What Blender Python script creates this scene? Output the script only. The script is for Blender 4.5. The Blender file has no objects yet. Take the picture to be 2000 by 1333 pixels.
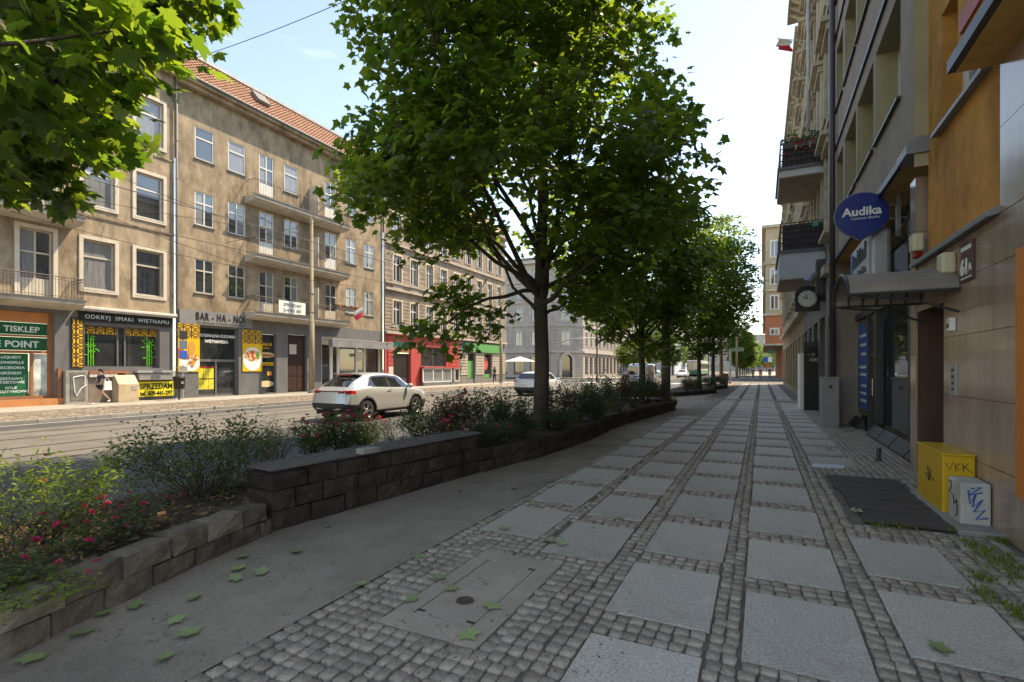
import bpy, math, random
import numpy as np
from mathutils import Vector, Matrix

S = bpy.context.scene
COL = S.collection
rnd = random.Random(11)

# ------------------------------------------------------------------ camera
CH, FPX, HZ = 1.6, 1000.0, 720.0          # camera height, focal length and horizon row in photo pixels
TH = math.atan(487.0 / FPX)               # the street vanishes 487 px right of the picture centre
SN, CS = math.sin(TH), math.cos(TH)
cd = bpy.data.cameras.new("camera")
cd.sensor_width = 36.0
cd.lens = 36.0 * FPX / 2000.0
cd.shift_y = (HZ - 666.5) / 2000.0
cd.clip_start = 0.05
cd.clip_end = 2000.0
cam = bpy.data.objects.new("camera", cd)
COL.objects.link(cam)
cam.location = (0, 0, CH)
cam.rotation_euler = (math.radians(90), 0, TH)
S.camera = cam

# ------------------------------------------------------------------ sky, sun, exposure
SUN = Vector((0.38, 0.53, 1.0)).normalized()
EL = math.asin(SUN.z)
AZ = math.atan2(SUN.x, SUN.y)
W = bpy.data.worlds.new("World")
S.world = W
W.use_nodes = True
nt = W.node_tree
for n in list(nt.nodes): nt.nodes.remove(n)
wo = nt.nodes.new("ShaderNodeOutputWorld")
bg = nt.nodes.new("ShaderNodeBackground")
sky = nt.nodes.new("ShaderNodeTexSky")
sky.sky_type = 'NISHITA'
sky.sun_disc = False
sky.sun_elevation = EL
sky.sun_rotation = AZ
sky.altitude = 100
sky.air_density = 1.0
sky.dust_density = 0.3
sky.ozone_density = 2.4
tc = nt.nodes.new("ShaderNodeTexCoord")
mp = nt.nodes.new("ShaderNodeMapping")
mp.inputs['Scale'].default_value = (1.0, 1.0, 5.5)
nz = nt.nodes.new("ShaderNodeTexNoise")
nz.inputs['Scale'].default_value = 2.1
nz.inputs['Detail'].default_value = 7
nz.inputs['Roughness'].default_value = 0.55
rp = nt.nodes.new("ShaderNodeValToRGB")
rp.color_ramp.elements[0].position = 0.60
rp.color_ramp.elements[0].color = (0, 0, 0, 1)
rp.color_ramp.elements[1].position = 0.80
rp.color_ramp.elements[1].color = (0.45, 0.45, 0.45, 1)
mx = nt.nodes.new("ShaderNodeMixRGB")
mx.inputs['Color2'].default_value = (5.0, 5.1, 5.3, 1)
L = nt.links.new
L(tc.outputs['Generated'], mp.inputs['Vector'])
L(mp.outputs['Vector'], nz.inputs['Vector'])
L(nz.outputs['Fac'], rp.inputs['Fac'])
L(rp.outputs['Color'], mx.inputs['Fac'])
L(sky.outputs['Color'], mx.inputs['Color1'])
L(mx.outputs['Color'], bg.inputs['Color'])
L(bg.outputs['Background'], wo.inputs['Surface'])
bg.inputs['Strength'].default_value = 0.15

sd = bpy.data.lights.new("sun", 'SUN')
sd.energy = 2.9
sd.angle = math.radians(0.6)
sd.color = (1.0, 0.95, 0.87)
so = bpy.data.objects.new("sun", sd)
COL.objects.link(so)
so.rotation_euler = SUN.to_track_quat('Z', 'Y').to_euler()
so.location = (20, 30, 60)

S.view_settings.view_transform = 'Standard'
S.view_settings.look = 'None'
S.view_settings.gamma = 1.0
S.view_settings.use_curve_mapping = False
S.view_settings.exposure = 1.5
S.view_settings.use_white_balance = True      # the photograph is balanced for open shade
S.view_settings.white_balance_temperature = 9000
S.view_settings.white_balance_tint = 10
S.render.engine = 'CYCLES'
S.cycles.diffuse_bounces = 8

# ------------------------------------------------------------------ pixel helpers (a pixel gives a direction; the plane gives the distance)
def ray(px, py, zc):
    xc = (px - 1000.0) / FPX * zc
    return Vector((CS * xc - SN * zc, SN * xc + CS * zc, CH + (HZ - py) / FPX * zc))
def ground(px, py, z=0.0):
    return ray(px, py, FPX * (CH - z) / (py - HZ))
def yonx(px, X):                           # Y of a pixel column on the plane X = const
    r = (px - 1000.0) / FPX
    return X / (CS * r - SN) * (SN * r + CS)
def zonx(px, py, X):
    r = (px - 1000.0) / FPX
    return CH + (HZ - py) / FPX * X / (CS * r - SN)
def xony(px, Y):
    r = (px - 1000.0) / FPX
    return Y / (SN * r + CS) * (CS * r - SN)
def zony(px, py, Y):
    r = (px - 1000.0) / FPX
    return CH + (HZ - py) / FPX * Y / (SN * r + CS)

# ------------------------------------------------------------------ materials
MATS = {}
def mat(name, col, rough=0.8, var=0.15, scale=4.0, col2=None, bump=0.0, bscale=40.0, stain=0.0, spec=0.35, metal=0.0,
        coat=0.0, stretch=(1, 1, 1), ior=1.5, fine=0.0, fscale=120.0, isl=0.0, emit=None):
    if name in MATS: return MATS[name]
    m = bpy.data.materials.new(name)
    m.use_nodes = True
    t = m.node_tree
    b = t.nodes['Principled BSDF']
    b.inputs['Roughness'].default_value = rough
    b.inputs['Metallic'].default_value = metal
    b.inputs['IOR'].default_value = ior
    b.inputs['Specular IOR Level'].default_value = spec
    b.inputs['Coat Weight'].default_value = coat
    b.inputs['Coat Roughness'].default_value = 0.04
    N, K = t.nodes.new, t.links.new
    co = N("ShaderNodeTexCoord"); mp_ = N("ShaderNodeMapping")
    mp_.inputs['Scale'].default_value = stretch
    K(co.outputs['Object'], mp_.inputs['Vector'])
    n1 = N("ShaderNodeTexNoise"); n1.inputs['Scale'].default_value = scale
    n1.inputs['Detail'].default_value = 6; n1.inputs['Roughness'].default_value = 0.62
    K(mp_.outputs['Vector'], n1.inputs['Vector'])
    r1 = N("ShaderNodeValToRGB")
    r1.color_ramp.elements[0].position = 0.28; r1.color_ramp.elements[1].position = 0.72
    lo = [max(0, c * (1 - var)) for c in col]; hi = [min(1, c * (1 + var)) for c in (col2 or col)]
    r1.color_ramp.elements[0].color = (*lo, 1); r1.color_ramp.elements[1].color = (*hi, 1)
    K(n1.outputs['Fac'], r1.inputs['Fac'])
    out = r1.outputs['Color']
    def mul(src, fac_socket, dark):
        mm = N("ShaderNodeMixRGB"); mm.blend_type = 'MULTIPLY'
        K(fac_socket, mm.inputs['Fac']); K(src, mm.inputs['Color1'])
        mm.inputs['Color2'].default_value = (*dark, 1)
        return mm.outputs['Color']
    if stain > 0:
        m2 = N("ShaderNodeMapping"); m2.inputs['Scale'].default_value = (1.1, 1.1, 0.35)
        K(co.outputs['Object'], m2.inputs['Vector'])
        n2 = N("ShaderNodeTexNoise"); n2.inputs['Scale'].default_value = 0.9; n2.inputs['Detail'].default_value = 8
        n2.inputs['Roughness'].default_value = 0.7
        K(m2.outputs['Vector'], n2.inputs['Vector'])
        r2 = N("ShaderNodeValToRGB"); r2.color_ramp.elements[0].position = 0.46; r2.color_ramp.elements[1].position = 0.68
        r2.color_ramp.elements[1].color = (stain, stain, stain, 1)
        K(n2.outputs['Fac'], r2.inputs['Fac'])
        out = mul(out, r2.outputs['Color'], (0.42, 0.40, 0.38))
    if fine > 0:
        n3 = N("ShaderNodeTexNoise"); n3.inputs['Scale'].default_value = fscale; n3.inputs['Detail'].default_value = 3
        K(co.outputs['Object'], n3.inputs['Vector'])
        r3 = N("ShaderNodeValToRGB"); r3.color_ramp.elements[0].position = 0.40; r3.color_ramp.elements[1].position = 0.62
        r3.color_ramp.elements[1].color = (fine, fine, fine, 1)
        K(n3.outputs['Fac'], r3.inputs['Fac'])
        out = mul(out, r3.outputs['Color'], (0.35, 0.35, 0.36))
    if isl > 0:
        g = N("ShaderNodeNewGeometry"); oi = N("ShaderNodeObjectInfo")
        ad = N("ShaderNodeMath"); ad.operation = 'ADD'
        K(g.outputs['Random Per Island'], ad.inputs[0]); K(oi.outputs['Random'], ad.inputs[1])
        fr = N("ShaderNodeMath"); fr.operation = 'FRACT'; K(ad.outputs[0], fr.inputs[0])
        mu = N("ShaderNodeMath"); mu.operation = 'MULTIPLY'; mu.inputs[1].default_value = isl
        K(fr.outputs[0], mu.inputs[0])
        out = mul(out, mu.outputs[0], (0.30, 0.28, 0.27))
    K(out, b.inputs['Base Color'])
    if bump > 0:
        n4 = N("ShaderNodeTexNoise"); n4.inputs['Scale'].default_value = bscale; n4.inputs['Detail'].default_value = 5
        K(mp_.outputs['Vector'], n4.inputs['Vector'])
        bp = N("ShaderNodeBump"); bp.inputs['Strength'].default_value = bump; bp.inputs['Distance'].default_value = 0.02
        K(n4.outputs['Fac'], bp.inputs['Height']); K(bp.outputs['Normal'], b.inputs['Normal'])
    if emit:
        b.inputs['Emission Color'].default_value = (*emit, 1); b.inputs['Emission Strength'].default_value = 1.0
    MATS[name] = m
    return m

def leafmat(name, c1, c2, t1, t2, trans=0.5):
    if name in MATS: return MATS[name]
    m = bpy.data.materials.new(name); m.use_nodes = True
    t = m.node_tree; b = t.nodes['Principled BSDF']; o = t.nodes['Material Output']
    N, K = t.nodes.new, t.links.new
    g = N("ShaderNodeNewGeometry"); oi = N("ShaderNodeObjectInfo")
    ad = N("ShaderNodeMath"); ad.operation = 'ADD'; K(g.outputs['Random Per Island'], ad.inputs[0]); K(oi.outputs['Random'], ad.inputs[1])
    fr = N("ShaderNodeMath"); fr.operation = 'FRACT'; K(ad.outputs[0], fr.inputs[0])
    a = N("ShaderNodeMixRGB"); a.inputs['Color1'].default_value = (*c1, 1); a.inputs['Color2'].default_value = (*c2, 1)
    K(fr.outputs[0], a.inputs['Fac']); K(a.outputs['Color'], b.inputs['Base Color'])
    b.inputs['Roughness'].default_value = 0.42; b.inputs['Specular IOR Level'].default_value = 0.4
    tl = N("ShaderNodeBsdfTranslucent")
    a2 = N("ShaderNodeMixRGB"); a2.inputs['Color1'].default_value = (*t1, 1); a2.inputs['Color2'].default_value = (*t2, 1)
    K(fr.outputs[0], a2.inputs['Fac']); K(a2.outputs['Color'], tl.inputs['Color'])
    ms = N("ShaderNodeMixShader"); ms.inputs['Fac'].default_value = trans
    K(b.outputs['BSDF'], ms.inputs[1]); K(tl.outputs['BSDF'], ms.inputs[2]); K(ms.outputs['Shader'], o.inputs['Surface'])
    MATS[name] = m
    return m

def pattern_mat(name, c_bg, c_fg, scale):
    """printed lattice of rings and crosses (flat print)"""
    if name in MATS: return MATS[name]
    m = bpy.data.materials.new(name); m.use_nodes = True
    t = m.node_tree; b = t.nodes['Principled BSDF']
    N, K = t.nodes.new, t.links.new
    co = N("ShaderNodeTexCoord"); sp = N("ShaderNodeSeparateXYZ"); K(co.outputs['Object'], sp.inputs['Vector'])
    def cell(sock, s):
        a = N("ShaderNodeMath"); a.operation = 'MULTIPLY'; a.inputs[1].default_value = s; K(sock, a.inputs[0])
        f = N("ShaderNodeMath"); f.operation = 'FRACT'; K(a.outputs[0], f.inputs[0])
        d = N("ShaderNodeMath"); d.operation = 'SUBTRACT'; d.inputs[1].default_value = 0.5; K(f.outputs[0], d.inputs[0])
        q = N("ShaderNodeMath"); q.operation = 'ABSOLUTE'; K(d.outputs[0], q.inputs[0])
        return q.outputs[0]
    u, v = cell(sp.outputs['Y'], scale), cell(sp.outputs['Z'], scale)
    cb = N("ShaderNodeCombineXYZ"); K(u, cb.inputs[0]); K(v, cb.inputs[1])
    ln = N("ShaderNodeVectorMath"); ln.operation = 'LENGTH'; K(cb.outputs[0], ln.inputs[0])
    def band(sock, a_, b_):
        x = N("ShaderNodeMath"); x.operation = 'COMPARE'; x.inputs[1].default_value = a_; x.inputs[2].default_value = b_; K(sock, x.inputs[0])
        return x.outputs[0]
    df = N("ShaderNodeMath"); df.operation = 'SUBTRACT'; K(u, df.inputs[0]); K(v, df.inputs[1])
    fs = [band(ln.outputs['Value'], 0.22, 0.05), band(ln.outputs['Value'], 0.48, 0.05), band(df.outputs[0], 0.0, 0.06), band(u, 0.5, 0.06)]
    acc = fs[0]
    for f_ in fs[1:]:
        q = N("ShaderNodeMath"); q.operation = 'MAXIMUM'; K(acc, q.inputs[0]); K(f_, q.inputs[1]); acc = q.outputs[0]
    mm = N("ShaderNodeMixRGB"); mm.inputs['Color1'].default_value = (*c_bg, 1); mm.inputs['Color2'].default_value = (*c_fg, 1)
    K(acc, mm.inputs['Fac']); K(mm.outputs['Color'], b.inputs['Base Color'])
    b.inputs['Roughness'].default_value = 0.45
    MATS[name] = m
    return m

# ------------------------------------------------------------------ mesh builder
WLOC = {}
class MB:
    def __init__(s): s.v = []; s.f = []
    def quad(s, *p):
        i = len(s.v); s.v += [tuple(q) for q in p]; s.f.append(tuple(range(i, i + len(p)))); return s
    def box(s, x0, x1, y0, y1, z0, z1):
        i = len(s.v)
        s.v += [(x0, y0, z0), (x1, y0, z0), (x1, y1, z0), (x0, y1, z0), (x0, y0, z1), (x1, y0, z1), (x1, y1, z1), (x0, y1, z1)]
        s.f += [(i + a, i + b, i + c, i + d) for a, b, c, d in ((0, 3, 2, 1), (4, 5, 6, 7), (0, 1, 5, 4), (1, 2, 6, 5), (2, 3, 7, 6), (3, 0, 4, 7))]
        return s
    def prism(s, pts, d):
        n = len(pts); i = len(s.v); d = Vector(d)
        s.v += [tuple(p) for p in pts] + [tuple(Vector(p) + d) for p in pts]
        s.f.append(tuple(range(i + n - 1, i - 1, -1))); s.f.append(tuple(range(i + n, i + 2 * n)))
        for k in range(n): s.f.append((i + k, i + (k + 1) % n, i + n + (k + 1) % n, i + n + k))
        return s
    def tube(s, path, r, n=6, caps=True):
        path = [Vector(p) for p in path]
        rs = list(r) if hasattr(r, '__len__') else [r] * len(path)
        i0 = len(s.v); prev = None
        for k, p in enumerate(path):
            d = (path[min(k + 1, len(path) - 1)] - path[max(k - 1, 0)])
            d = d.normalized() if d.length > 1e-9 else Vector((0, 0, 1))
            if prev is None:
                a = d.cross(Vector((0, 0, 1)))
                if a.length < 1e-3: a = d.cross(Vector((1, 0, 0)))
            else: a = prev - d * prev.dot(d)
            a.normalize(); prev = a; b = d.cross(a)
            for q in range(n):
                an = 2 * math.pi * q / n
                s.v.append(tuple(p + (a * math.cos(an) + b * math.sin(an)) * rs[k]))
        for k in range(len(path) - 1):
            for q in range(n):
                a0 = i0 + k * n + q; a1 = i0 + k * n + (q + 1) % n
                s.f.append((a0, a1, a1 + n, a0 + n))
        if caps:
            s.f.append(tuple(range(i0 + n - 1, i0 - 1, -1))); e = i0 + (len(path) - 1) * n
            s.f.append(tuple(range(e, e + n)))
        return s
    def lathe(s, c, prof, n=20, axis='z'):
        i0 = len(s.v); c = Vector(c)
        for (r, h) in prof:
            for q in range(n):
                an = 2 * math.pi * q / n
                if axis == 'z': p = Vector((r * math.cos(an), r * math.sin(an), h))
                elif axis == 'x': p = Vector((h, r * math.cos(an), r * math.sin(an)))
                else: p = Vector((r * math.cos(an), h, r * math.sin(an)))
                s.v.append(tuple(c + p))
        for k in range(len(prof) - 1):
            for q in range(n):
                a0 = i0 + k * n + q; a1 = i0 + k * n + (q + 1) % n
                s.f.append((a0, a1, a1 + n, a0 + n))
        return s
    def blob(s, c, r, n=8, m=5):
        c = Vector(c); r = r if hasattr(r, '__len__') else (r, r, r); i0 = len(s.v)
        for k in range(m + 1):
            ph = math.pi * k / m
            for q in range(n):
                an = 2 * math.pi * q / n
                s.v.append((c.x + r[0] * math.sin(ph) * math.cos(an), c.y + r[1] * math.sin(ph) * math.sin(an), c.z + r[2] * math.cos(ph)))
        for k in range(m):
            for q in range(n):
                a0 = i0 + k * n + q; a1 = i0 + k * n + (q + 1) % n
                s.f.append((a0, a1, a1 + n, a0 + n))
        return s
    def mesh(s, name, m, smooth=False):
        me = bpy.data.meshes.new(name)
        me.from_pydata(s.v, [], s.f)
        if m: me.materials.append(m)
        if smooth: me.polygons.foreach_set('use_smooth', [True] * len(me.polygons))
        me.update()
        return me
    def build(s, name, m, parent=None, smooth=False, bevel=0.0, local=False):
        return link(name, s.mesh(name, m, smooth), parent, bevel, local)

def link(name, me, parent=None, bevel=0.0, local=False):
    o = bpy.data.objects.new(name, me); COL.objects.link(o)
    attach(o, parent, local)
    if bevel:
        b = o.modifiers.new("bevel", 'BEVEL'); b.width = bevel; b.segments = 2; b.limit_method = 'ANGLE'
    return o
def attach(o, parent, local=False):
    if parent:
        o.parent = parent
        if not local and parent.name in WLOC: o.matrix_parent_inverse = Matrix.Translation(-WLOC[parent.name])
def thing(name, label, cat, loc=(0, 0, 0), rotz=0.0, group=None, world=True):
    o = bpy.data.objects.new(name, None); COL.objects.link(o)
    o.location = loc; o.rotation_euler = (0, 0, rotz); o.empty_display_size = 0.2
    o['label'] = label; o['category'] = cat
    if group: o['group'] = group
    if world: WLOC[o.name] = Vector(loc)
    return o
def tag(o, label, cat, group=None):
    o['label'] = label; o['category'] = cat
    if group: o['group'] = group
    return o
def struct(o): o['kind'] = 'structure'; return o
def copy_tree(o, parent=None):
    c = o.copy(); COL.objects.link(c); c.parent = parent
    for ch in list(o.children): copy_tree(ch, c)
    return c
def npmesh(name, V, F, m, smooth=False):
    """V (n,3) array, F (k,s) array of equal-sized faces"""
    V = np.asarray(V, dtype=np.float32); F = np.asarray(F, dtype=np.int32)
    me = bpy.data.meshes.new(name)
    k, sdes = F.shape
    me.vertices.add(len(V)); me.vertices.foreach_set('co', V.ravel())
    me.loops.add(k * sdes); me.loops.foreach_set('vertex_index', F.ravel())
    me.polygons.add(k); me.polygons.foreach_set('loop_start', np.arange(0, k * sdes, sdes, dtype=np.int32))
    me.polygons.foreach_set('loop_total', np.full(k, sdes, dtype=np.int32))
    if smooth: me.polygons.foreach_set('use_smooth', np.ones(k, dtype=bool))
    if m: me.materials.append(m)
    me.update(calc_edges=True); me.validate()
    return me

def text_mesh(body, size, align='LEFT', spacing=1.0, bold=0.0):
    cu = bpy.data.curves.new("t", 'FONT'); cu.body = body; cu.size = size; cu.align_x = align
    cu.space_character = spacing; cu.extrude = 0.004; cu.offset = bold; cu.resolution_u = 3
    ob = bpy.data.objects.new("t", cu)
    me = bpy.data.meshes.new_from_object(ob)
    bpy.data.objects.remove(ob); bpy.data.curves.remove(cu)
    return me

class Frame:
    """a wall plane: origin, horizontal axis U, outward normal N"""
    def __init__(s, o, U, N): s.o = Vector(o); s.U = Vector(U).normalized(); s.N = Vector(N).normalized()
    def p(s, u, z, d=0.0): return s.o + s.U * u + s.N * d + Vector((0, 0, z))
    def box(s, mb, u0, u1, z0, z1, d0, d1):
        return mb.prism([s.p(u0, z0, d0), s.p(u1, z0, d0), s.p(u1, z1, d0), s.p(u0, z1, d0)], s.N * (d1 - d0))
    def wall(s, mb, u0, u1, z0, z1, ops, depth=0.2, step=None, d=0.0):
        us = sorted(set([u0, u1] + [min(max(q, u0), u1) for o in ops for q in o[:2]]))
        zs = sorted(set([z0, z1] + [min(max(q, z0), z1) for o in ops for q in o[2:4]]))
        for a, b in zip(us, us[1:]):
            if b - a < 1e-5: continue
            run = None
            for c, e in zip(zs, zs[1:]):
                if e - c < 1e-5: continue
                um, zm = (a + b) / 2, (c + e) / 2
                if any(o[0] < um < o[1] and o[2] < zm < o[3] for o in ops): continue
                mb.quad(s.p(a, c, d), s.p(b, c, d), s.p(b, e, d), s.p(a, e, d))
        for o in ops:
            a, b, c, e = o[:4]
            mb.quad(s.p(a, c, d), s.p(a, e, d), s.p(a, e, d - depth), s.p(a, c, d - depth))
            mb.quad(s.p(b, c, d), s.p(b, e, d), s.p(b, e, d - depth), s.p(b, c, d - depth))
            mb.quad(s.p(a, e, d), s.p(b, e, d), s.p(b, e, d - depth), s.p(a, e, d - depth))
            mb.quad(s.p(a, c, d), s.p(b, c, d), s.p(b, c, d - depth), s.p(a, c, d - depth))
        return mb
    def text(s, body, u, z, size, m, parent, d=0.01, align='CENTER', flip=False, spacing=1.0, sx=1.0, bold=0.0, name='lettering', slant=0.0):
        me = text_mesh(body, size, align, spacing, bold)
        k = -1.0 if flip else 1.0
        for v in me.vertices:
            q = s.p(u + k * v.co.x * sx, z + v.co.y, d + v.co.z)
            v.co = q
        me.materials.clear(); me.materials.append(m); me.update()
        return link(name, me, parent)
# ================================================================== THE SETTING
asphalt = mat('asphalt', (0.085, 0.083, 0.082), 0.85, 0.18, 0.7, bump=0.25, bscale=160, fine=0.35, fscale=220, stain=0.25)
tramtop = mat('tram_bed', (0.165, 0.15, 0.132), 0.85, 0.2, 0.9, bump=0.2, bscale=120, fine=0.3, fscale=180, stain=0.3)
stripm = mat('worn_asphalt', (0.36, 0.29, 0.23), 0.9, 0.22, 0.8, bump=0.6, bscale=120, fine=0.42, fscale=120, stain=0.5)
jointm = mat('joint_dirt', (0.17, 0.14, 0.112), 0.95, 0.3, 5, bump=0.4, bscale=120)
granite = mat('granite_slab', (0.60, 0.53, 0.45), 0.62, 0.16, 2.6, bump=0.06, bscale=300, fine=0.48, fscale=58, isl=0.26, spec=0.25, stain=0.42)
cobm = mat('granite_cobble', (0.46, 0.38, 0.30), 0.75, 0.24, 22, bump=0.5, bscale=70, fine=0.4, fscale=110, isl=0.5)
leftpave = mat('far_pavement', (0.34, 0.31, 0.27), 0.9, 0.12, 1.5, bump=0.1, bscale=50, stain=0.3)
kerbm = mat('kerb_granite', (0.30, 0.285, 0.26), 0.8, 0.15, 3, bump=0.2, bscale=80, isl=0.4)
stonem = mat('planter_stone', (0.17, 0.133, 0.10), 0.85, 0.35, 6, col2=(0.21, 0.165, 0.125), bump=1.0, bscale=16, isl=0.6, stain=0.8)
darkstone = mat('dark_planter_stone', (0.07, 0.048, 0.036), 0.9, 0.45, 6, bump=1.0, bscale=15, isl=0.5, stain=0.6)
soilm = mat('soil', (0.085, 0.058, 0.038), 0.95, 0.5, 9, bump=1.0, bscale=40)
ironm = mat('dark_iron', (0.05, 0.05, 0.052), 0.6, 0.2, 10, metal=0.4)
steelm = mat('rail_steel', (0.45, 0.44, 0.42), 0.35, 0.1, 10, metal=0.8)
whiteline = mat('road_paint', (0.62, 0.61, 0.58), 0.8, 0.15, 4, stain=0.5)
concretem = mat('concrete', (0.30, 0.28, 0.25), 0.85, 0.15, 3, bump=0.2, bscale=50, stain=0.3)
coverm = mat('cover_concrete', (0.42, 0.34, 0.27), 0.85, 0.15, 2.5, bump=0.3, bscale=200, fine=0.4, fscale=240)

def sheet(name, x0, x1, y0, y1, z, m, n=1):
    return struct(MB().quad((x0, y0, z), (x1, y0, z), (x1, y1, z), (x0, y1, z)).build(name, m))

sheet('ground', -400, 400, -60, 900, -0.17, mat('far_ground', (0.16, 0.15, 0.135), 0.95, 0.2, 0.3, bump=0.1))
sheet('road', -20.6, -6.3, -40, 330, -0.12, asphalt)
sheet('side_street', -90, -20.6, 56, 80, -0.125, asphalt)
sheet('crossing_street', -6.3, 60, 60.5, 82, -0.10, tramtop)
tb = sheet('tram_track_bed', -18.6, -12.2, -40, 330, -0.112, tramtop)
for x in (-14.4, -12.95, -17.75, -16.3):
    MB().box(x - 0.035, x + 0.035, -40, 300, -0.111, -0.103).build('rail', steelm, tb)
    MB().box(x + 0.055, x + 0.10, -40, 300, -0.1115, -0.107).build('rail_groove', ironm, tb)
sheet('lane_edge_line', -20.2, -20.1, -40, 200, -0.113, whiteline)
for k in range(5):
    sheet('crosswalk_stripe', -19.5 + k * 2.6, -18.2 + k * 2.6, 58, 62, -0.108, whiteline)
# far pavement with its cobbled parking strip and kerb
fs = sheet('cobbled_strip', -24.6, -20.75, -40, 56, -0.04, mat('strip_cobble', (0.26, 0.215, 0.165), 0.9, 0.3, 9, bump=0.8, bscale=14, stain=0.3))
V = []; F = []
rr = np.random.RandomState(5)
def cobble_arrays(cells, h=0.02, n=8):
    """cells: (cx, cy, hx, hy) -> rounded stones as one vertex/face array"""
    c = np.asarray(cells); k = len(c)
    ang = np.linspace(0, 2 * np.pi, n, endpoint=False) + np.pi / n if n != 8 else np.radians([32, 58, 122, 148, 212, 238, 302, 328])
    sq = 1.0 / np.maximum(np.abs(np.cos(ang)), np.abs(np.sin(ang)))
    sq = np.minimum(sq, 1.33)
    jit = 1 + rr.uniform(-0.10, 0.06, (k, n))
    ux = np.cos(ang) * sq * jit; uy = np.sin(ang) * sq * jit
    z = rr.uniform(-0.004, 0.005, k)
    tilt = rr.uniform(-0.04, 0.04, (k, 2))
    rings = []
    for s_, dz in ((1.0, -h), (0.97, -0.004), (0.90, 0.0025)):
        x = c[:, 0:1] + ux * c[:, 2:3] * s_; y = c[:, 1:2] + uy * c[:, 3:4] * s_
        zz = z[:, None] + dz + (x - c[:, 0:1]) * tilt[:, 0:1] + (y - c[:, 1:2]) * tilt[:, 1:2]
        rings.append(np.stack([x, y, zz], -1))
    top = np.stack([c[:, 0], c[:, 1], z + 0.0045], -1)[:, None, :]
    Vv = np.concatenate(rings + [top], 1).reshape(-1, 3)
    base = (np.arange(k) * (3 * n + 1))[:, None]
    i = np.arange(n); j = (i + 1) % n
    quads = []
    for r_ in range(2):
        quads.append(np.stack([base + r_ * n + i, base + r_ * n + j, base + (r_ + 1) * n + j, base + (r_ + 1) * n + i], -1).reshape(-1, 4))
    q = np.concatenate(quads)
    tri = np.stack([base + 2 * n + i, base + 2 * n + j, np.broadcast_to(base + 3 * n, (k, n))], -1).reshape(-1, 3)
    q = np.concatenate([np.stack([q[:, 0], q[:, 1], q[:, 2]], -1), np.stack([q[:, 0], q[:, 2], q[:, 3]], -1), tri])
    return Vv, q
cells = []
yy = 2.0
while yy < 40:
    xx = -24.55
    while xx < -20.85:
        w = rnd.uniform(0.16, 0.24); cells.append((xx + w / 2, yy + 0.1, w / 2 - 0.012, 0.092)); xx += w
    yy += 0.205
Vv, Ff = cobble_arrays(cells, 0.02, 6); Vv[:, 2] -= 0.02
so_ = link('cobblestone', npmesh('strip_cobbles', Vv, Ff, mat('strip_stone', (0.30, 0.245, 0.19), 0.85, 0.25, 15, bump=0.4, bscale=40, isl=0.6)), fs)
so_['kind'] = 'stuff'
lp = sheet('far_pavement', -28.3, -24.75, -40, 56, 0.0, leftpave)
for k in range(58):
    y = -2 + k
    MB().box(-20.75, -20.6, y + 0.006, y + 0.994, -0.14, -0.015).build('kerbstone', kerbm, fs, bevel=0.01)
    MB().box(-24.75, -24.6, y + 0.006, y + 0.994, -0.14, 0.006).build('kerbstone', kerbm, lp, bevel=0.01)
sheet('far_pavement_beyond', -70, -20.75, 80, 300, 0.0, leftpave)

# ---------------- near pavement: slabs in rows of cobbles
pave = sheet('pavement', -2.72, 3.4, -6, 60.5, -0.014, jointm)
sheet('pavement_beyond', -4.2, 8, 82, 300, 0.0, leftpave)
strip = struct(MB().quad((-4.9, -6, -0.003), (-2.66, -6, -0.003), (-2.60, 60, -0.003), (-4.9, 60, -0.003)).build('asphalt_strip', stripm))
cols = {'a0': (-2.535, -1.89, 5.40), 'a': (-1.735, -1.12, 5.10), 'b': (-0.925, -0.285, 5.52), 'c': (-0.11, 0.545, 5.30), 'd': (0.745, 1.395, 5.75)}
PIT, LEN = 1.26, 0.965
slabs = []
def blocked(x0, x1, y0, y1):
    for (a, b, c, d) in ((-2.18, -1.46, 2.53, 3.94), (0.92, 1.75, 6.3, 9.2)):
        if x0 < b - 0.02 and x1 > a + 0.02 and y0 < d - 0.02 and y1 > c + 0.02: return True
    return False
slab_me = {}
for key, (x0, x1, top) in cols.items():
    k0 = -5
    for k in range(k0, 46):
        y1 = top + k * PIT; y0 = y1 - LEN
        if y1 < 0.6 or y1 > 59.5 or 28.2 < y1 < 29.6: continue
        if blocked(x0, x1, y0, y1): continue
        if key == 'a' and y1 < 4.0: continue
        if key == 'a0' and 2.0 < y1 < 4.2: continue
        if key == 'a0' and y1 > 18: continue
        j = [rnd.uniform(-0.012, 0.012) for _ in range(4)]
        slabs.append((x0 + j[0], x1 + j[1], y0 + j[2], y1 + j[3]))
        a, b, c, d = slabs[-1]
        w2, l2 = (b - a) / 2, (d - c) / 2
        me = MB()
        z = 0.004 + rnd.uniform(-0.002, 0.003)
        me.box(-w2, w2, -l2, l2, -0.02, 0.0)
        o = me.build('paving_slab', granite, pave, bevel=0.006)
        o.location = ((a + b) / 2, (c + d) / 2, z)
        o.rotation_euler = (rnd.uniform(-.003, .003), rnd.uniform(-.003, .003), rnd.uniform(-.006, .006))
cells = []
def fill(x0, x1, y0, y1, sx=0.088, sy=0.098):
    nx = max(1, round((x1 - x0) / sx)); ny = max(1, round((y1 - y0) / sy))
    dx, dy = (x1 - x0) / nx, (y1 - y0) / ny
    for j in range(ny):
        off = rnd.uniform(-0.12, 0.12) * dx if nx > 3 else 0
        for i in range(nx):
            cx = x0 + (i + 0.5) * dx + off + rnd.uniform(-1, 1) * 0.008; cy = y0 + (j + 0.5) * dy + rnd.uniform(-1, 1) * 0.007
            cx = min(max(cx, x0 + 0.03), x1 - 0.03)
            cells.append((cx, cy, dx / 2 - 0.0012, dy / 2 - 0.0012))
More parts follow.
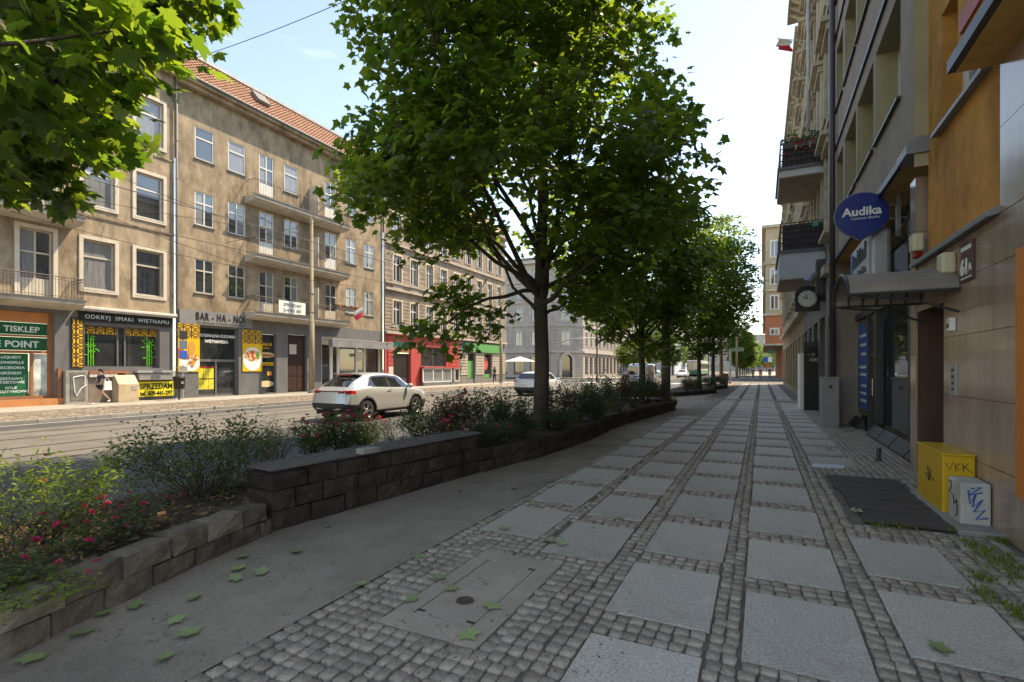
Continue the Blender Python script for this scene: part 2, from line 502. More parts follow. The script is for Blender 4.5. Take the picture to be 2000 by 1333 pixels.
def free(cx, cy):
    for (a, b, c, d) in slabs:
        if a - 0.035 < cx < b + 0.035 and c - 0.04 < cy < d + 0.04: return False
    for (a, b, c, d, e) in ((-2.185, -1.455, 2.525, 3.945, .082), (0.90, 1.78, 6.32, 8.98, .03)):
        if a - e < cx < b + e and c - e < cy < d + e: return False
    return True
YF = 27.5
ck = ['a0', 'a', 'b', 'c', 'd']
for i in range(4):
    fill(cols[ck[i]][1] + 0.008, cols[ck[i + 1]][0] - 0.008, 0.9, YF, 0.09, 0.105)
for key in ck:
    x0, x1, top = cols[key]
    mine = sorted([s for s in slabs if abs(s[0] - x0) < 0.03], key=lambda s: s[2])
    prev = 0.9
    for s_ in mine:
        if s_[2] > YF: break
        if s_[2] - prev > 0.1: fill(x0 + 0.004, x1 - 0.004, prev + 0.01, s_[2] - 0.01, 0.092, 0.098)
        prev = s_[3]
    if prev < YF - 1: fill(x0 + 0.004, x1 - 0.004, prev + 0.01, YF, 0.092, 0.098)
fill(1.40, 2.5, 2.0, YF, 0.10, 0.10)
fill(-2.64, -2.54, 0.9, YF, 0.10, 0.10)
cells = [c for c in cells if free(c[0], c[1]) and not (c[1] > 9.7 and c[0] > 2.42) and not (c[1] < 9.7 and c[0] > 2.02)]
for (x0, x1, y0, y1) in ((-2.28, -2.185, 2.43, 4.04), (-1.455, -1.36, 2.43, 4.04), (-2.185, -1.455, 2.43, 2.525), (-2.185, -1.455, 3.945, 4.04)):
    fill(x0, x1, y0, y1, .095, .1)
def shows(c):
    xc = CS * c[0] + SN * c[1]; zc = -SN * c[0] + CS * c[1]
    if zc < 0.5: return 1e9
    px = 1000 + xc / zc * 1000; py = 720 + 1600 / zc
    return zc if -30 < px < 2030 and py < 1345 else 1e9
cells.sort(key=shows)
protos = []
for k in range(14):
    Vv, Ff = cobble_arrays([(0, 0, 0.044, 0.049)], 0.03)
    protos.append(npmesh('cobblestone', Vv, Ff, cobm))
for c in cells[:300]:
    o = link('cobblestone', protos[rnd.randrange(14)], pave)
    o.location = (c[0], c[1], rnd.uniform(-0.002, 0.003)); o.scale = (c[2] / 0.044, c[3] / 0.049, 1)
Vv, Ff = cobble_arrays(cells[300:], 0.025)
o = link('cobblestone', npmesh('cobbles', Vv, Ff, cobm), pave); o['kind'] = 'stuff'
# the driveway band of long setts across the pavement
for k in range(44):
    x = -2.55 + k * 0.118
    if x > 2.4: break
    MB().box(x + 0.008, x + 0.1, 28.15, 28.75, -0.02, 0.008).build('sett', cobm, pave, bevel=0.01)
    MB().box(x + 0.008, x + 0.1, 28.8, 29.4, -0.02, 0.008).build('sett', cobm, pave, bevel=0.01)

# manhole cover set in a concrete frame
mh = thing('manhole_cover', 'rectangular brown concrete manhole cover set in the cobbles', 'manhole cover', (-1.82, 3.23, 0))
MB().box(-2.18, -1.46, 2.53, 2.73, -0.03, 0.006).build('frame', coverm, mh, bevel=0.004)
MB().box(-2.18, -1.46, 3.76, 3.94, -0.03, 0.006).build('frame', coverm, mh, bevel=0.004)
MB().box(-2.18, -2.05, 2.73, 3.76, -0.03, 0.006).build('frame', coverm, mh, bevel=0.004)
MB().box(-1.61, -1.46, 2.73, 3.76, -0.03, 0.006).build('frame', coverm, mh, bevel=0.004)
MB().box(-2.042, -1.618, 2.738, 3.245, -0.03, 0.003).build('lid', coverm, mh, bevel=0.004)
MB().box(-2.042, -1.618, 3.253, 3.752, -0.03, 0.003).build('lid', coverm, mh, bevel=0.004)
for (x, y) in ((-1.64, 2.78), (-1.64, 3.72), (-2.02, 2.78)):
    MB().box(x - 0.03, x + 0.03, y - 0.012, y + 0.012, 0.0, 0.005).build('lifting_slot', ironm, mh)
d_ = MB().lathe((-1.83, 3.02, 0), [(0.001, 0.009), (0.03, 0.009), (0.03, 0.006), (0.045, 0.006), (0.045, 0.010), (0.06, 0.010), (0.062, 0.002)], 24).build('iron_cap', mat('rust_iron', (0.10, 0.065, 0.05), 0.7, 0.3, 20, bump=0.4, bscale=80), mh)

# ---------------- planter of stone blocks along the road
front = [(-3.5, -1.5), (-3.62, 0.5), (-3.72, 1.28), (-3.88, 1.85), (-4.06, 2.4), (-4.2, 3.0), (-4.28, 3.46)]
front2 = [(-3.88, 6.85), (-3.6, 8.3), (-3.45, 9.9), (-3.45, 12.0), (-3.55, 13.6), (-3.35, 16.0), (-2.92, 20.9), (-3.6, 21.15), (-4.8, 21.3), (-6.1, 21.3)]
planter = thing('stone_planter', 'long raised planter walled with brown stone blocks, nearest the camera', 'planter', (-4.8, 8, 0))
capm = mat('planter_cap_stone', (0.27, 0.215, 0.165), 0.85, 0.35, 6, bump=0.8, bscale=18, isl=0.6, stain=0.7)
def along(poly):
    seg = []
    for a, b in zip(poly, poly[1:]):
        a, b = Vector((*a, 0)), Vector((*b, 0)); seg.append((a, b, (b - a).length))
    def at(s):
        for a, b, l in seg:
            if s <= l: return a + (b - a) * (s / l), (b - a).normalized()
            s -= l
        return seg[-1][1], (seg[-1][1] - seg[-1][0]).normalized()
    return at, sum(s[2] for s in seg)
def stones(poly, courses, thick, parent, m, lmin, lmax, name='stone_block'):
    at, tot = along(poly)
    for ci, (z0, z1, out) in enumerate(courses):
        s = 0.0 if ci % 2 == 0 else -0.15
        while s < tot:
            l = rnd.uniform(lmin, lmax)
            p0, d0 = at(max(s, 0)); p1, d1 = at(min(s + l, tot))
            d = (p1 - p0)
            if d.length < 0.08: s += l; continue
            ln = d.length; d.normalize(); nr = Vector((d.y, -d.x, 0))
            g = 0.004; o1 = out + rnd.uniform(-0.012, 0.014); zt = z1 - g + rnd.uniform(-0.010, 0.008)
            me = MB(); nl, nz_, nw = max(3, int(ln / 0.09)), 3, 2
            def pt(i, j, k):
                u, v, w_ = i / nl, j / nz_, k / nw
                ed = (i in (0, nl)) + (j in (0, nz_)) + (k in (0, nw))
                q = p0 + d * (g + (ln - 2 * g) * u) + nr * (o1 - (o1 + thick) * w_) + Vector((0, 0, z0 + (zt - z0) * v))
                sh = 0.010 if ed >= 2 else 0.0
                q += nr * ((-sh if k == 0 else sh) + rnd.uniform(-.007, .007)) + Vector((0, 0, (-sh * .7 if j == nz_ else 0) + rnd.uniform(-.005, .005) * (j > 0))) + d * ((sh if i == 0 else -sh if i == nl else 0) + rnd.uniform(-.004, .004) * (0 < i < nl))
                return q
            G = {}
            def vid(i, j, k):
                if (i, j, k) not in G: G[(i, j, k)] = len(me.v); me.v.append(tuple(pt(i, j, k)))
                return G[(i, j, k)]
            for i in range(nl):
                for j in range(nz_): me.f += [(vid(i, j, 0), vid(i + 1, j, 0), vid(i + 1, j + 1, 0), vid(i, j + 1, 0))]
                for k in range(nw): me.f += [(vid(i, nz_, k), vid(i + 1, nz_, k), vid(i + 1, nz_, k + 1), vid(i, nz_, k + 1))]
            for j in range(nz_):
                for k in range(nw):
                    for i in (0, nl): me.f += [(vid(i, j, k), vid(i, j + 1, k), vid(i, j + 1, k + 1), vid(i, j, k + 1))]
                for i in range(nl): me.f += [(vid(i, j, nw), vid(i + 1, j, nw), vid(i + 1, j + 1, nw), vid(i, j + 1, nw))]
            me.build(name, capm if (ci == len(courses) - 1 and m is stonem) else m, parent)
            s += l
stones(front, [(-0.03, 0.155, 0.0), (0.155, 0.325, 0.012)], 0.2, planter, stonem, 0.28, 0.42)
stones(front2, [(-0.03, 0.18, 0.0), (0.18, 0.36, 0.006)], 0.12, planter, darkstone, 0.35, 0.6)
boxf = [(-4.30, 3.46), (-3.88, 6.85)]
stones(boxf, [(-0.03, 0.20, 0.0), (0.20, 0.40, 0.01), (0.40, 0.575, 0.0)], 0.45, planter, darkstone, 0.3, 0.5)
# metal grid seat on the raised part
gridm = mat('grid_metal', (0.22, 0.21, 0.20), 0.55, 0.25, 8, metal=0.5)
gt = MB(); p0, p1 = Vector((-4.27, 3.44, 0.60)), Vector((-3.85, 6.83, 0.60)); dv = (p1 - p0).normalized(); nv = Vector((-dv.y, dv.x, 0)); ln = (p1 - p0).length
k = 0.0
while k < ln:
    a = p0 + dv * k; gt.prism([a, a + dv * 0.012, a + dv * 0.012 + nv * 0.44, a + nv * 0.44], (0, 0, 0.022)); k += 0.055
for q in range(9):
    a = p0 + nv * (q * 0.054); gt.prism([a, a + dv * ln, a + dv * ln + nv * 0.008, a + nv * 0.008], (0, 0, 0.026))
seat = gt.build('grid_seat', gridm, planter); seat['kind'] = 'stuff'
pk = ray(710, 884, 5.75); pk.z = 0.628
tag(MB().prism([pk, pk + dv * 0.24, pk + dv * 0.24 + nv * 0.13, pk + nv * 0.13], (0, 0, 0.06)).build('loose_slab', concretem, bevel=0.006), 'small grey concrete slab lying on the metal grid seat', 'slab')
# kerb behind the planter, towards the road
for k in range(-2, 60):
    MB().box(-6.42, -6.28, k + 0.006, k + 0.994, -0.14, 0.05 if k < 21 else -0.005).build('kerbstone', kerbm, planter if k < 21 else strip, bevel=0.01)
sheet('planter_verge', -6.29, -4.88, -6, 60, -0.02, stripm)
def soil(name, fr, back, z, y0, y1, n=60):
    xs = np.linspace(0, 1, 14); ys = np.linspace(y0, y1, n)
    fx = np.interp(ys, [p[1] for p in fr], [p[0] for p in fr]) - 0.12
    V = []; F = []
    for j, y in enumerate(ys):
        for i, t in enumerate(xs):
            x = fx[j] * (1 - t) + back * t
            V.append((x, y, z + 0.05 * math.sin(y * 2.1 + t * 3) * t + rnd.uniform(-.018, .018) - (0.20 * max(0, t - 0.7) / 0.3)))
    for j in range(n - 1):
        for i in range(13):
            a = j * 14 + i; F.append((a, a + 1, a + 15, a + 14))
    m_ = MB(); m_.v = V; m_.f = F
    return struct(m_.build(name, soilm, smooth=True))
soil('planting_bed', front + [(-4.30, 3.46), (-3.88, 6.85)] + front2[1:7], -6.27, 0.275, -1.4, 20.9, 150)
pl2 = [(-5.6, 29.6), (-4.3, 30.2), (-2.55, 35.5), (-3.25, 38.3), (-2.45, 46.4), (-4.0, 47.6), (-6.1, 47.6)]
planter2 = thing('stone_planter', 'low dark planter edge further along the pavement, beyond the concrete pole', 'planter', (-4.4, 39, 0))
stones(pl2, [(-0.03, 0.26, 0.0)], 0.15, planter2, darkstone, 0.5, 0.9)
soil('planting_bed', [(-4.3, 30.2), (-2.55, 35.5), (-3.25, 38.3), (-2.45, 46.4)], -6.27, 0.2, 30.4, 47.0, 40)
# litter of dry leaves and bark on the soil
NL = 5200
px_ = rr.uniform(-6.0, -3.6, NL); py_ = np.abs(rr.normal(3.0, 4.5, NL)); py_ = np.where(py_ > 20, 2, py_)
fxx = np.interp(py_, [p[1] for p in front + [(-3.88, 6.85)] + front2[1:7]], [p[0] for p in front + [(-3.88, 6.85)] + front2[1:7]]) - 0.22
keep = (px_ < fxx) & ~((py_ > 3.4) & (py_ < 6.9) & (px_ > fxx - 0.3)); px_, py_ = px_[keep], py_[keep]; NL = len(px_)
a = rr.uniform(0, 6.28, NL); s1 = rr.uniform(0.012, 0.035, NL); s2 = rr.uniform(0.006, 0.018, NL)
zz = 0.305 + rr.uniform(-0.02, 0.02, NL) - 0.20 * np.clip((fxx[keep] + 0.0 - px_) / (fxx[keep] + 6.27) - 0.7, 0, 1) / 0.3
ca, sa = np.cos(a), np.sin(a); tz = rr.uniform(-0.012, 0.015, (NL, 4))
Q = np.stack([np.stack([px_ + ca * e * s1 - sa * w * s2, py_ + sa * e * s1 + ca * w * s2, zz + tz[:, i]], -1) for i, (e, w) in enumerate(((-1, -1), (1, -1), (1, 1), (-1, 1)))], 1).reshape(-1, 3)
lit = link('leaf_litter', npmesh('leaf_litter', Q, np.arange(NL * 4).reshape(-1, 4), mat('litter', (0.22, 0.13, 0.065), 0.9, 0.4, 30, isl=0.8)))
lit['kind'] = 'stuff'; tag(lit, 'dry brown leaves and bark chips scattered over the planter soil', 'leaf litter')
# ================================================================== BUILDINGS, LEFT SIDE
glass_d = mat('window_glass', (0.025, 0.03, 0.038), 0.03, 0.3, 0.6, ior=2.3, spec=0.5)
glass_c = mat('curtained_glass', (0.20, 0.205, 0.21), 0.05, 0.35, 3, ior=2.0, spec=0.5, stretch=(1, 6, 0.4))
glass_s = mat('shop_glass', (0.03, 0.034, 0.036), 0.04, 0.5, 1.2, ior=1.9, spec=0.5)
white_f = mat('white_frame', (0.66, 0.65, 0.62), 0.5, 0.08, 3)
cream_f = mat('old_cream_frame', (0.50, 0.46, 0.38), 0.7, 0.15, 5)
surr = mat('pale_surround', (0.60, 0.54, 0.45), 0.85, 0.1, 4, stain=0.25, bump=0.1)
plaster1 = mat('tan_plaster', (0.36, 0.28, 0.195), 0.95, 0.34, 2.4, bump=0.3, bscale=24, stain=0.85, stretch=(1, 1, 0.6))
plaster2 = mat('brown_plaster', (0.33, 0.255, 0.175), 0.95, 0.36, 2.2, bump=0.3, bscale=24, stain=0.9, stretch=(1, 1, 0.6))
slabm = mat('balcony_concrete', (0.42, 0.39, 0.34), 0.9, 0.12, 3, stain=0.5, bump=0.15)
railm = mat('rail_iron', (0.09, 0.07, 0.06), 0.6, 0.2, 8)
greyp = mat('grey_shop_paint', (0.145, 0.145, 0.15), 0.7, 0.12, 2, stain=0.3)
zinc = mat('zinc_pipe', (0.14, 0.14, 0.145), 0.6, 0.2, 6, metal=0.15)
zincl = mat('zinc_light', (0.38, 0.385, 0.39), 0.5, 0.12, 3, metal=0.25)
blackm = mat('black_board', (0.02, 0.018, 0.018), 0.5, 0.2, 4)
yellowp = mat('yellow_print', (0.78, 0.47, 0.03), 0.5, 0.06, 3)
whitep = mat('white_print', (0.80, 0.79, 0.76), 0.5, 0.04, 3)
patt = pattern_mat('yellow_lattice_print', (0.78, 0.46, 0.03), (0.06, 0.03, 0.02), 2.6)
patt2 = pattern_mat('yellow_lattice_print_fine', (0.78, 0.46, 0.03), (0.06, 0.03, 0.02), 2.3)
greens = mat('green_sign', (0.012, 0.115, 0.055), 0.35, 0.12, 2)
brownw = mat('red_brown_wood', (0.30, 0.125, 0.055), 0.6, 0.2, 6, stretch=(1, 1, 6))
orangew = mat('orange_panel', (0.50, 0.21, 0.085), 0.7, 0.1, 3)
doorw = mat('dark_brown_door', (0.045, 0.022, 0.018), 0.5, 0.2, 5)

def window(fr, parent, u0, u1, z0, z1, depth=0.2, style='T', fm=white_f, bar=0.06, sill=True, sur=0.0, surm=None, name='window', glass=None, t=0.66):
    w = MB(); d0, d1 = -depth, -depth + 0.07
    B = lambda a, b, c, e, x=0.0: fr.box(w, a, b, c, e, d0, d1 + x)
    B(u0, u0 + bar, z0, z1); B(u1 - bar, u1, z0, z1); B(u0 + bar, u1 - bar, z1 - bar, z1); B(u0 + bar, u1 - bar, z0, z0 + bar)
    zs = [z0 + bar, z1 - bar]; us = [u0 + bar, u1 - bar]
    zlow = None
    if style in 'TCD':
        zt = z0 + (z1 - z0) * t
        B(u0 + bar, u1 - bar, zt - bar * 0.55, zt + bar * 0.55, 0.01); zs = [z0 + bar, zt - bar * 0.55, zt + bar * 0.55, z1 - bar]
    if style in 'CMD':
        um = (u0 + u1) / 2; us = [u0 + bar, um - bar * 0.5, um + bar * 0.5, u1 - bar]
        for a, b in zip(zs[0::2], zs[1::2]): B(um - bar * 0.5, um + bar * 0.5, a, b, 0.005)
    if style == 'D':
        zl = z0 + (z1 - z0) * 0.28
        for a, b in zip(us[0::2], us[1::2]): B(a, b, z0 + bar, zl)
        zs[0] = zl
    wo_ = w.build(name, fm, parent)
    for a, b in zip(us[0::2], us[1::2]):
        g = glass or (glass_c if rnd.random() < 0.3 else glass_d)
        for c, e in zip(zs[0::2], zs[1::2]):
            p = MB(); fr.box(p, a, b, c, e, d0 + 0.015, d0 + 0.03); p.build('pane', g, wo_)
    if sill:
        p = MB(); fr.box(p, u0 - 0.05, u1 + 0.05, z0 - 0.06, z0 - 0.002, -depth + 0.03, 0.07); p.build('sill', surm or zinc, wo_)
    if sur:
        p = MB()
        fr.box(p, u0 - sur, u0, z0 - sur, z1 + sur, 0.004, 0.06); fr.box(p, u1, u1 + sur, z0 - sur, z1 + sur, 0.004, 0.06)
        fr.box(p, u0, u1, z1, z1 + sur, 0.004, 0.06); fr.box(p, u0, u1, z0 - sur, z0 - 0.06, 0.004, 0.06)
        p.build('surround', surr, wo_)
    return wo_
def balcony(fr, parent, u0, u1, zt, out, th=0.3, rail=0.95, bar=0.11, sm=slabm, rm=railm, name='balcony'):
    s = MB()
    s.prism([fr.p(u0, zt, 0.002), fr.p(u0, zt, out), fr.p(u0, zt - th * 0.55, out), fr.p(u0, zt - th, out - 0.25), fr.p(u0, zt - th * 1.2, 0.002)], fr.U * (u1 - u0))
    so2 = s.build(name, sm, parent)
    p = MB(); o2 = out - 0.05
    fr.box(p, u0 - 0.03, u1 + 0.03, zt - 0.02, zt + 0.035, out - 0.02, out + 0.05); p.build('edge_strip', zinc, so2)
    r = MB()
    for zz, rr_ in ((zt + rail, 0.022), (zt + 0.12, 0.014), (zt + rail - 0.12, 0.010)):
        r.tube([fr.p(u0 + 0.05, zz, 0.02), fr.p(u0 + 0.05, zz, o2), fr.p(u1 - 0.05, zz, o2), fr.p(u1 - 0.05, zz, 0.02)], rr_, 5)
    n = int((u1 - u0 - 0.1) / bar)
    for k in range(n + 1):
        u = u0 + 0.05 + k * (u1 - u0 - 0.1) / n
        r.tube([fr.p(u, zt, o2), fr.p(u, zt + rail, o2)], 0.009, 4, False)
    for k in range(1, int(out / bar)):
        for u in (u0 + 0.05, u1 - 0.05): r.tube([fr.p(u, zt, k * bar), fr.p(u, zt + rail, k * bar)], 0.009, 4, False)
    r.build('railing', rm, so2)
    return so2
def downpipe(fr, parent, u, z0, z1, d=0.12, r=0.055, m=zinc):
    p = MB(); p.tube([fr.p(u, z0, d), fr.p(u, z1, d)], r, 10)
    z = z0 + 1.5
    while z < z1: p.tube([fr.p(u, z, d), fr.p(u, z + 0.06, d)], r * 1.18, 10); z += 2.0
    return p.build('downpipe', m, parent, smooth=True)
def board(fr, u0, u1, z0, z1, d0, d1, m, parent, name='panel', bevel=0.0):
    p = MB(); fr.box(p, u0, u1, z0, z1, d0, d1); return p.build(name, m, parent, bevel=bevel)

LX = -27.9
fl = Frame((LX, 0, 0), (0, 1, 0), (1, 0, 0))
Y = lambda px, d=0.0: yonx(px, LX + d)
Z = lambda px, py, d=0.0: zonx(px, py, LX + d)

# ---------------------------------------------------------------- building 1: tan plaster with pale window surrounds
b1 = thing('apartment_building', 'tan plaster apartment building with pale window surrounds above the green shop', 'building', (LX, 5, 0))
rows = [(5.28, 7.56), (9.18, 11.40), (12.98, 15.28)]
ops = []; wins = []
for (z0, z1) in rows:
    for (u0, u1) in ((14.66, 15.95), (12.46, 13.74), (3.4, 4.7), (1.2, 2.5)): ops.append((u0, u1, z0, z1)); wins.append((u0, u1, z0, z1, 'T'))
    for (u0, u1) in ((10.22, 11.36), (7.6, 8.74)): ops.append((u0, u1, z0 - 0.62, z1)); wins.append((u0, u1, z0 - 0.62, z1, 'D'))
w_ = MB(); fl.wall(w_, -8, 16.52, 4.46, 16.95, ops, 0.22); w_.build('wall', plaster1, b1)
for (u0, u1, z0, z1, st) in wins:
    window(fl, b1, u0, u1, z0, z1, 0.2, st, cream_f if (st == 'D' or z0 < 6) else white_f, 0.07, st != 'D', 0.16, surr)
for zt in (4.55, 8.22, 12.1): balcony(fl, b1, 6.4, 12.05, zt, 1.15, 0.30)
for zz in (8.6, 12.45): board(fl, 12.06, 16.5, zz, zz + 0.07, 0.003, 0.05, plaster1, b1, 'string_course')
c_ = MB(); fl.box(c_, -8, 16.5, 16.95, 17.1, -0.2, 0.35); fl.box(c_, -8, 16.5, 17.1, 17.2, -0.2, 0.48); c_.build('cornice', plaster1, b1)
c_ = MB(); c_.tube([fl.p(-8, 17.2, 0.5), fl.p(16.4, 17.2, 0.5)], 0.08, 8); c_.build('gutter', zinc, b1)
r_ = MB(); r_.prism([fl.p(-8, 17.2, 0.45), fl.p(-8, 18.9, -1.6), fl.p(-8, 19.1, -12), fl.p(-8, 17.2, -12)], fl.U * 24.0); r_.build('roof', zinc, b1)
r_ = MB(); r_.prism([fl.p(15.9, 17.1, 0.30), fl.p(15.9, 18.5, 0.05), fl.p(15.9, 20.4, -1.7), fl.p(15.9, 20.4, -8), fl.p(15.9, 17.1, -8)], fl.U * 0.58); r_.build('fire_wall', zincl, b1)
r_ = MB(); r_.prism([fl.p(14.2, 17.25, 0.0), fl.p(14.2, 19.3, -0.3), fl.p(14.2, 19.5, -4), fl.p(14.2, 17.25, -4)], fl.U * 1.68); r_.build('dormer', zincl, b1)
downpipe(fl, b1, 16.56, 0.1, 17.1, 0.14, 0.06)
side = MB(); side.box(LX - 12, LX - 0.3, -8, -7.9, 0, 17); side.build('side_wall', plaster1, b1)
# ground floor of building 1
gops = [(5.2, 11.42, 0.30, 4.02), (Y(165), Y(312), 1.62, 3.62)]
w_ = MB(); fl.wall(w_, -8, 16.45, 0.0, 4.46, gops, 0.32); w_.build('ground_floor_wall', greyp, b1)
gs = MB()
for (a, b, c, e) in ((5.2, 5.35, .3, 4.02), (11.27, 11.42, .3, 4.02), (5.35, 11.27, .3, .42), (5.35, 11.27, 3.55, 4.02), (5.35, 11.27, 2.93, 3.02), (5.35, 11.27, 2.24, 2.36), (10.66, 10.76, .42, 2.24), (7.8, 7.9, .42, 2.24)):
    fl.box(gs, a, b, c, e, -0.3, -0.18)
gs = gs.build('shop_front_frame', brownw, b1)
board(fl, 5.36, 11.26, 3.56, 4.0, -0.178, -0.16, orangew, gs, 'fascia_panel')
board(fl, 5.0, 11.9, 0.0, 0.29, 0.0, 0.12, orangew, b1, 'plinth')
board(fl, 11.5, 11.62, 0.0, 1.6, 0.002, 0.10, brownw, b1, 'plinth_end')
gsign = thing('shop_sign', 'green vape shop window boards with white lettering', 'shop sign', (LX, 9, 0.4))
board(fl, 5.36, 11.26, 3.03, 3.54, -0.29, -0.27, greens, gsign, 'sign_panel'); board(fl, 5.36, 11.26, 2.37, 2.92, -0.29, -0.27, greens, gsign, 'sign_panel')
board(fl, 7.91, 10.62, .43, 2.23, -0.29, -0.27, greens, gsign, 'sign_panel'); board(fl, 10.77, 11.26, .43, 2.23, -0.29, -0.27, mat('green_photo_print', (0.02, 0.13, 0.07), 0.3, 0.8, 1.2, col2=(0.5, 0.56, 0.6)), gsign, 'sign_panel')
board(fl, 5.36, 7.79, .43, 2.23, -0.29, -0.27, greens, gsign, 'sign_panel')
palet = mat('pale_lettering', (0.62, 0.72, 0.68), 0.5, 0.05, 3)
fl.text('TISKLEP', 11.0, 3.15, 0.34, palet, gsign, -0.265, 'RIGHT', bold=0.008)
fl.text('E POINT', 10.98, 2.50, 0.38, palet, gsign, -0.265, 'RIGHT', bold=0.008)
for k, (s_, z) in enumerate((('LIQUIDY', 2.02), ('LONGFILLE', 1.80), ('AKCESORIA', 1.58), ('GRZAŁKI', 1.36), ('ZESTAWY', 1.12), ('STARTOWE', 0.97), ('SOLE', 0.74), ('NIKOTYNOWE', 0.58))):
    fl.text(s_, 10.06, z, 0.145, palet, gsign, -0.265, 'CENTER', sx=1.15, bold=0.003)
# Vietnamese bar, left window
vb = thing('shop_sign', 'black sign reading ODKRYJ SMAKI WIETNAMU above the bamboo windows', 'shop sign', (LX, 14.2, 3.9))
u0, u1 = Y(155, .1), Y(338, .1)
board(fl, u0, u1, 3.78, 4.22, 0.02, 0.10, blackm, vb, 'board')
fl.text('ODKRYJ  SMAKI  WIETNAMU', (u0 + u1) / 2, 3.90, 0.26, palet, vb, 0.11, spacing=1.12)
aw = thing('awning', 'folded white awning cassette above the black Vietnamese sign', 'awning', (LX, 14.2, 4.3))
board(fl, u0 - 0.05, u1 + 0.1, 4.30, 4.44, 0.02, 0.32, mat('awning_white', (0.62, 0.58, 0.52), 0.8, 0.1, 3, stain=0.4), aw, 'cassette', 0.03)
board(fl, u0, u1 + 0.05, 4.23, 4.295, 0.05, 0.28, slabm, aw, 'front_bar')
wo_ = MB()
ua, ub_ = Y(165), Y(312); um0, um1 = Y(233), Y(250)
for (a, b, c, e) in ((ua, ub_, 1.62, 1.70), (ua, ub_, 3.56, 3.62), (ua, ua + .06, 1.7, 3.56), (ub_ - .06, ub_, 1.7, 3.56), (um0, um0 + .06, 1.7, 3.56), (um1 - .06, um1, 1.7, 3.56)): fl.box(wo_, a, b, c, e, -0.3, -0.2)
wo_ = wo_.build('shop_window', greyp, b1)
for a, b in ((ua + .06, um0), (um0 + .06, um1 - .06), (um1, ub_ - .06)): board(fl, a, b, 1.7, 3.56, -0.28, -0.26, glass_s, wo_, 'pane')
for a, b in ((ua + .06, um0), (um1, ub_ - .06)): board(fl, a, b, 3.22, 3.54, -0.255, -0.245, patt, wo_, 'lattice_decal')
bam = mat('bamboo_green', (0.10, 0.55, 0.03), 0.5, 0.2, 5)
for cx in (Y(183), Y(297)):
    p = MB()
    for k in range(3):
        u = cx + (k - 1) * 0.10; fl.box(p, u - .016, u + .016, 1.72, 3.2 - 0.12 * (k % 3), -0.255, -0.25 + k * .0005)
    for k in range(26):
        u = cx + rnd.uniform(-.22, .22); z = 1.95 + rnd.random() * 1.15; a = rnd.uniform(-1, 1); l = rnd.uniform(.14, .26)
        q = Vector((l * math.cos(a) * rnd.choice((-1, 1)), l * math.sin(a)));
        p.quad(fl.p(u, z, -.243 + k * 2e-4), fl.p(u + q.x * .5 - q.y * .1, z + q.y * .5 + .02, -.243 + k * 2e-4), fl.p(u + q.x, z + q.y, -.243 + k * 2e-4), fl.p(u + q.x * .5 + q.y * .1, z + q.y * .5 - .02, -.243 + k * 2e-4))
    p.build('bamboo_decal', bam, wo_)
lat = thing('lattice_panel', 'tall narrow yellow and black lattice panel beside the bamboo window', 'panel', (LX, 12.2, 1.6))
board(fl, Y(138), Y(162), 1.62, 3.90, 0.004, 0.05, blackm, lat, 'backing'); board(fl, Y(140), Y(160), 1.66, 3.86, 0.052, 0.06, patt2, lat, 'print')
# things under the window
metalbox = mat('grey_cabinet', (0.30, 0.29, 0.27), 0.55, 0.2, 3, stain=0.5)
cab = thing('utility_cabinet', 'grey electrical cabinet with white graffiti below the lattice panel', 'cabinet', (LX, 12.1, 0))
board(fl, Y(122), Y(166), 0.08, 1.50, 0.0, 0.28, metalbox, cab, 'body', .01); board(fl, Y(120), Y(168), 0, 0.08, 0.0, 0.32, concretem, cab, 'base')
board(fl, Y(131), Y(160), 0.16, 1.42, 0.282, 0.30, mat('cabinet_door', (0.16, 0.15, 0.14), 0.5, 0.35, 3), cab, 'door')
p = MB(); u = Y(136); p.tube([fl.p(u, 1.2, .31), fl.p(u + .05, .6, .31), fl.p(u + .12, .35, .31), fl.p(u + .3, .7, .31), fl.p(u + .5, .85, .31)], 0.02, 4); p.tube([fl.p(u, 1.2, .31), fl.p(u + .3, 1.27, .31), fl.p(u + .45, 1.25, .31), fl.p(u + .43, .85, .31)], 0.02, 4); p.build('graffiti', whitep, cab)
cnt = thing('serving_counter', 'boarded serving counter with a checked cloth below the bamboo window', 'counter', (LX, 13.3, 0))
board(fl, Y(168), Y(220), 0.0, 1.2, 0.0, 0.22, mat('counter_board', (0.21, 0.17, 0.14), 0.8, 0.2, 4, stain=0.3), cnt, 'front_board'); board(fl, Y(168), Y(222), 1.2, 1.36, -0.05, 0.34, mat('checked_cloth', (0.55, 0.5, 0.45), 0.8, 0.3, 14), cnt, 'cloth')
board(fl, Y(168), Y(245), 1.37, 1.47, -0.05, 0.36, mat('counter_red', (0.36, 0.13, 0.07), 0.6, 0.3, 6), cnt, 'counter_top')
cream = mat('cream_metal', (0.50, 0.40, 0.27), 0.6, 0.08, 3, stain=0.3)
kx = thing('salt_bin', 'beige cabinet with sloping lid standing under the bamboo window', 'bin', (LX, 14.1, 0))
p = MB(); a, b = Y(228, .6), Y(268, .6); p.prism([fl.p(a, 0, 0.03), fl.p(a, 0, 0.75), fl.p(a, .85, 0.75), fl.p(a, 1.28, 0.38), fl.p(a, 1.28, 0.03)], fl.U * (b - a)); p.build('body', cream, kx, bevel=.015)
board(fl, a + .55, b - .1, .55, .78, .752, .765, mat('sticker_grey', (.35, .33, .3), .6, .5, 20), kx, 'sticker')
al = thing('metal_ledge', 'crumpled silver foil covered ledge above the yellow SPRZEDAM banner', 'ledge', (LX, 15.5, 1))
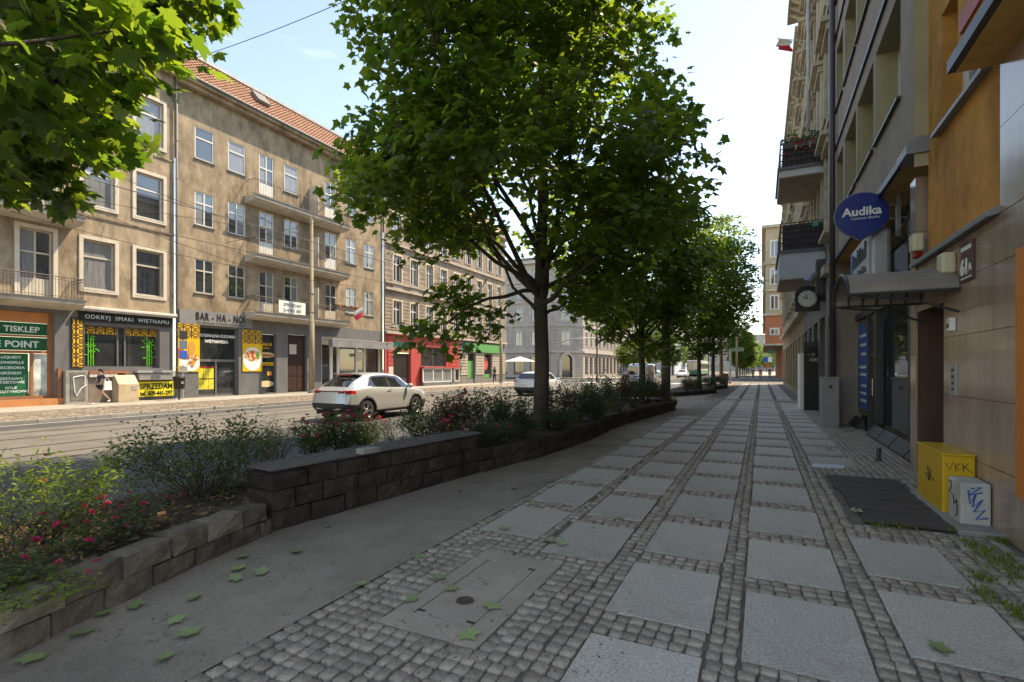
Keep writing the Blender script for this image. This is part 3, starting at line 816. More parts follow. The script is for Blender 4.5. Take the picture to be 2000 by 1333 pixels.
board(fl, Y(266), Y(332), 1.02, 1.34, 0.01, 0.25, mat('foil', (0.55, 0.55, 0.54), 0.35, 0.3, 9, metal=0.7, bump=0.8, bscale=12), al, 'foil', .02); board(fl, Y(262), Y(332), 1.38, 1.50, 0.01, 0.3, zincl, al, 'top')
def banner(name, label, u0, u1, z0, z1, m, lines, d=0.05, tm=blackm):
    t = thing(name, label, 'banner', fl.p((u0 + u1) / 2, z0, d)); board(fl, u0, u1, z0, z1, d, d + 0.02, m, t, 'sheet')
    for (s_, z, sz, sx) in lines: fl.text(s_, (u0 + u1) / 2, z, sz, tm, t, d + 0.026, sx=sx, bold=0.01)
    return t
u0, u1 = Y(270, .1), Y(340, .1)
banner('for_sale_banner', 'yellow banner reading SPRZEDAM with a phone number at pavement level', u0, u1, 0.18, 0.93, mat('banner_yellow', (0.72, 0.62, 0.04), 0.6, 0.06, 3), (('SPRZEDAM', 0.56, 0.40, 0.80), ('tel. 609-441-297', 0.24, 0.30, 0.78)), 0.08)

# ---------------------------------------------------------------- building 2: brown plaster, tiled mansard, three long balconies
b2 = thing('apartment_building', 'brown plaster apartment building with pink tiled mansard roof and three long balconies', 'building', (LX, 25, 0))
colsw = [(17.6, 18.7), (19.55, 20.66), (21.6, 22.65), (23.45, 24.55), (26.9, 28.0), (28.95, 30.0), (30.95, 32.0)]
rz = [(5.76, 7.65), (9.5, 11.36), (13.15, 14.93)]
ops = []; wins = []
for ri, (z0, z1) in enumerate(rz):
    for ci, (u0, u1) in enumerate(colsw):
        door = ci in (2, 4)
        ops.append((u0, u1, z0 - (0.75 if door else 0), z1)); wins.append((u0, u1, z0 - (0.75 if door else 0), z1, 'D' if door else ('T' if ri == 2 else 'C')))
w_ = MB(); fl.wall(w_, 16.6, 33.1, 4.62, 16.75, ops, 0.12); w_.build('wall', plaster2, b2)
for (u0, u1, z0, z1, st) in wins: window(fl, b2, u0, u1, z0, z1, 0.10, st, cream_f if z0 < 6 else white_f, 0.07, st != 'D')
for zt in (4.98, 8.42, 11.95):
    bl = balcony(fl, b2, 20.6, 28.4, zt, 0.95, 0.34)
    board(fl, 25.5, 25.56, zt + .002, zt + 2.1, 0.01, .85, surr, bl, 'partition')
board(fl, 24.75, 26.3, 12.0, 14.3, 0.004, 0.02, plaster2, b2, 'blind_panel')
c_ = MB(); fl.box(c_, 16.62, 33.1, 16.75, 16.95, -0.2, 0.4); fl.box(c_, 16.62, 33.1, 16.95, 17.12, -0.2, 0.62); c_.build('cornice', plaster2, b2)
c_ = MB(); c_.tube([fl.p(16.7, 17.16, 0.66), fl.p(33.1, 17.16, 0.66)], 0.085, 8); c_.build('gutter', zinc, b2)
tilem = mat('pink_roof_tile', (0.46, 0.25, 0.17), 0.8, 0.14, 3, isl=0.25)
rf = MB(); rf.prism([fl.p(16.5, 17.13, 0.5), fl.p(16.5, 19.5, -1.55), fl.p(16.5, 19.7, -11), fl.p(16.5, 17.13, -11)], fl.U * 16.65); rf = rf.build('roof', tilem, b2)
A_, B_ = Vector((0.56, 17.16)), Vector((-1.55, 19.55)); nt_ = 13
Vt = []; Ft = []
for k in range(nt_):
    p = A_.lerp(B_, k / nt_); q = A_.lerp(B_, (k + 1.12) / nt_)
    for j in range(66):
        u = 16.52 + j * 0.25; i = len(Vt)
        for (uu, dd) in ((u + .01, 0.015), (u + 0.12, 0.055), (u + 0.24, 0.015)):
            Vt.append(tuple(fl.p(uu, p.y + dd + .03, p.x + dd))); Vt.append(tuple(fl.p(uu, q.y + dd * .5 - .0, q.x + dd * .5)))
        Ft += [(i, i + 2, i + 3, i + 1), (i + 2, i + 4, i + 5, i + 3)]
m_ = MB(); m_.v = Vt; m_.f = Ft; ti = m_.build('roof_tile', tilem, rf); ti['kind'] = 'stuff'
c_ = MB(); fl.box(c_, 16.48, 33.2, 19.5, 19.68, -1.75, -1.35); c_.build('ridge_flashing', zincl, rf)
sk = MB(); sk.prism([fl.p(21.6, 18.15, -.20), fl.p(22.5, 18.15, -.20), fl.p(22.5, 18.85, -.80), fl.p(21.6, 18.85, -.80)], (0.16, 0, 0.14)); sk.build('skylight', zinc, rf)
downpipe(fl, b2, 33.1, 0.1, 17.1, 0.14, 0.06)
# ground floor of building 2
d_u0, d_u1 = Y(388), Y(466)
gops = [(d_u0, d_u1, 0.02, 3.95), (Y(511), Y(540), 0.05, 3.75), (Y(562), Y(600), 0.02, 3.85), (Y(628), Y(746), 0.1, 3.9)]
w_ = MB(); fl.wall(w_, 16.6, 33.1, 0, 4.62, gops, 0.3); w_.build('ground_floor_wall', greyp, b2)
sf = MB()
for (a, b, c, e) in ((d_u0, d_u0 + .07, .02, 3.95), (d_u1 - .07, d_u1, .02, 3.95), (d_u0 + .07, d_u1 - .07, 3.88, 3.95), (d_u0 + .07, d_u1 - .07, 1.98, 2.12), (Y(425), Y(425) + .08, .1, 1.98), (d_u0 + .07, d_u1 - .07, .02, .1)): fl.box(sf, a, b, c, e, -0.28, -0.2)
sf = sf.build('shop_door_frame', mat('grey_alu', (0.22, 0.22, 0.22), 0.4, 0.1, 3, metal=0.4), b2)
board(fl, d_u0 + .07, d_u1 - .07, 2.12, 3.88, -.26, -.25, glass_s, sf, 'pane'); board(fl, d_u0 + .07, Y(425), .1, 1.98, -.26, -.25, glass_s, sf, 'pane'); board(fl, Y(425) + .08, d_u1 - .07, .1, 1.98, -.26, -.25, glass_s, sf, 'pane')
lt = thing('window_lettering', 'white window lettering ORYGINALNA KUCHNIA WIETNAMSKA above the shop door', 'lettering', fl.p((d_u0 + d_u1) / 2, 3.2, -.24))
fl.text('ORYGINALNA KUCHNIA', (d_u0 + d_u1) / 2, 3.38, 0.235, whitep, lt, -.24, sx=.88, bold=.006); fl.text('WIETNAMSKA', (d_u0 + d_u1) / 2, 3.05, 0.25, whitep, lt, -.24, sx=.88, bold=.006)
mnu = thing('menu_poster', 'yellow green menu sheets taped inside the bar door', 'poster', fl.p(d_u0 + .5, .4, -.24))
menum = mat('menu_print', (0.62, 0.62, 0.03), 0.5, 0.25, 6, col2=(0.75, 0.6, 0.1))
a = d_u0 + .12; b = Y(423); c = (b - a) / 3
for i in range(3):
    for j in range(2): board(fl, a + i * c + .01, a + (i + 1) * c - .01, .42 + j * .62, .98 + j * .62, -.245, -.24, menum, mnu, 'sheet')
board(fl, a, b, 1.64, 1.70, -.245, -.238, mat('menu_red', (.5, .05, .04), .5), mnu, 'heading')
ex = MB(); bs = thing('shop_sign', 'dark raised letters BAR - HA - NOI on the grey fascia', 'shop sign', fl.p(19, 4.1, 0.05))
bw = mat('fascia_grey', (0.22, 0.215, 0.21), 0.7, 0.1, 2, stain=.2)
board(fl, 16.75, 21.1, 4.02, 4.80, 0.01, 0.06, bw, bs, 'fascia')
fl.text('BAR - HA - NOI', Y(431), 4.28, 0.60, blackm, bs, 0.08, sx=.62, bold=.008, spacing=1.18); fl.text('ORYGINALNA KUCHNIA WIETNAMSKA', Y(432), 4.08, 0.15, mat('grey_lettering', (.09, .09, .09), .6), bs, 0.066, sx=1.1)
foodc = [mat('food_%d' % i, c, .6, .35, 30) for i, c in enumerate(((0.42, 0.13, 0.04), (0.62, 0.30, 0.06), (0.10, 0.30, 0.04), (0.60, 0.08, 0.03), (0.70, 0.52, 0.30)))]
def ring(fr, mb, u, z, ru, rz_, d, n=22, a0=0.0):
    mb.prism([fr.p(u + ru * math.cos(2 * math.pi * k / n + a0), z + rz_ * math.sin(2 * math.pi * k / n + a0), d) for k in range(n)], fr.N * 0.004)
def food_poster(label, u0, u1, z0, z1, kind):
    t = thing('food_poster', label, 'poster', fl.p((u0 + u1) / 2, z0, 0.05)); w = u1 - u0; um = (u0 + u1) / 2
    board(fl, u0, u1, z0, z1, 0.02, 0.05, yellowp, t, 'sheet'); board(fl, u0 + .02, u1 - .02, z1 - w * .62, z1 - .03, 0.051, 0.055, patt2, t, 'lattice_print')
    if kind == 'bowl':
        zb = z0 + w * .66
        m = MB(); ring(fl, m, um, zb - .12, w * .49, w * .54, .056); m.build('bowl', whitep, t)
        m = MB(); ring(fl, m, um, zb + .08, w * .42, w * .26, .061); m.build('broth', foodc[4], t)
        for k in range(34):
            a = rnd.random() * 6.28; q = rnd.random() ** .5; u = math.cos(a) * q * .36 * w; v = math.sin(a) * q * .2 * w
            m = MB(); ring(fl, m, um + u, zb + .08 + v, w * rnd.uniform(.04, .09), w * rnd.uniform(.03, .07), .066 + k * .0008, 6, rnd.random()); m.build('food', foodc[2] if u > .10 * w else foodc[rnd.choice((0, 4, 3))], t)
    else:
        zb = z0 + w * .55
        m = MB(); ring(fl, m, um + .12 * w, z0 + w * .38, w * .37, w * .36, .056); m.build('plate', whitep, t)
        m = MB(); ring(fl, m, um + .15 * w, zb + w * .45, w * .15, w * .32, .058, 14); m.build('fruit', foodc[1], t)
        m = MB(); ring(fl, m, u0 + .14 * w, zb + w * .25, w * .12, w * .2, .058, 14); m.build('pepper', foodc[3], t)
        for k in range(34):
            a = rnd.random() * 6.28; q = rnd.random() ** .5
            m = MB(); ring(fl, m, um + .10 * w + math.cos(a) * q * .28 * w, zb - .05 + math.sin(a) * q * .28 * w, w * rnd.uniform(.04, .09), w * rnd.uniform(.03, .07), .062 + k * .0008, 6, rnd.random()); m.build('food', foodc[rnd.choice((0, 0, 1, 4, 0))], t)
food_poster('yellow poster with a plate of fried meat, left of the bar door', Y(343), Y(389), 1.42, 4.02, 'plate')
food_poster('yellow poster with a bowl of noodle soup, right of the bar door', Y(473), Y(511), 1.42, 3.92, 'bowl')
sw = board(fl, Y(511) + .01, Y(540) - .01, .06, 3.74, -.27, -.25, glass_s, b2, 'shop_window')
bm = thing('food_poster', 'dark window poster BANH MI with a filled baguette and a yellow stripe', 'poster', fl.p(Y(525), 1.5, -.24))
fl.text('BÁNH MÌ', Y(525), 3.02, .26, yellowp, bm, -.24, sx=.8, bold=.006); fl.text('WIETNAM', Y(525), 2.82, .15, yellowp, bm, -.24, sx=.8)
m = MB(); ring(fl, m, Y(525), 2.45, .62, .17, -.24); m.build('baguette', foodc[4], bm); m = MB(); ring(fl, m, Y(525), 2.42, .5, .08, -.235); m.build('filling', foodc[0], bm)
board(fl, Y(512), Y(539), 1.78, 1.98, -.245, -.238, yellowp, bm, 'stripe'); fl.text('SAJGONKI', Y(525), 1.82, .13, blackm, bm, -.23)
m = MB(); ring(fl, m, Y(525), .62, .55, .2, -.238); m.build('rolls', foodc[4], bm); board(fl, Y(527), Y(536), 1.15, 1.4, -.245, -.238, foodc[1], bm, 'sticker')
dr = board(fl, Y(562) + .02, Y(600) - .02, .03, 3.84, -.28, -.22, doorw, b2, 'door')
for i in range(2):
    for (c, e) in ((.15, 1.0), (1.1, 1.95), (2.1, 3.6)):
        a = Y(562) + .12 + i * (Y(600) - Y(562)) / 2; board(fl, a, a + (Y(600) - Y(562)) / 2 - .24, c, e, -.219, -.20, doorw, dr, 'door_panel', .01)
m = board(fl, Y(569), Y(583), 2.55, 3.2, -.198, -.19, mat('notice_paper', (.5, .45, .4), .7), None, 'door_notice'); tag(m, 'pale paper notice fixed on the dark brown double door', 'notice')
# white shop with awning
ws = MB(); a0, a1 = Y(628), Y(746); d = (a1 - a0)
for (a, b, c, e) in ((0, .03, .1, 3.9), (.97, 1, .1, 3.9), (.03, .97, 3.3, 3.9), (.03, .97, .1, .3), (.15, .19, .3, 3.3), (.26, .29, .3, 3.3), (.56, .585, .3, 3.3), (.70, .725, .3, 3.3), (.585, .70, 2.2, 2.3)): fl.box(ws, a0 + a * d, a0 + b * d, c, e, -.28, -.16)
ws = ws.build('shop_front', white_f, b2)
for (a, b) in ((.03, .15), (.19, .26), (.29, .56), (.585, .70), (.725, .97)): board(fl, a0 + a * d, a0 + b * d, .3, 3.3, -.25, -.24, glass_s, ws, 'pane')
board(fl, a0 + .585 * d, a0 + .7 * d, 2.3, 2.9, -.238, -.235, whitep, ws, 'window_sticker')
awn = thing('awning', 'pale grey awning over the white shop front behind the silver car', 'awning', fl.p(30, 3.4, .6))
board(fl, a0 + .1, a0 + d + .3, 3.62, 3.70, .02, .95, mat('awning_grey', (.30, .30, .30), .7, .1, 2), awn, 'cover')
board(fl, a0 + .1, a0 + d + .3, 3.12, 3.61, .55, .94, mat('awning_valance', (.22, .22, .23), .6, .25, 1), awn, 'valance')
# hanging banner and flower box on the first balcony
t = thing('for_sale_banner', 'white banner reading SPRZEDAM hung on the lowest balcony railing', 'banner', fl.p(24, 5, 1.4))
a, b = yonx(545, LX + 1.0), yonx(597, LX + 1.0)
board(fl, a, b, 5.08, 5.86, .97, .985, whitep, t, 'sheet'); fl.text('SPRZEDAM', (a + b) / 2, 5.52, .28, blackm, t, .99); fl.text('514 431 083', (a + b) / 2, 5.18, .28, blackm, t, .99)
fb = thing('flower_box', 'red flowers in a box on the lowest balcony railing', 'flower box', fl.p(28, 5.7, 1.3))
a, b = yonx(655, LX + 1.0), yonx(698, LX + 1.0); board(fl, a, b, 5.75, 5.93, .94, 1.13, railm, fb, 'trough')
p = MB(); q = MB()
for k in range(60): p.blob(fl.p(rnd.uniform(a, b), 5.98 + rnd.random() * .15, 1.03 + rnd.uniform(-.1, .1)), rnd.uniform(.03, .06), 5, 3)
for k in range(60): q.blob(fl.p(rnd.uniform(a, b), 5.94 + rnd.random() * .15, 1.03 + rnd.uniform(-.1, .1)), rnd.uniform(.03, .06), 5, 3)
p.build('flowers', mat('geranium', (.55, .03, .04), .7), fb); q.build('foliage', mat('geranium_leaf', (.05, .12, .03), .7), fb)
def flag(label, base, tip, length, drop, red_first=True, d=(0, 0, -1)):
    t = thing('flag', label, 'flag', base); MB().tube([base, tip], .015, 6).build('pole', whitep, t)
    ax = (Vector(tip) - Vector(base)).normalized()
    for i, mm in enumerate((mat('flag_white', (.72, .71, .7), .8), mat('flag_red', (.6, .03, .05), .8))):
        p = MB(); n = 6
        for k in range(n):
            s0, s1 = (i + k / n) / 2, (i + (k + 1) / n) / 2
            f0 = lambda s, w: Vector(tip) - ax * (length * (1 - w)) + Vector((0.05 * math.sin(9 * s), .05 * math.cos(7 * s + w * 3), -drop * s))
            p.quad(f0(s0, 0), f0(s0, 1), f0(s1, 1), f0(s1, 0))
        p.build('white_stripe' if i == 0 else 'red_stripe', mm, t)
flag('white and red flag on the lowest balcony of the brown building', fl.p(28.2, 5.5, 1.0), fl.p(29.1, 6.1, 1.5), .7, .7)
# ---------------------------------------------------------------- building 3: rusticated with red shop and green shop
b3 = thing('apartment_building', 'rusticated brown apartment building with a red shop and a green shop below', 'building', (LX, 44, 0))
rust = mat('rusticated_plaster', (0.33, 0.265, 0.20), .95, .2, 2, bump=.25, bscale=30, stain=.65)
trim = mat('stone_trim', (0.46, 0.40, 0.33), .9, .12, 3, stain=.5)
cw = [(33.3 + 1.1 + k * 2.35, 33.3 + 2.2 + k * 2.35) for k in range(9)]
rz3 = [(5.25, 7.35), (9.0, 11.2), (12.7, 14.7)]
ops = [(a, b, c, e) for (c, e) in rz3 for (a, b) in cw]
w_ = MB(); fl.wall(w_, 33.25, 55.4, 4.75, 16.9, ops, .22); w_.build('wall', rust, b3)
for (a, b, c, e) in ops: window(fl, b3, a, b, c, e, .2, 'C', white_f, .08, True, 0.13)
for (za, zb, hh) in ((4.85, 8.0, .30), (8.9, 11.4, .42)):
    z = za
    while z + hh < zb:
        m = MB(); us = [33.3] + [q for (a, b) in cw for q in (a - .15, b + .15)] + [55.4]
        blocks = [(a, b) for a, b in zip(us[0::2], us[1::2])] if any(c - .16 < z + hh / 2 < e + .16 for c, e in rz3) else [(33.3, 55.4)]
        for a, b in blocks: board(fl, a, b, z + .025, z + hh - .025, .001, .05, rust, b3, 'stone_course')
        z += hh
for zc_, hh, dd in ((4.5, .22, .3), (8.15, .18, .25), (8.72, .14, .18), (12.0, .16, .2), (16.2, .2, .3), (16.9, .25, .75)): board(fl, 33.27, 55.4, zc_, zc_ + hh, .0, dd, trim, b3, 'string_course')
for (a, b) in cw: board(fl, a - .1, b + .1, 8.35, 8.68, .002, .07, trim, b3, 'apron_panel')
m = MB(); m.prism([fl.p(33.25, 17.15, .6), fl.p(33.25, 19.4, -1.5), fl.p(33.25, 19.6, -11), fl.p(33.25, 17.15, -11)], fl.U * 22.2); m.build('roof', tilem, b3)
m = MB(); m.box(LX - 12, LX - .02, 55.2, 55.42, 0, 17.1); m.build('end_wall', rust, b3)
redp = mat('red_paint', (0.46, 0.075, 0.065), .7, .12, 2, stain=.2)
gops = [(Y(768), Y(803), .05, 3.9), (Y(822), Y(872), 1.75, 3.6)]
w_ = MB(); fl.wall(w_, 33.25, Y(897), 0, 4.5, gops, .3); w_.build('red_ground_floor', redp, b3)
for z in [0.4 + .36 * k for k in range(11)]:
    for a, b in ((Y(757), Y(767)), (Y(877), Y(895))): board(fl, a, b, z + .02, z + .33, .002, .05, redp, b3, 'stone_block')
board(fl, Y(768) + .02, Y(803) - .02, .06, 2.9, -.28, -.25, glass_s, b3, 'door'); 
dm = thing('shop_sign', 'blue and orange printed panel over the red shop door', 'shop sign', fl.p(Y(785), 3, 0))
board(fl, Y(768), Y(803), 2.95, 3.45, -.2, -.1, mat('print_orange', (.28, .12, .04), .5, .5, 6), dm, 'lower_print'); board(fl, Y(768), Y(803), 3.45, 3.88, -.2, -.1, mat('print_blue', (.03, .16, .28), .5, .5, 2, col2=(.03, .3, .12)), dm, 'upper_print')
board(fl, Y(758), Y(767), .55, 1.75, .055, .065, mat('paper_portrait', (.55, .5, .48), .7, .25, 8), None, 'portrait_poster').update_tag()
tag(bpy.data.objects['portrait_poster'], 'white paper poster beside the red shop door', 'poster')
dc = thing('display_case', 'white framed display windows under a red ledge at the red shop', 'display case', fl.p(Y(850), 0, .3))
u0, u1 = Y(820), Y(875); board(fl, u0, u1 + 1.6, 1.62, 1.74, .0, .5, redp, dc, 'ledge')
m = MB(); n = 3
for k in range(n + 1): u = u0 + (u1 - u0) * k / n; fl.box(m, u - .06, u + .06, .35, 1.6, .3, .4)
fl.box(m, u0, u1, .3, .4, .3, .4); fl.box(m, u0, u1, 1.52, 1.6, .3, .4); m.build('frame', white_f, dc)
for k in range(n): u = u0 + (u1 - u0) * k / n; board(fl, u + .07, u + (u1 - u0) / n - .07, .42, 1.5, .34, .36, glass_c, dc, 'pane')
board(fl, u0, u1 + 1.4, 0, .29, .0, .42, greyp, dc, 'base')
board(fl, u1 + .6, u1 + 1.5, .3, 1.6, .0, .4, white_f, dc, 'end_frame'); board(fl, u1 + .72, u1 + 1.38, .4, 1.5, .402, .41, glass_d, dc, 'pane')
window(fl, b3, Y(822), Y(872), 1.75, 3.6, .2, 'M', greyp, .08, False, glass=glass_s)
gw = mat('green_shop_wall', (.20, .19, .17), .8, .2, 2, stain=.4)
g0, g1 = Y(900), 55.4
w_ = MB(); fl.wall(w_, Y(897), 55.4, 0, 4.5, [(Y(914), Y(928), .5, 3.2), (Y(946), Y(960), .5, 3.2)], .25); w_.build('green_shop_ground_floor', gw, b3)
for z in [.9 + .3 * k for k in range(8)]:
    for a, b in ((Y(899), Y(913)), (Y(929), Y(945)), (Y(961), 55.3)): board(fl, a, b, z + .03, z + .27, .002, .05, trim, b3, 'stone_block')
for a, b in ((Y(914), Y(928)), (Y(946), Y(960))): board(fl, a + .02, b - .02, .52, 3.18, -.2, -.18, glass_s, b3, 'shop_window')
gsn = thing('shop_sign', 'bright green fascia of the shop past the red one', 'shop sign', fl.p(50, 3.6, .1)); lg = mat('bright_green', (.10, .33, .10), .5, .1, 1)
board(fl, Y(906), Y(975), 3.35, 4.3, .05, .2, lg, gsn, 'fascia'); board(fl, Y(906), Y(917), 3.4, 4.25, .202, .21, greens, gsn, 'end_panel')
for a, b, c, e, mm in ((Y(914), Y(926), .55, 2.4, lg), (Y(946), Y(959), .55, .95, lg)): board(fl, a, b, c, e, -.175, -.17, mm, gsn, 'window_decal')
m = MB(); ring(fl, m, Y(951), 2.15, .5, .75, -.17); m.build('red_disc', mat('disc_red', (.6, .10, .08), .5), gsn)
# ---------------------------------------------------------------- building 4: pale grey corner building over the side street
b4 = thing('corner_building', 'pale grey ornate corner building with arched doorway beyond the side street', 'building', (-30, 86, 0))
pale = mat('pale_grey_stucco', (0.44, 0.395, 0.365), .9, .1, 1.5, bump=.2, bscale=20, stain=.3)
pale2 = mat('pale_trim', (0.52, 0.47, 0.43), .9, .1, 2, stain=.25)
fA = Frame((-60, 81, 0), (1, 0, 0), (0, -1, 0)); LA = 60 - 32.2
fB = Frame((-32.2, 81, 0), (4.3, 4.3, 0), (1, -1, 0)); LB = math.hypot(4.3, 4.3)
fC = Frame((LX, 85.3, 0), (0, 1, 0), (1, 0, 0)); LC = 55.0
rz4 = [(5.6, 8.0), (9.8, 12.2), (13.8, 15.8), (17.2, 18.8)]
def face4(fr, l, cwin, arch=None):
    ops = [(a, b, c, e) for (c, e) in rz4 for (a, b) in cwin]
    g = [(a - .2, b + .2, .5, 3.6) for (a, b) in cwin] if not arch else [(arch[0], arch[1], 0.02, 3.9)]
    w = MB(); fr.wall(w, 0, l, 0, 20.2, ops + g, .3); w.build('wall', pale, b4)
    for (a, b, c, e) in ops: window(fr, b4, a, b, c, e, .25, 'C', white_f, .1, True, .16)
    for (a, b, c, e) in g: board(fr, a, b, c, e, -.28, -.26, glass_s, b4, 'shop_window')
    for (z, h, d) in ((4.3, .35, .35), (8.9, .2, .2), (12.9, .2, .2), (16.4, .2, .25), (19.6, .5, .7)): board(fr, -.02, l + .02, z, z + h, .0, d, pale2, b4, 'string_course')
    us = [0] + [q for (a, b) in cwin for q in (a - .3, b + .3)] + [l]
    for z in np.arange(.3, 8.6, .55):
        if 3.7 < z < 4.8: continue
        m = MB()
        for a, b in zip(us[0::2], us[1::2]):
            if arch and z < 4: 
                if b < arch[0] + .8: b = arch[0] - .1
                if a > arch[1] - .8: a = arch[1] + .1
            board(fr, a, b, z + .04, z + .5, .002, .07, pale, b4, 'stone_block')
cwA = [(LA - 3.6 - k * 3.1, LA - 2.2 - k * 3.1) for k in range(8)][::-1]
face4(fA, LA, cwA); face4(fB, LB, [(LB / 2 - .9, LB / 2 + .9)], (LB / 2 - 1.1, LB / 2 + 1.1)); face4(fC, LC, [(1.5 + k * 2.75, 2.7 + k * 2.75) for k in range(19)])
m = MB()
for k in range(13):
    a0, a1 = math.pi * k / 13, math.pi * (k + 1) / 13
    P0, P1 = LB / 2 + 1.35 * math.cos(a0), LB / 2 + 1.35 * math.cos(a1)
    m.prism([fB.p(P0, 3 + 1.35 * math.sin(a0), 0), fB.p(P1, 3 + 1.35 * math.sin(a1), 0), fB.p(LB / 2 + 1.0 * math.cos(a1), 3 + 1.0 * math.sin(a1), 0), fB.p(LB / 2 + 1.0 * math.cos(a0), 3 + 1.0 * math.sin(a0), 0)], fB.N * .3)
fB.box(m, LB / 2 - 1.45, LB / 2 - 1.0, 0, 3.0, 0, .3); fB.box(m, LB / 2 + 1.0, LB / 2 + 1.45, 0, 3, 0, .3); m.build('arched_doorway', pale2, b4)
m = MB(); m.prism([(-60, 81.2, 20.2), (-32.2, 81.2, 20.2), (-28.1, 85.3, 20.2), (-28.1, 140, 20.2), (-60, 140, 20.2)], (0, 0, .6)); m.build('roof', zinc, b4)
# far buildings closing the left side
def plain_building(label, x0, x1, y0, y1, h, m, face, nwin, rowsz, ww=1.2):
    t = thing('distant_building', label, 'building', ((x0 + x1) / 2, (y0 + y1) / 2, 0))
    MB().box(x0, x1, y0, y1, -.1, h).build('wall', m, t)
    MB().box(x0 - .3, x1 + .3, y0 - .3, y1 + .3, h, h + .4).build('roof', zinc, t)
    for fr, l in face:
        for k in range(nwin):
            for (c, e) in rowsz:
                a = l * (k + .5) / nwin; f_ = MB(); fr.box(f_, a - ww / 2, a + ww / 2, c, e, .01, .05); o = f_.build('window', white_f, t)
                p = MB(); fr.box(p, a - ww / 2 + .1, a - .04, c + .1, e - .1, .052, .06); p.build('pane', glass_d, o); p = MB(); fr.box(p, a + .04, a + ww / 2 - .1, c + .1, e - .1, .052, .06); p.build('pane', glass_d, o)
    return t
plain_building('white modern slab block far down the left side of the street', -40, -22, 150, 190, 24, mat('white_slab', (.52, .54, .58), .8, .05, 1), [(Frame((-40, 150, 0), (1, 0, 0), (0, -1, 0)), 18)], 6, [(3.2 + 3 * k, 4.8 + 3 * k) for k in range(6)], 1.6)
plain_building('long grey row of houses at the far left end', -48, -28, 196, 300, 19, pale, [(Frame((-28, 196, 0), (0, 1, 0), (1, 0, 0)), 100), (Frame((-48, 196, 0), (1, 0, 0), (0, -1, 0)), 20)], 12, [(2 + 3.6 * k, 4 + 3.6 * k) for k in range(5)])
plain_building('wide pale building closing the far end of the street', -60, 30, 335, 350, 21, pale, [(Frame((-60, 335, 0), (1, 0, 0), (0, -1, 0)), 90)], 24, [(2 + 3.6 * k, 4 + 3.6 * k) for k in range(5)])
# ================================================================== BUILDINGS, RIGHT SIDE
RX = 2.05
fr_ = Frame((RX, 0, 0), (0, 1, 0), (-1, 0, 0))
marble = mat('polished_brown_stone', (0.34, 0.235, 0.17), 0.16, 0.24, 2.2, col2=(0.39, 0.275, 0.205), spec=0.5, stretch=(1, 1, 0.25), coat=0.1, stain=0.25)
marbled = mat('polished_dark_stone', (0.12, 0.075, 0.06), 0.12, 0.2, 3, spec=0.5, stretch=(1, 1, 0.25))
orangep = mat('orange_brown_plaster', (0.60, 0.275, 0.065), 0.9, 0.24, 3.0, bump=0.5, bscale=70, stain=0.8)
greyb = mat('grey_brown_plaster', (0.36, 0.285, 0.22), 0.9, 0.1, 2, bump=0.3, bscale=60, stain=0.3)
olive = mat('olive_plaster', (0.37, 0.315, 0.185), 0.9, 0.1, 2, bump=0.3, bscale=60, stain=0.35)
soffit = mat('ochre_soffit', (0.62, 0.36, 0.12), 0.8, 0.12, 3, stain=0.4)
darkgrey = mat('dark_grey_metal', (0.055, 0.057, 0.06), 0.45, 0.15, 5, metal=0.3)
greymetal = mat('grey_metal', (0.22, 0.23, 0.24), 0.5, 0.12, 4, metal=0.3)
plasticc = mat('cream_plastic', (0.55, 0.50, 0.34), 0.5, 0.06, 4)

ba = thing('apartment_building', 'near right building, brown polished stone ground floor under orange and grey plaster', 'building', (RX, 9, 0))
# polished stone panels: near wall from the camera side to the doorway
joints_y = [2.2, 3.35, 4.5, 5.35, 6.0, 6.62, 7.35, 8.12]
joints_z = [0.0, 0.62, 1.28, 1.98, 2.62, 3.08]
for a, b in zip(joints_y, joints_y[1:]):
    for c, e in zip(joints_z, joints_z[1:]):
        board(fr_, a + .003, b - .003, c + .003, e - .003, -0.03, rnd.uniform(-.001, .0015), marble, ba, 'stone_panel')
MB().box(RX + .032, RX + 1.2, 2.2, 8.10, 0, 3.08).build('core_wall', jointm, ba)
for c, e in zip([2.42, 2.75], [2.75, 3.08]): board(fr_, 8.125, 9.32, c + .003, e - .003, -.03, 0, marble, ba, 'stone_panel')
for c, e in zip([0, .9, 1.8, 2.7, 3.6], [.9, 1.8, 2.7, 3.6, 4.4]): board(fr_, 9.33, 9.62, c + .003, e - .003, -.44, 0.02, marble, ba, 'stone_panel')
# door recess
MB().box(RX + .75, RX + .8, 8.1, 9.34, 0, 2.45).build('door', doorw, ba)
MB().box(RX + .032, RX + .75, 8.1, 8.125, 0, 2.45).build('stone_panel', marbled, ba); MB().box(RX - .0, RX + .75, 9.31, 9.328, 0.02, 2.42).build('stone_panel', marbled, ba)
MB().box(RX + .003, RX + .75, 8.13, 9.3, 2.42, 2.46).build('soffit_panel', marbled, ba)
MB().box(RX - .12, RX + .75, 8.13, 9.3, -.01, .10).build('step', concretem, ba, bevel=.01)
MB().box(RX - .34, RX + .02, 6.3, 8.13, -.01, .045).build('plinth', concretem, ba, bevel=.01)
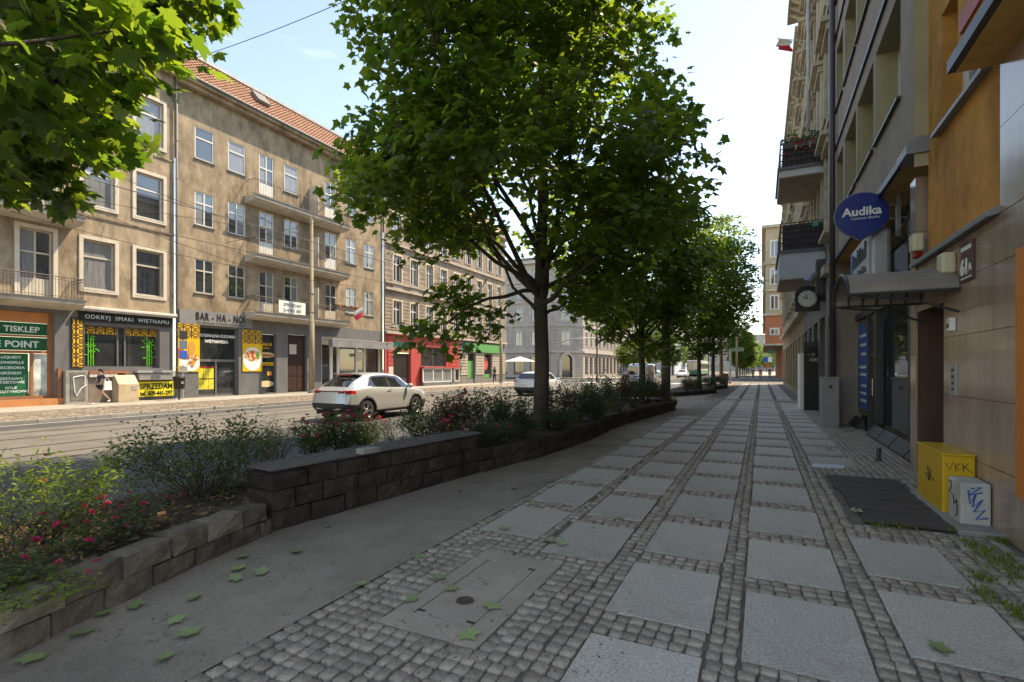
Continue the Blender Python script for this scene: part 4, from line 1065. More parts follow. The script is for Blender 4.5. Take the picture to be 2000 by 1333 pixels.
# upper storey: tall polished column, orange wall with window, sill ledge
for a, b in ((2.2, 3.6), (3.6, 5.0), (5.0, 5.75), (5.75, 6.44)):
    for c, e in ((3.083, 3.9), (3.9, 4.7)): board(fr_, a + .003, b - .003, c + .003, e - .003, -.03, .0, marble, ba, 'stone_panel')
m = MB(); fr_.wall(m, 6.443, 8.86, 3.083, 16.6, [(6.75, 8.28, 4.66, 6.1), (6.75, 8.28, 7.9, 9.4), (6.75, 8.28, 11.1, 12.6)], .32, d=-.02); m.build('orange_wall', orangep, ba)
for z in (4.66, 7.9, 11.1):
    window(fr_, ba, 6.75, 8.28, z, z + 1.45, .30, 'M', white_f, .07, False)
    m = MB(); m.prism([fr_.p(6.68, z - .05, -.3), fr_.p(6.68, z - .07, .07), fr_.p(6.68, z - .02, .07), fr_.p(6.68, z, -.3)], (0, 1.7, 0)); m.build('sill', greymetal, ba)
m = MB(); m.prism([fr_.p(6.44, 3.09, -.02), fr_.p(6.44, 3.06, .10), fr_.p(6.44, 3.12, .10), fr_.p(6.44, 3.17, -.02)], (0, 2.88, 0)); m.build('ledge', greymetal, ba, bevel=.005)
# projecting bay with ochre soffit, over the camera side
m = MB(); m.box(RX - .32, RX + 1.2, 2.0, 6.42, 4.56, 16.6); m.build('bay', orangep, ba)
m = MB(); m.box(RX - .335, RX + .03, 2.0, 6.43, 4.50, 4.558); m.build('soffit', soffit, ba)
m = MB(); m.box(RX - .40, RX - .30, 2.0, 6.44, 4.51, 4.63); m.build('drip_edge', darkgrey, ba)
m = MB(); m.box(RX - .345, RX - .325, 2.0, 6.3, 4.80, 4.98); m.build('fascia_stripe', mat('pink_stripe', (.45, .12, .12), .6), ba)
board(fr_, 5.60, 5.97, .48, 2.64, .001, .05, mat('orange_frame', (.62, .20, .04), .5, .08, 3), ba, 'orange_strip', .005)
# upper facade slightly proud, with deep window reveals
AX = 1.91
fa = Frame((AX, 0, 0), (0, 1, 0), (-1, 0, 0))
wz = [(5.76, 7.42), (8.84, 10.5), (11.9, 13.5)]
wy = [(9.62, 11.5), (11.74, 13.55), (13.72, 15.45), (15.75, 17.0)]
ops = [(a, b, c, e) for (c, e) in wz for (a, b) in wy]
m = MB(); fa.wall(m, 8.86, 17.45, 4.72, 16.6, ops, .42); m.build('upper_wall', greyb, ba)
for (a, b, c, e) in ops:
    window(fa, ba, a, b, c, e, .40, 'M', white_f, .07, False)
    m = MB(); m.quad(fa.p(b - .004, c, -.005), fa.p(b - .004, e, -.005), fa.p(b - .004, e, -.38), fa.p(b - .004, c, -.38)); m.quad(fa.p(a, e - .004, -.005), fa.p(b, e - .004, -.005), fa.p(b, e - .004, -.38), fa.p(a, e - .004, -.38)); m.build('window_reveal', olive, ba)
    m = MB(); m.prism([fa.p(a - .03, c - .02, -.38), fa.p(a - .03, c - .05, .06), fa.p(a - .03, c - .01, .06), fa.p(a - .03, c + .01, -.38)], (0, b - a + .06, 0)); m.build('sill', darkgrey, ba)
m = MB(); m.box(AX + .001, RX + .1, 8.845, 8.86, 4.4, 16.6); m.build('bay_return', olive, ba)
for z in (7.78, 10.9): board(fa, 8.9, 17.4, z, z + .07, .001, .05, darkgrey, ba, 'string_course')
m = MB(); m.box(AX - .02, RX + .5, 8.84, 17.45, 4.66, 4.716); m.build('soffit', soffit, ba)
m = MB(); m.prism([(AX - .10, 8.80, 4.58), (AX - .10, 8.80, 4.70), (AX - .0, 8.80, 4.80), (RX + .1, 8.80, 4.80), (RX + .1, 8.80, 4.58)], (0, .55, 0)); m.build('flashing', greymetal, ba)
m = MB(); m.prism([(AX - .06, 9.35, 4.63), (AX - .06, 9.35, 4.74), (AX + .0, 9.35, 4.78), (AX + .0, 9.35, 4.63)], (0, 8.05, 0)); m.build('drip_edge', darkgrey, ba)
MB().box(AX - .3, RX + 12, 2.0, 17.45, 16.6, 17.0).build('roof', zinc, ba)
MB().box(RX + 1.2, RX + 12, 2.0, 2.2, 0, 16.6).build('end_wall', greyb, ba); MB().box(AX + .02, RX + 12, 17.44, 17.47, 0, 16.6).build('party_wall', greyb, ba)
MB().box(RX + 1.19, RX + 1.22, 2.2, 17.4, 0, 16.6).build('inner_wall', greyb, ba)
m = MB(); m.tube([(1.80, 16.95, 0.1), (1.80, 16.95, 16.4)], .075, 12); m.build('downpipe', mat('plum_pipe', (.085, .065, .075), .4, .1, 4, metal=.3), ba, smooth=True)
# storefront in the recess
SX = 2.45
fs_ = Frame((SX, 0, 0), (0, 1, 0), (-1, 0, 0))
sf = MB()
for (a, b, c, e) in ((9.64, 9.9, 0, 4.6), (11.45, 11.6, 0.25, 4.6), (14.5, 14.64, 0, 4.6), (15.5, 15.62, 0, 4.6), (18.4, 18.5, 0, 3.4), (9.9, 11.45, 2.95, 3.1), (11.6, 14.5, 2.95, 3.1), (14.64, 15.5, 2.95, 3.1), (15.62, 18.4, 2.95, 3.1), (9.9, 11.45, 4.5, 4.6), (11.6, 14.5, 4.5, 4.6), (14.64, 15.5, 4.5, 4.6)): fs_.box(sf, a, b, c, e, -.1, .04)
sf = sf.build('storefront_frame', darkgrey, ba)
for (a, b, c, e) in ((9.9, 11.45, .35, 2.95), (11.6, 14.5, .35, 2.95), (9.9, 11.45, 3.1, 4.5), (11.6, 14.5, 3.1, 4.5), (14.64, 15.5, 3.1, 4.5), (15.62, 18.4, .35, 2.95)): board(fs_, a, b, c, e, -.05, -.03, mat('storefront_glass', (.035, .04, .04), .02, .3, 1, ior=2.4, spec=.5), sf, 'pane')
m = MB(); fs_.box(m, 14.66, 15.48, .06, 2.93, -.06, -.02); dd = m.build('shop_door', darkgrey, ba)
for (c, e) in ((.25, 1.0), (1.12, 1.9), (2.0, 2.8)):
    for (a, b) in ((14.76, 15.03), (15.11, 15.38)): board(fs_, a, b, c, e, -.018, -.012, glass_s, dd, 'pane')
m = MB(); m.tube([fs_.p(14.78, .95, .06), fs_.p(14.78, 1.35, .06)], .015, 6); m.build('handle', steelm, dd)
for k in range(7):
    u = 9.95 + k * 1.22
    if 14.4 < u < 15.4: continue
    m = MB(); m.prism([fs_.p(u, .0, .02), fs_.p(u, .0, .20), fs_.p(u, .06, .19), fs_.p(u, .27, .03)], (0, 1.15, 0)); m.build('sloped_sill', darkgrey, sf)
MB().box(SX + .12, SX + .2, 9.6, 18.5, 0, 4.7).build('back_wall', jointm, ba)
# blue decal and roller shutter on the far pane
dec = thing('window_decal', 'tall blue rounded window decal with white lines beside the shop door', 'decal', fs_.p(17, .5, 0))
pts = [fs_.p(15.9, .5, -.028), fs_.p(17.6, .5, -.028)] + [fs_.p(16.75 + .85 * math.cos(a), 2.0 + .85 * math.sin(a), -.028) for a in np.linspace(0, math.pi, 12)]
m = MB(); m.prism(pts, (-.004, 0, 0)); m.build('blue_sheet', mat('decal_blue', (.01, .13, .50), .35, .05, 3), dec)
for k, z in enumerate((2.45, 2.2, 1.95, 1.6, 1.4, 1.1, .9, .7)): board(fs_, 16.15, 17.2 - .15 * (k % 3), z, z + .07, -.022, -.018, whitep, dec, 'text_line')
for k in range(40): 
    m = MB(); fs_.box(m, 17.75, 18.38, .36 + k * .064, .41 + k * .064, -.028, -.01); m.build('shutter_slat', greymetal, sf)
# pilaster and dark strip at the end of the storefront
MB().box(1.78, SX + .1, 17.5, 18.35, 0, 4.9).build('pilaster', mat('grey_pilaster', (.17, .17, .175), .6, .1, 3, stain=.2), ba)
MB().box(1.72, 1.779, 17.0, 17.49, 0, 3.1).build('sticker_strip', blackm, ba)
for k, z in enumerate((2.6, 2.35, 2.0, 1.75, 1.45)): MB().box(1.725, 1.772, 16.99, 16.998, z, z + .1).build('sticker', whitep, ba)
# ---------------------------------------------------------------- fittings on the near building
can = thing('entrance_canopy', 'barrel shaped metal canopy over the entrance door', 'canopy', (1.5, 8.24, 2.5))
def arch(x, s=1.0, dz=0.0): return [Vector((x, 8.235 + .735 * s * math.cos(a), 2.52 + dz + .33 * s * math.sin(a))) for a in np.linspace(0, math.pi, 15)]
m = MB(); A, B = arch(.96), arch(2.04); A2, B2 = arch(.96, .97, -.005), arch(2.04, .97, -.005)
for k in range(14): m.quad(A[k], A[k + 1], B[k + 1], B[k]); m.quad(A2[k], A2[k + 1], B2[k + 1], B2[k]); m.quad(A[k], A[k + 1], A2[k + 1], A2[k])
m.build('cover', mat('canopy_metal', (.26, .225, .185), .5, .15, 3, metal=.3, stain=.3), can, smooth=False)
m = MB()
for k in range(7):
    x = .98 + k * .17; m.tube(arch(x, .955, -.01), .012, 5)
for s_ in (1, -1): m.tube([(.97, 8.235 + s_ * .73, 2.51), (2.04, 8.235 + s_ * .73, 2.51)], .022, 6); m.tube([(1.05, 8.235 + s_ * .70, 2.49), (1.6, 8.235 + s_ * .71, 2.42), (2.04, 8.235 + s_ * .72, 2.25)], .015, 5)
m.tube(arch(.965, .99), .022, 6); m.build('frame', darkgrey, can)
sg = thing('round_sign', 'round blue Audika speech bubble sign projecting from the facade', 'sign', (1.6, 11.0, 4.4))
YS = 11.0; cx, cz, rad = xony(1683, YS), zony(1683, 419, YS), .40
m = MB(); pts = [Vector((cx + rad * 1.02 * math.cos(a), YS, cz + rad * .97 * math.sin(a))) for a in np.linspace(-math.radians(72), math.radians(250), 40)]
pts.insert(0, Vector((cx - .02, YS, cz - rad * 1.14))); 
m.prism(pts, (0, .09, 0)); m.build('disc', mat('sign_navy', (.008, .028, .19), .3, .05, 2), sg)
m = MB(); m.tube([p + Vector((0, .045, 0)) for p in pts] + [pts[0] + Vector((0, .045, 0))], .02, 6); m.build('rim', greymetal, sg)
fsg = Frame((cx, YS, cz), (1, 0, 0), (0, -1, 0))
fsg.text('Audika', 0, -.015, .21, whitep, sg, .006, bold=.006); fsg.text('Centrum Słuchu', .05, -.09, .065, whitep, sg, .006)
m = MB()
for dz in (.12, -.12): m.tube([(cx + .36, YS + .05, cz + dz), (SX, YS + .05, cz + dz)], .015, 6)
m.box(SX - .32, SX - .26, YS, YS + .1, cz - .45, cz + .5); m.build('bracket', greymetal, sg)
lb = thing('light_box_sign', 'silver framed light box sign with grey print above the storefront', 'sign', (1.9, 12.3, 3.9))
m = MB(); m.box(1.78, 2.1, 11.2, 13.5, 3.25, 4.15); m.build('box', mat('silver_box', (.33, .34, .36), .4, .08, 3, metal=.4), lb, bevel=.07)
m = MB(); m.box(1.772, 1.779, 11.35, 13.4, 3.33, 4.08); m.build('face', mat('lightbox_face', (.55, .58, .60), .3, .05, 2), lb, bevel=.0)
fL = Frame((1.77, 0, 0), (0, 1, 0), (-1, 0, 0)); tm = mat('print_grey', (.09, .12, .15), .5)

for k in range(11): u = 13.0 - k * .14; MB().tube([fL.p(u, 3.68, .006), fL.p(u - .03, 3.68 + (.30, .18, .22, .15, .32, .2)[k % 6], .006), fL.p(u - .08, 3.70 + (.1, .2, .05)[k % 3], .006)], .022, 4).build('print_mark', tm, lb)
for k in range(8): u = 12.7 - k * .15; MB().tube([fL.p(u, 3.43, .006), fL.p(u - .04, 3.43 + (.12, .09, .14)[k % 3], .006), fL.p(u - .09, 3.45, .006)], .018, 4).build('print_mark', tm, lb)
board(fL, 13.1, 13.38, 3.35, 4.05, .002, .005, mat('decal_blue', (0, 0, 0)), lb, 'blue_edge')
m = MB()
for k in range(5): m.tube([(SX - .1, 10.3 + .05 * k, 4.5), (SX - .2 - .05 * k, 10.4 + .1 * k, 4.2 - .1 * k), (SX - .12, 10.25 + .12 * k, 3.6), (SX - .06, 10.6 + .1 * k, 3.2)], .008, 4)
tag(m.build('hanging_cables', darkgrey), 'tangle of thin cables hanging in the upper shop window', 'cables')
hn = thing('house_number_plate', 'maroon enamel plate with the house number 61A', 'number plate', fr_.p(7.25, 2.6, .02))
board(fr_, 7.06, 7.44, 2.56, 2.99, .003, .025, mat('maroon_enamel', (.085, .022, .028), .3, .08, 3), hn, 'plate', .004)
fr_.text('61', 7.30, 2.64, .24, whitep, hn, .028, flip=True, bold=.006); fr_.text('A', 7.13, 2.66, .12, whitep, hn, .028, flip=True); board(fr_, 7.09, 7.41, 2.59, 2.605, .026, .03, whitep, hn, 'line'); board(fr_, 7.10, 7.40, 2.90, 2.945, .026, .03, whitep, hn, 'header_strip')
def wall_lamp(label, y, z, red=False):
    t = thing('alarm_box' if red else 'wall_lamp', label, 'alarm box' if red else 'lamp', (RX, y, z))
    m = MB(); m.box(RX - .14, RX - .0, y - .11, y + .11, z, z + .25); m.build('housing', plasticc, t, bevel=.03)
    if red: m = MB(); m.box(RX - .12, RX - .01, y - .08, y + .08, z - .09, z); m.build('red_lens', mat('red_lens', (.25, .01, .01), .2), t, bevel=.02)
    else: m = MB(); m.box(RX - .12, RX - .01, y - .09, y + .09, z - .03, z); m.build('base', darkgrey, t)
wall_lamp('cream alarm box with red lens on the corner pilaster', 9.05, 3.25, True); wall_lamp('cream box lamp beside the house number plate', 7.75, 2.72)
ic = thing('intercom_panel', 'small steel intercom panel on the polished stone by the door', 'intercom', (RX, 7.8, 1.2)); board(fr_, 7.62, 7.80, 1.28, 1.66, .002, .02, zincl, ic, 'plate')
for k in range(4): board(fr_, 7.68, 7.74, 1.34 + .075 * k, 1.37 + .075 * k, .021, .025, blackm, ic, 'button')
m = thing('switch_box', 'small white box on the stone wall above the intercom', 'box', (RX, 7.8, 2.1)); board(fr_, 7.66, 7.80, 2.04, 2.20, .002, .06, whitep, m, 'housing', .01); board(fr_, 7.70, 7.76, 2.08, 2.13, .061, .066, darkgrey, m, 'knob')
board(fr_, 9.0, 9.1, 0, .1, -.7, -.69, doorw, ba, 'door_plate')
graf = mat('graffiti_black', (.03, .03, .03), .6); grafb = mat('graffiti_blue', (.02, .10, .42), .6)
def scribble(pts, r, m, parent, nm='graffiti'): MB().tube(pts, r, 4).build(nm, m, parent)
yb = thing('grit_box', 'yellow metal box with black tags standing against the stone wall', 'box', (1.9, 7.5, 0))
m = MB(); m.box(1.76, 2.04, 7.02, 8.0, 0.03, .66); m.build('body', mat('yellow_paint', (.62, .36, .02), .45, .06, 3, stain=.2), yb, bevel=.012); m = MB(); m.box(1.75, 2.045, 7.01, 8.01, .66, .685); m.build('lid', mat('yellow_paint', (0, 0, 0)), yb, bevel=.008)
fy = Frame((1.76, 7.02, 0), (1, 0, 0), (0, -1, 0)); fw = Frame((1.76, 0, 0), (0, 1, 0), (-1, 0, 0))
scribble([fy.p(.03, .58, .008), fy.p(.06, .50, .008), fy.p(.09, .59, .008)], .003, graf, yb); scribble([fy.p(.11, .58, .008), fy.p(.11, .5, .008), fy.p(.15, .52, .008), fy.p(.11, .54, .008), fy.p(.15, .585, .008)], .003, graf, yb); scribble([fy.p(.17, .59, .008), fy.p(.18, .5, .008), fy.p(.18, .55, .008), fy.p(.22, .59, .008), fy.p(.19, .54, .008), fy.p(.26, .49, .008)], .003, graf, yb)
scribble([fw.p(7.3, .33, .006), fw.p(7.5, .38, .006), fw.p(7.62, .36, .006), fw.p(7.45, .30, .006), fw.p(7.55, .45, .006), fw.p(7.4, .42, .006), fw.p(7.5, .3, .006)], .004, graf, yb)
wb = thing('grit_box', 'small white box with blue graffiti in front of the yellow box', 'box', (1.92, 6.8, 0))
m = MB(); m.box(1.80, 2.04, 6.60, 6.99, 0.02, .455); m.build('body', mat('dirty_white', (.50, .49, .46), .6, .15, 4, stain=.5), wb, bevel=.02)
fy2 = Frame((1.80, 6.60, 0), (1, 0, 0), (0, -1, 0)); fw2 = Frame((1.80, 0, 0), (0, 1, 0), (-1, 0, 0))
scribble([fy2.p(.06, .38, .004), fy2.p(.07, .25, .004), fy2.p(.12, .36, .004), fy2.p(.09, .22, .004), fy2.p(.17, .30, .004), fy2.p(.10, .17, .004), fy2.p(.19, .20, .004), fy2.p(.12, .10, .004), fy2.p(.21, .12, .004)], .009, grafb, wb); scribble([fy2.p(.08, .40, .004), fy2.p(.16, .42, .004), fy2.p(.06, .33, .004), fy2.p(.17, .37, .004)], .008, grafb, wb)
scribble([fw2.p(6.95, .40, .004), fw2.p(6.88, .42, .004), fw2.p(6.86, .36, .004), fw2.p(6.93, .30, .004), fw2.p(6.80, .28, .004), fw2.p(6.78, .20, .004), fw2.p(6.70, .26, .004), fw2.p(6.68, .12, .004), fw2.p(6.75, .08, .004)], .005, graf, wb)
mt = thing('entrance_grating', 'dark plank covering on the pavement before the entrance', 'mat', (1.32, 7.6, 0))
matm = mat('dark_plank', (.085, .066, .058), .75, .3, 4, stretch=(1, 8, 1), bump=.4, bscale=60)
for k in range(16):
    y = 6.38 + k * .158; x0 = .93 + .02 * math.sin(k) - .006 * k + .03
    MB().box(x0, 1.72 - .0 * k, y + .006, y + .152, 0.0, .024 + rnd.uniform(-.007, .007)).build('plank', matm, mt, bevel=.004)
bo = thing('bollard_stub', 'short dark leaning metal stub in the cobbles by the shop window', 'stub', (1.82, 10.75, 0)); MB().tube([(1.82, 10.75, -.01), (1.84, 10.8, .22)], .035, 10).build('post', darkgrey, bo); MB().tube([(1.82, 10.75, -.01), (1.82, 10.75, .02)], .055, 10).build('collar', darkgrey, bo)
cb = thing('utility_cabinet', 'grey metal utility cabinet in front of the far storefront pilaster', 'cabinet', (1.72, 17.0, 0)); MB().box(1.50, 1.90, 16.35, 17.1, 0, 1.32).build('body', mat('cabinet_grey', (.25, .25, .25), .5, .1, 3, stain=.3), cb, bevel=.012); MB().box(1.485, 1.915, 16.33, 17.12, 1.32, 1.36).build('lid', concretem, cb); MB().box(1.66, 1.74, 16.335, 16.348, 1.05, 1.15).build('badge', darkgrey, cb)
bk = thing('advertising_pillar', 'black board pillar with torn posters and white tags on the pavement', 'pillar', (1.7, 23, 0))
MB().box(1.48, 2.02, 22.6, 23.1, 0, 2.42).build('board', blackm, bk, bevel=.01); MB().box(1.46, 2.04, 22.58, 23.12, 2.42, 2.62).build('cap', darkgrey, bk); MB().box(1.36, 1.478, 22.9, 24.4, 0, 2.2).build('white_side', whitep, bk)
for k in range(9): z = rnd.choice((.35, 1.25, 1.9, 2.1)); x = rnd.uniform(1.52, 1.85); MB().tube([(x, 22.59, z), (x + .05, 22.59, z + .1), (x + .08, 22.59, z - .05), (x + .13, 22.59, z + .08)], .012, 4).build('graffiti', whitep if k % 2 else metalbox, bk)
# ---------------------------------------------------------------- ornate second building
bo2 = thing('apartment_building', 'ornate weathered stone building with two balconies, second on the right', 'building', (2, 24, 0))
orn = mat('weathered_stone', (0.44, 0.375, 0.27), .9, .25, 3, bump=.5, bscale=18, stain=.7)
orn2 = mat('weathered_trim', (0.50, 0.44, 0.33), .9, .25, 4, bump=.6, bscale=14, stain=.65)
fo = Frame((1.95, 0, 0), (0, 1, 0), (-1, 0, 0))
rz5 = [(5.9, 8.3), (9.3, 11.7), (12.7, 15.0), (16.0, 17.8)]
def ornate(t, f, u0, u1, n, wallm, trimm, top, courses, gfm, arches=True):
    st = (u1 - u0) / n; cw = [(u0 + st * (k + .5) - .55, u0 + st * (k + .5) + .55) for k in range(n)]
    ops = [(a, b, c, e) for (c, e) in rz5 if e < top - .8 for (a, b) in cw]
    gops = [(a - .3, b + .3, .3, 3.4) for (a, b) in cw]
    m = MB(); f.wall(m, u0, u1, 4.4, top, ops, .25); m.build('wall', wallm, t); m = MB(); f.wall(m, u0, u1, 0, 4.4, gops, .3); m.build('ground_floor_wall', gfm, t)
    for (a, b, c, e) in gops: board(f, a, b, c, e, -.28, -.26, glass_s, t, 'shop_window')
    for (a, b, c, e) in ops:
        w = window(f, t, a, b, c, e, .22, 'C', white_f, .08, True, 0)
        m = MB(); f.box(m, a - .2, a - .02, c - .1, e + .1, .002, .12); f.box(m, b + .02, b + .2, c - .1, e + .1, .002, .12); f.box(m, a - .35, b + .35, e + .3, e + .45, .002, .36); f.box(m, a - .25, b + .25, e + .1, e + .3, .002, .2); f.box(m, a - .3, b + .3, c - .22, c - .1, .002, .26)
        for k in (-1, 1): um = (a + b) / 2 + k * .62; m.prism([f.p(um - .08, e + .3, .002), f.p(um - .08, e + .3, .16), f.p(um - .08, e - .1, .08), f.p(um - .08, e - .25, .002)], f.U * .16)
        if False and arches: m.prism([f.p(a - .35, e + .45, .002), f.p(b + .35, e + .45, .002), f.p((a + b) / 2, e + .85, .002)], f.N * .28)
        m.build('pediment', trimm, w)
    for (z, h, d) in courses: board(f, u0, u1, z, z + h, 0, d, trimm, t, 'string_course')
    n2 = int((u1 - u0) / .6)
    m = MB()
    for k in range(n2): u = u0 + .2 + k * .6; m.prism([f.p(u, top - .1, 0), f.p(u, top - .1, courses[-1][2] - .1), f.p(u, top - .5, .15), f.p(u, top - .6, 0)], f.U * .2)
    m.build('cornice_brackets', trimm, t)
ornate(bo2, fo, 17.5, 30.0, 5, orn, orn2, 19.4, [(4.4, .25, .3), (8.85, .18, .2), (12.2, .18, .2), (15.5, .18, .2), (19.3, .3, .75)], greyp)
MB().box(1.94, 14, 17.5, 30, 19.4, 19.9).build('roof', zinc, bo2)
for z0, zr, bm_, fl_ in ((4.68, 5.56, mat('balcony_panel_grey', (.50, .53, .57), .6, .06, 3), False), (8.2, 8.43, mat('balcony_band_white', (.58, .58, .56), .7, .08, 3), True)):
    m = MB(); m.box(.56, 1.93, 20.0, 23.2, z0, zr); bal = m.build('balcony', bm_, bo2)
    m = MB(); m.box(.50, 1.93, 19.94, 23.26, zr, zr + .10); m.build('edge_strip', zinc, bal)
    m = MB(); m.box(.58, 1.93, 20.02, 23.18, z0 - .03, z0 - .001); m.build('soffit', mat('balcony_soffit', (.42, .345, .26), .9, .12, 3, stain=.3), bal)
    m = MB(); zr += .1
    for z in (zr + .25, zr + .45, zr + .65, zr + .82, zr + .95): m.tube([(1.9, 20.05, z), (.60, 20.05, z), (.60, 23.15, z), (1.9, 23.15, z)], .018, 5)
    for k in range(10): m.tube([(.60 + k * .14, 20.05, zr), (.60 + k * .14, 20.05, zr + .95)], .012, 4)
    for k in range(24): m.tube([(.60, 20.05 + k * .135, zr), (.60, 20.05 + k * .135, zr + .95)], .012, 4)
    m.build('railing', railm, bal)
    MB().box(.66, 1.9, 20.10, 20.13, zr + .03, zr + (.62 if fl_ else .9)).build('privacy_screen', mat('screen_dark', (.06, .045, .05), .8, .4, 6), bal)
    if fl_:
        for k in range(3): MB().box(.66 + k * .42, 1.02 + k * .42, 19.96, 20.09, zr + .62, zr + .82).build('flower_trough', railm, bal)
        p = MB()
        for k in range(130): p.blob((rnd.uniform(.62, 1.85), rnd.uniform(19.93, 20.15), zr + .84 + rnd.random() ** 2 * .28), rnd.uniform(.02, .055), 5, 3)
        p.build('balcony_plants', mat('geranium_leaf', (0, 0, 0)), bal)
        p = MB()
        for k in range(26): p.blob((rnd.uniform(.62, 1.6), rnd.uniform(19.92, 20.0), zr + .4 + rnd.random() * .55), rnd.uniform(.02, .045), 5, 3)
        p.build('balcony_flowers', mat('geranium', (0, 0, 0)), bal)
    else: MB().box(1.55, 1.75, 20.0, 20.1, zr + .72, zr + .88).build('green_pot', mat('teal_pot', (.03, .22, .18), .5), bal, bevel=.02)
m = MB(); m.tube([(1.62, 22.6, 17.6), (1.62, 22.6, 10.2)], .07, 10); m.tube([(1.2, 22.6, 18.9), (1.45, 22.6, 18.6), (1.62, 22.6, 17.6)], .07, 10); m.build('downpipe', zincl, bo2, smooth=True)
ck_ = thing('street_clock', 'black arched street clock with white face on the second building', 'clock', (1.4, 20, 3.5))
cx, cz = xony(1577, 19.6), zony(1577, 584, 19.6)
m = MB(); m.prism([(cx - .36, 19.6, cz - .40), (cx + .36, 19.6, cz - .40), (cx + .36, 19.6, cz + .18)] + [(cx + .36 * math.cos(a), 19.6, cz + .18 + .26 * math.sin(a)) for a in np.linspace(0.2, math.pi - .2, 9)] + [(cx - .36, 19.6, cz + .18)], (0, .25, 0)); m.build('case', blackm, ck_)
m = MB(); m.lathe((cx, 19.59, cz), [(.001, 0), (.27, 0), (.27, .012)], 28, 'y'); m.build('face', mat('clock_face', (.62, .61, .56), .5), ck_)
for k in range(12): a = k * math.pi / 6; MB().tube([(cx + .21 * math.sin(a), 19.584, cz + .21 * math.cos(a)), (cx + .25 * math.sin(a), 19.584, cz + .25 * math.cos(a))], .010, 4).build('hour_mark', blackm, ck_)
m = MB(); m.tube([(cx, 19.582, cz), (cx - .13, 19.582, cz + .08)], .014, 4); m.build('hour_hand', blackm, ck_); MB().tube([(cx, 19.581, cz), (cx - .06, 19.581, cz + .2)], .010, 4).build('minute_hand', blackm, ck_); MB().box(cx + .3, 1.95, 19.65, 19.8, cz - .1, cz + .1).build('bracket', darkgrey, ck_)
sc = thing('security_lamp', 'dark lamp housing on a bracket beside the clock', 'lamp', (1.7, 18.9, 4.3)); MB().box(1.55, 1.95, 18.5, 18.9, 3.9, 5.0).build('housing', mat('plum_box', (.06, .045, .05), .5), sc, bevel=.02); MB().tube([(1.5, 18.4, 4.55), (1.3, 18.3, 4.25)], [.1, .16], 12).build('shade', greymetal, sc)
flag('white and red flag hanging high on the ornate building', Vector((1.75, 22.8, 14.2)), Vector((.55, 22.2, 14.3)), .55, .45)
# ---------------------------------------------------------------- third, plainer building and the orange corner house
b33 = thing('apartment_building', 'third yellowish stone building on the right before the crossing', 'building', (2, 45, 0))
ornate(b33, Frame((2.0, 0, 0), (0, 1, 0), (-1, 0, 0)), 30.05, 59.0, 10, orn, orn2, 19.2, [(4.4, .3, .3), (8.85, .18, .2), (12.2, .18, .2), (18.9, .3, .45)], mat('ochre_ground_floor', (.33, .25, .15), .85, .2, 2, stain=.5))
MB().box(1.98, 14, 30.05, 59, 19.2, 19.7).build('roof', zinc, b33); MB().box(2.0, 14, 58.98, 59.0, 0, 19.2).build('end_wall', orn, b33)
bor = thing('corner_building', 'orange brick corner house with cream oriel at the far end of the pavement', 'building', (3, 88, 0))
brk = mat('orange_brick', (.46, .17, .085), .85, .15, 6, stain=.2); crm = mat('cream_stucco', (.44, .36, .26), .9, .12, 2, stain=.3)
MB().box(2.9, 20, 85, 130, 0, 24).build('wall', crm, bor); MB().box(2.85, 20.05, 84.95, 130, 0, 8.6).build('brick_base', brk, bor)
MB().box(.55, 2.9, 85, 92, 5.2, 9.5).build('oriel_base', brk, bor); MB().box(.6, 2.9, 85.05, 92, 9.5, 22.5).build('oriel', crm, bor)
for z, h, d in ((5.0, .25, .25), (9.4, .35, .3), (13.0, .3, .35), (17.0, .3, .25), (22.4, .4, .5)): MB().box(.55 - d, 20.2, 85 - d, 130, z, z + h).build('string_course', orn2, bor)
fO = Frame((0, 85.0, 0), (1, 0, 0), (0, -1, 0))
for (c, e) in ((6.6, 7.5), (10.3, 12.4), (14.0, 16.4), (18, 20.5)): window(fO, bor, 1.2, 2.3, c, e, -.02, 'M', white_f, .12, False, .12)
for k in range(12): MB().box(2.8, 2.849, 84.9, 84.949, .3 + .6 * k, .6 + .6 * k).build('corner_stone', orn2, bor)
MB().box(3.4, 6, 84.90, 84.94, 0.2, 3.6).build('shop_window', glass_s, bor); MB().box(2.9, 2.99, 86, 90, .2, 3.4).build('shop_window', glass_s, bor)
for nm, lab, px0, px1, py0, py1, Yp, mm in (('projecting_sign', 'small green shop sign at the orange corner house', 1500, 1512, 684, 691, 84.5, greens), ('projecting_sign', 'white disc shop sign at the orange corner house', 1500, 1508, 698, 708, 84.4, whitep), ('projecting_sign', 'dark blue shop sign left of the white disc sign', 1491, 1500, 698, 708, 84.4, grafb), ('projecting_sign', 'orange red shop sign below the dark blue sign', 1494, 1503, 710, 718, 84.3, mat('sign_orange', (.6, .12, .03), .5))):
    t = thing(nm, lab, 'sign', (xony(px0, Yp), Yp, zony(px0, py1, Yp))); MB().box(xony(px0, Yp), xony(px1, Yp), Yp, Yp + .12, zony(px0, py1, Yp), zony(px0, py0, Yp)).build('panel', mm, t, bevel=.01); MB().tube([(xony(px1, Yp), Yp + .06, zony(px0, py0, Yp) - .1), (2.95, Yp + .6, zony(px0, py0, Yp) - .1)], .03, 6).build('bracket', darkgrey, t)
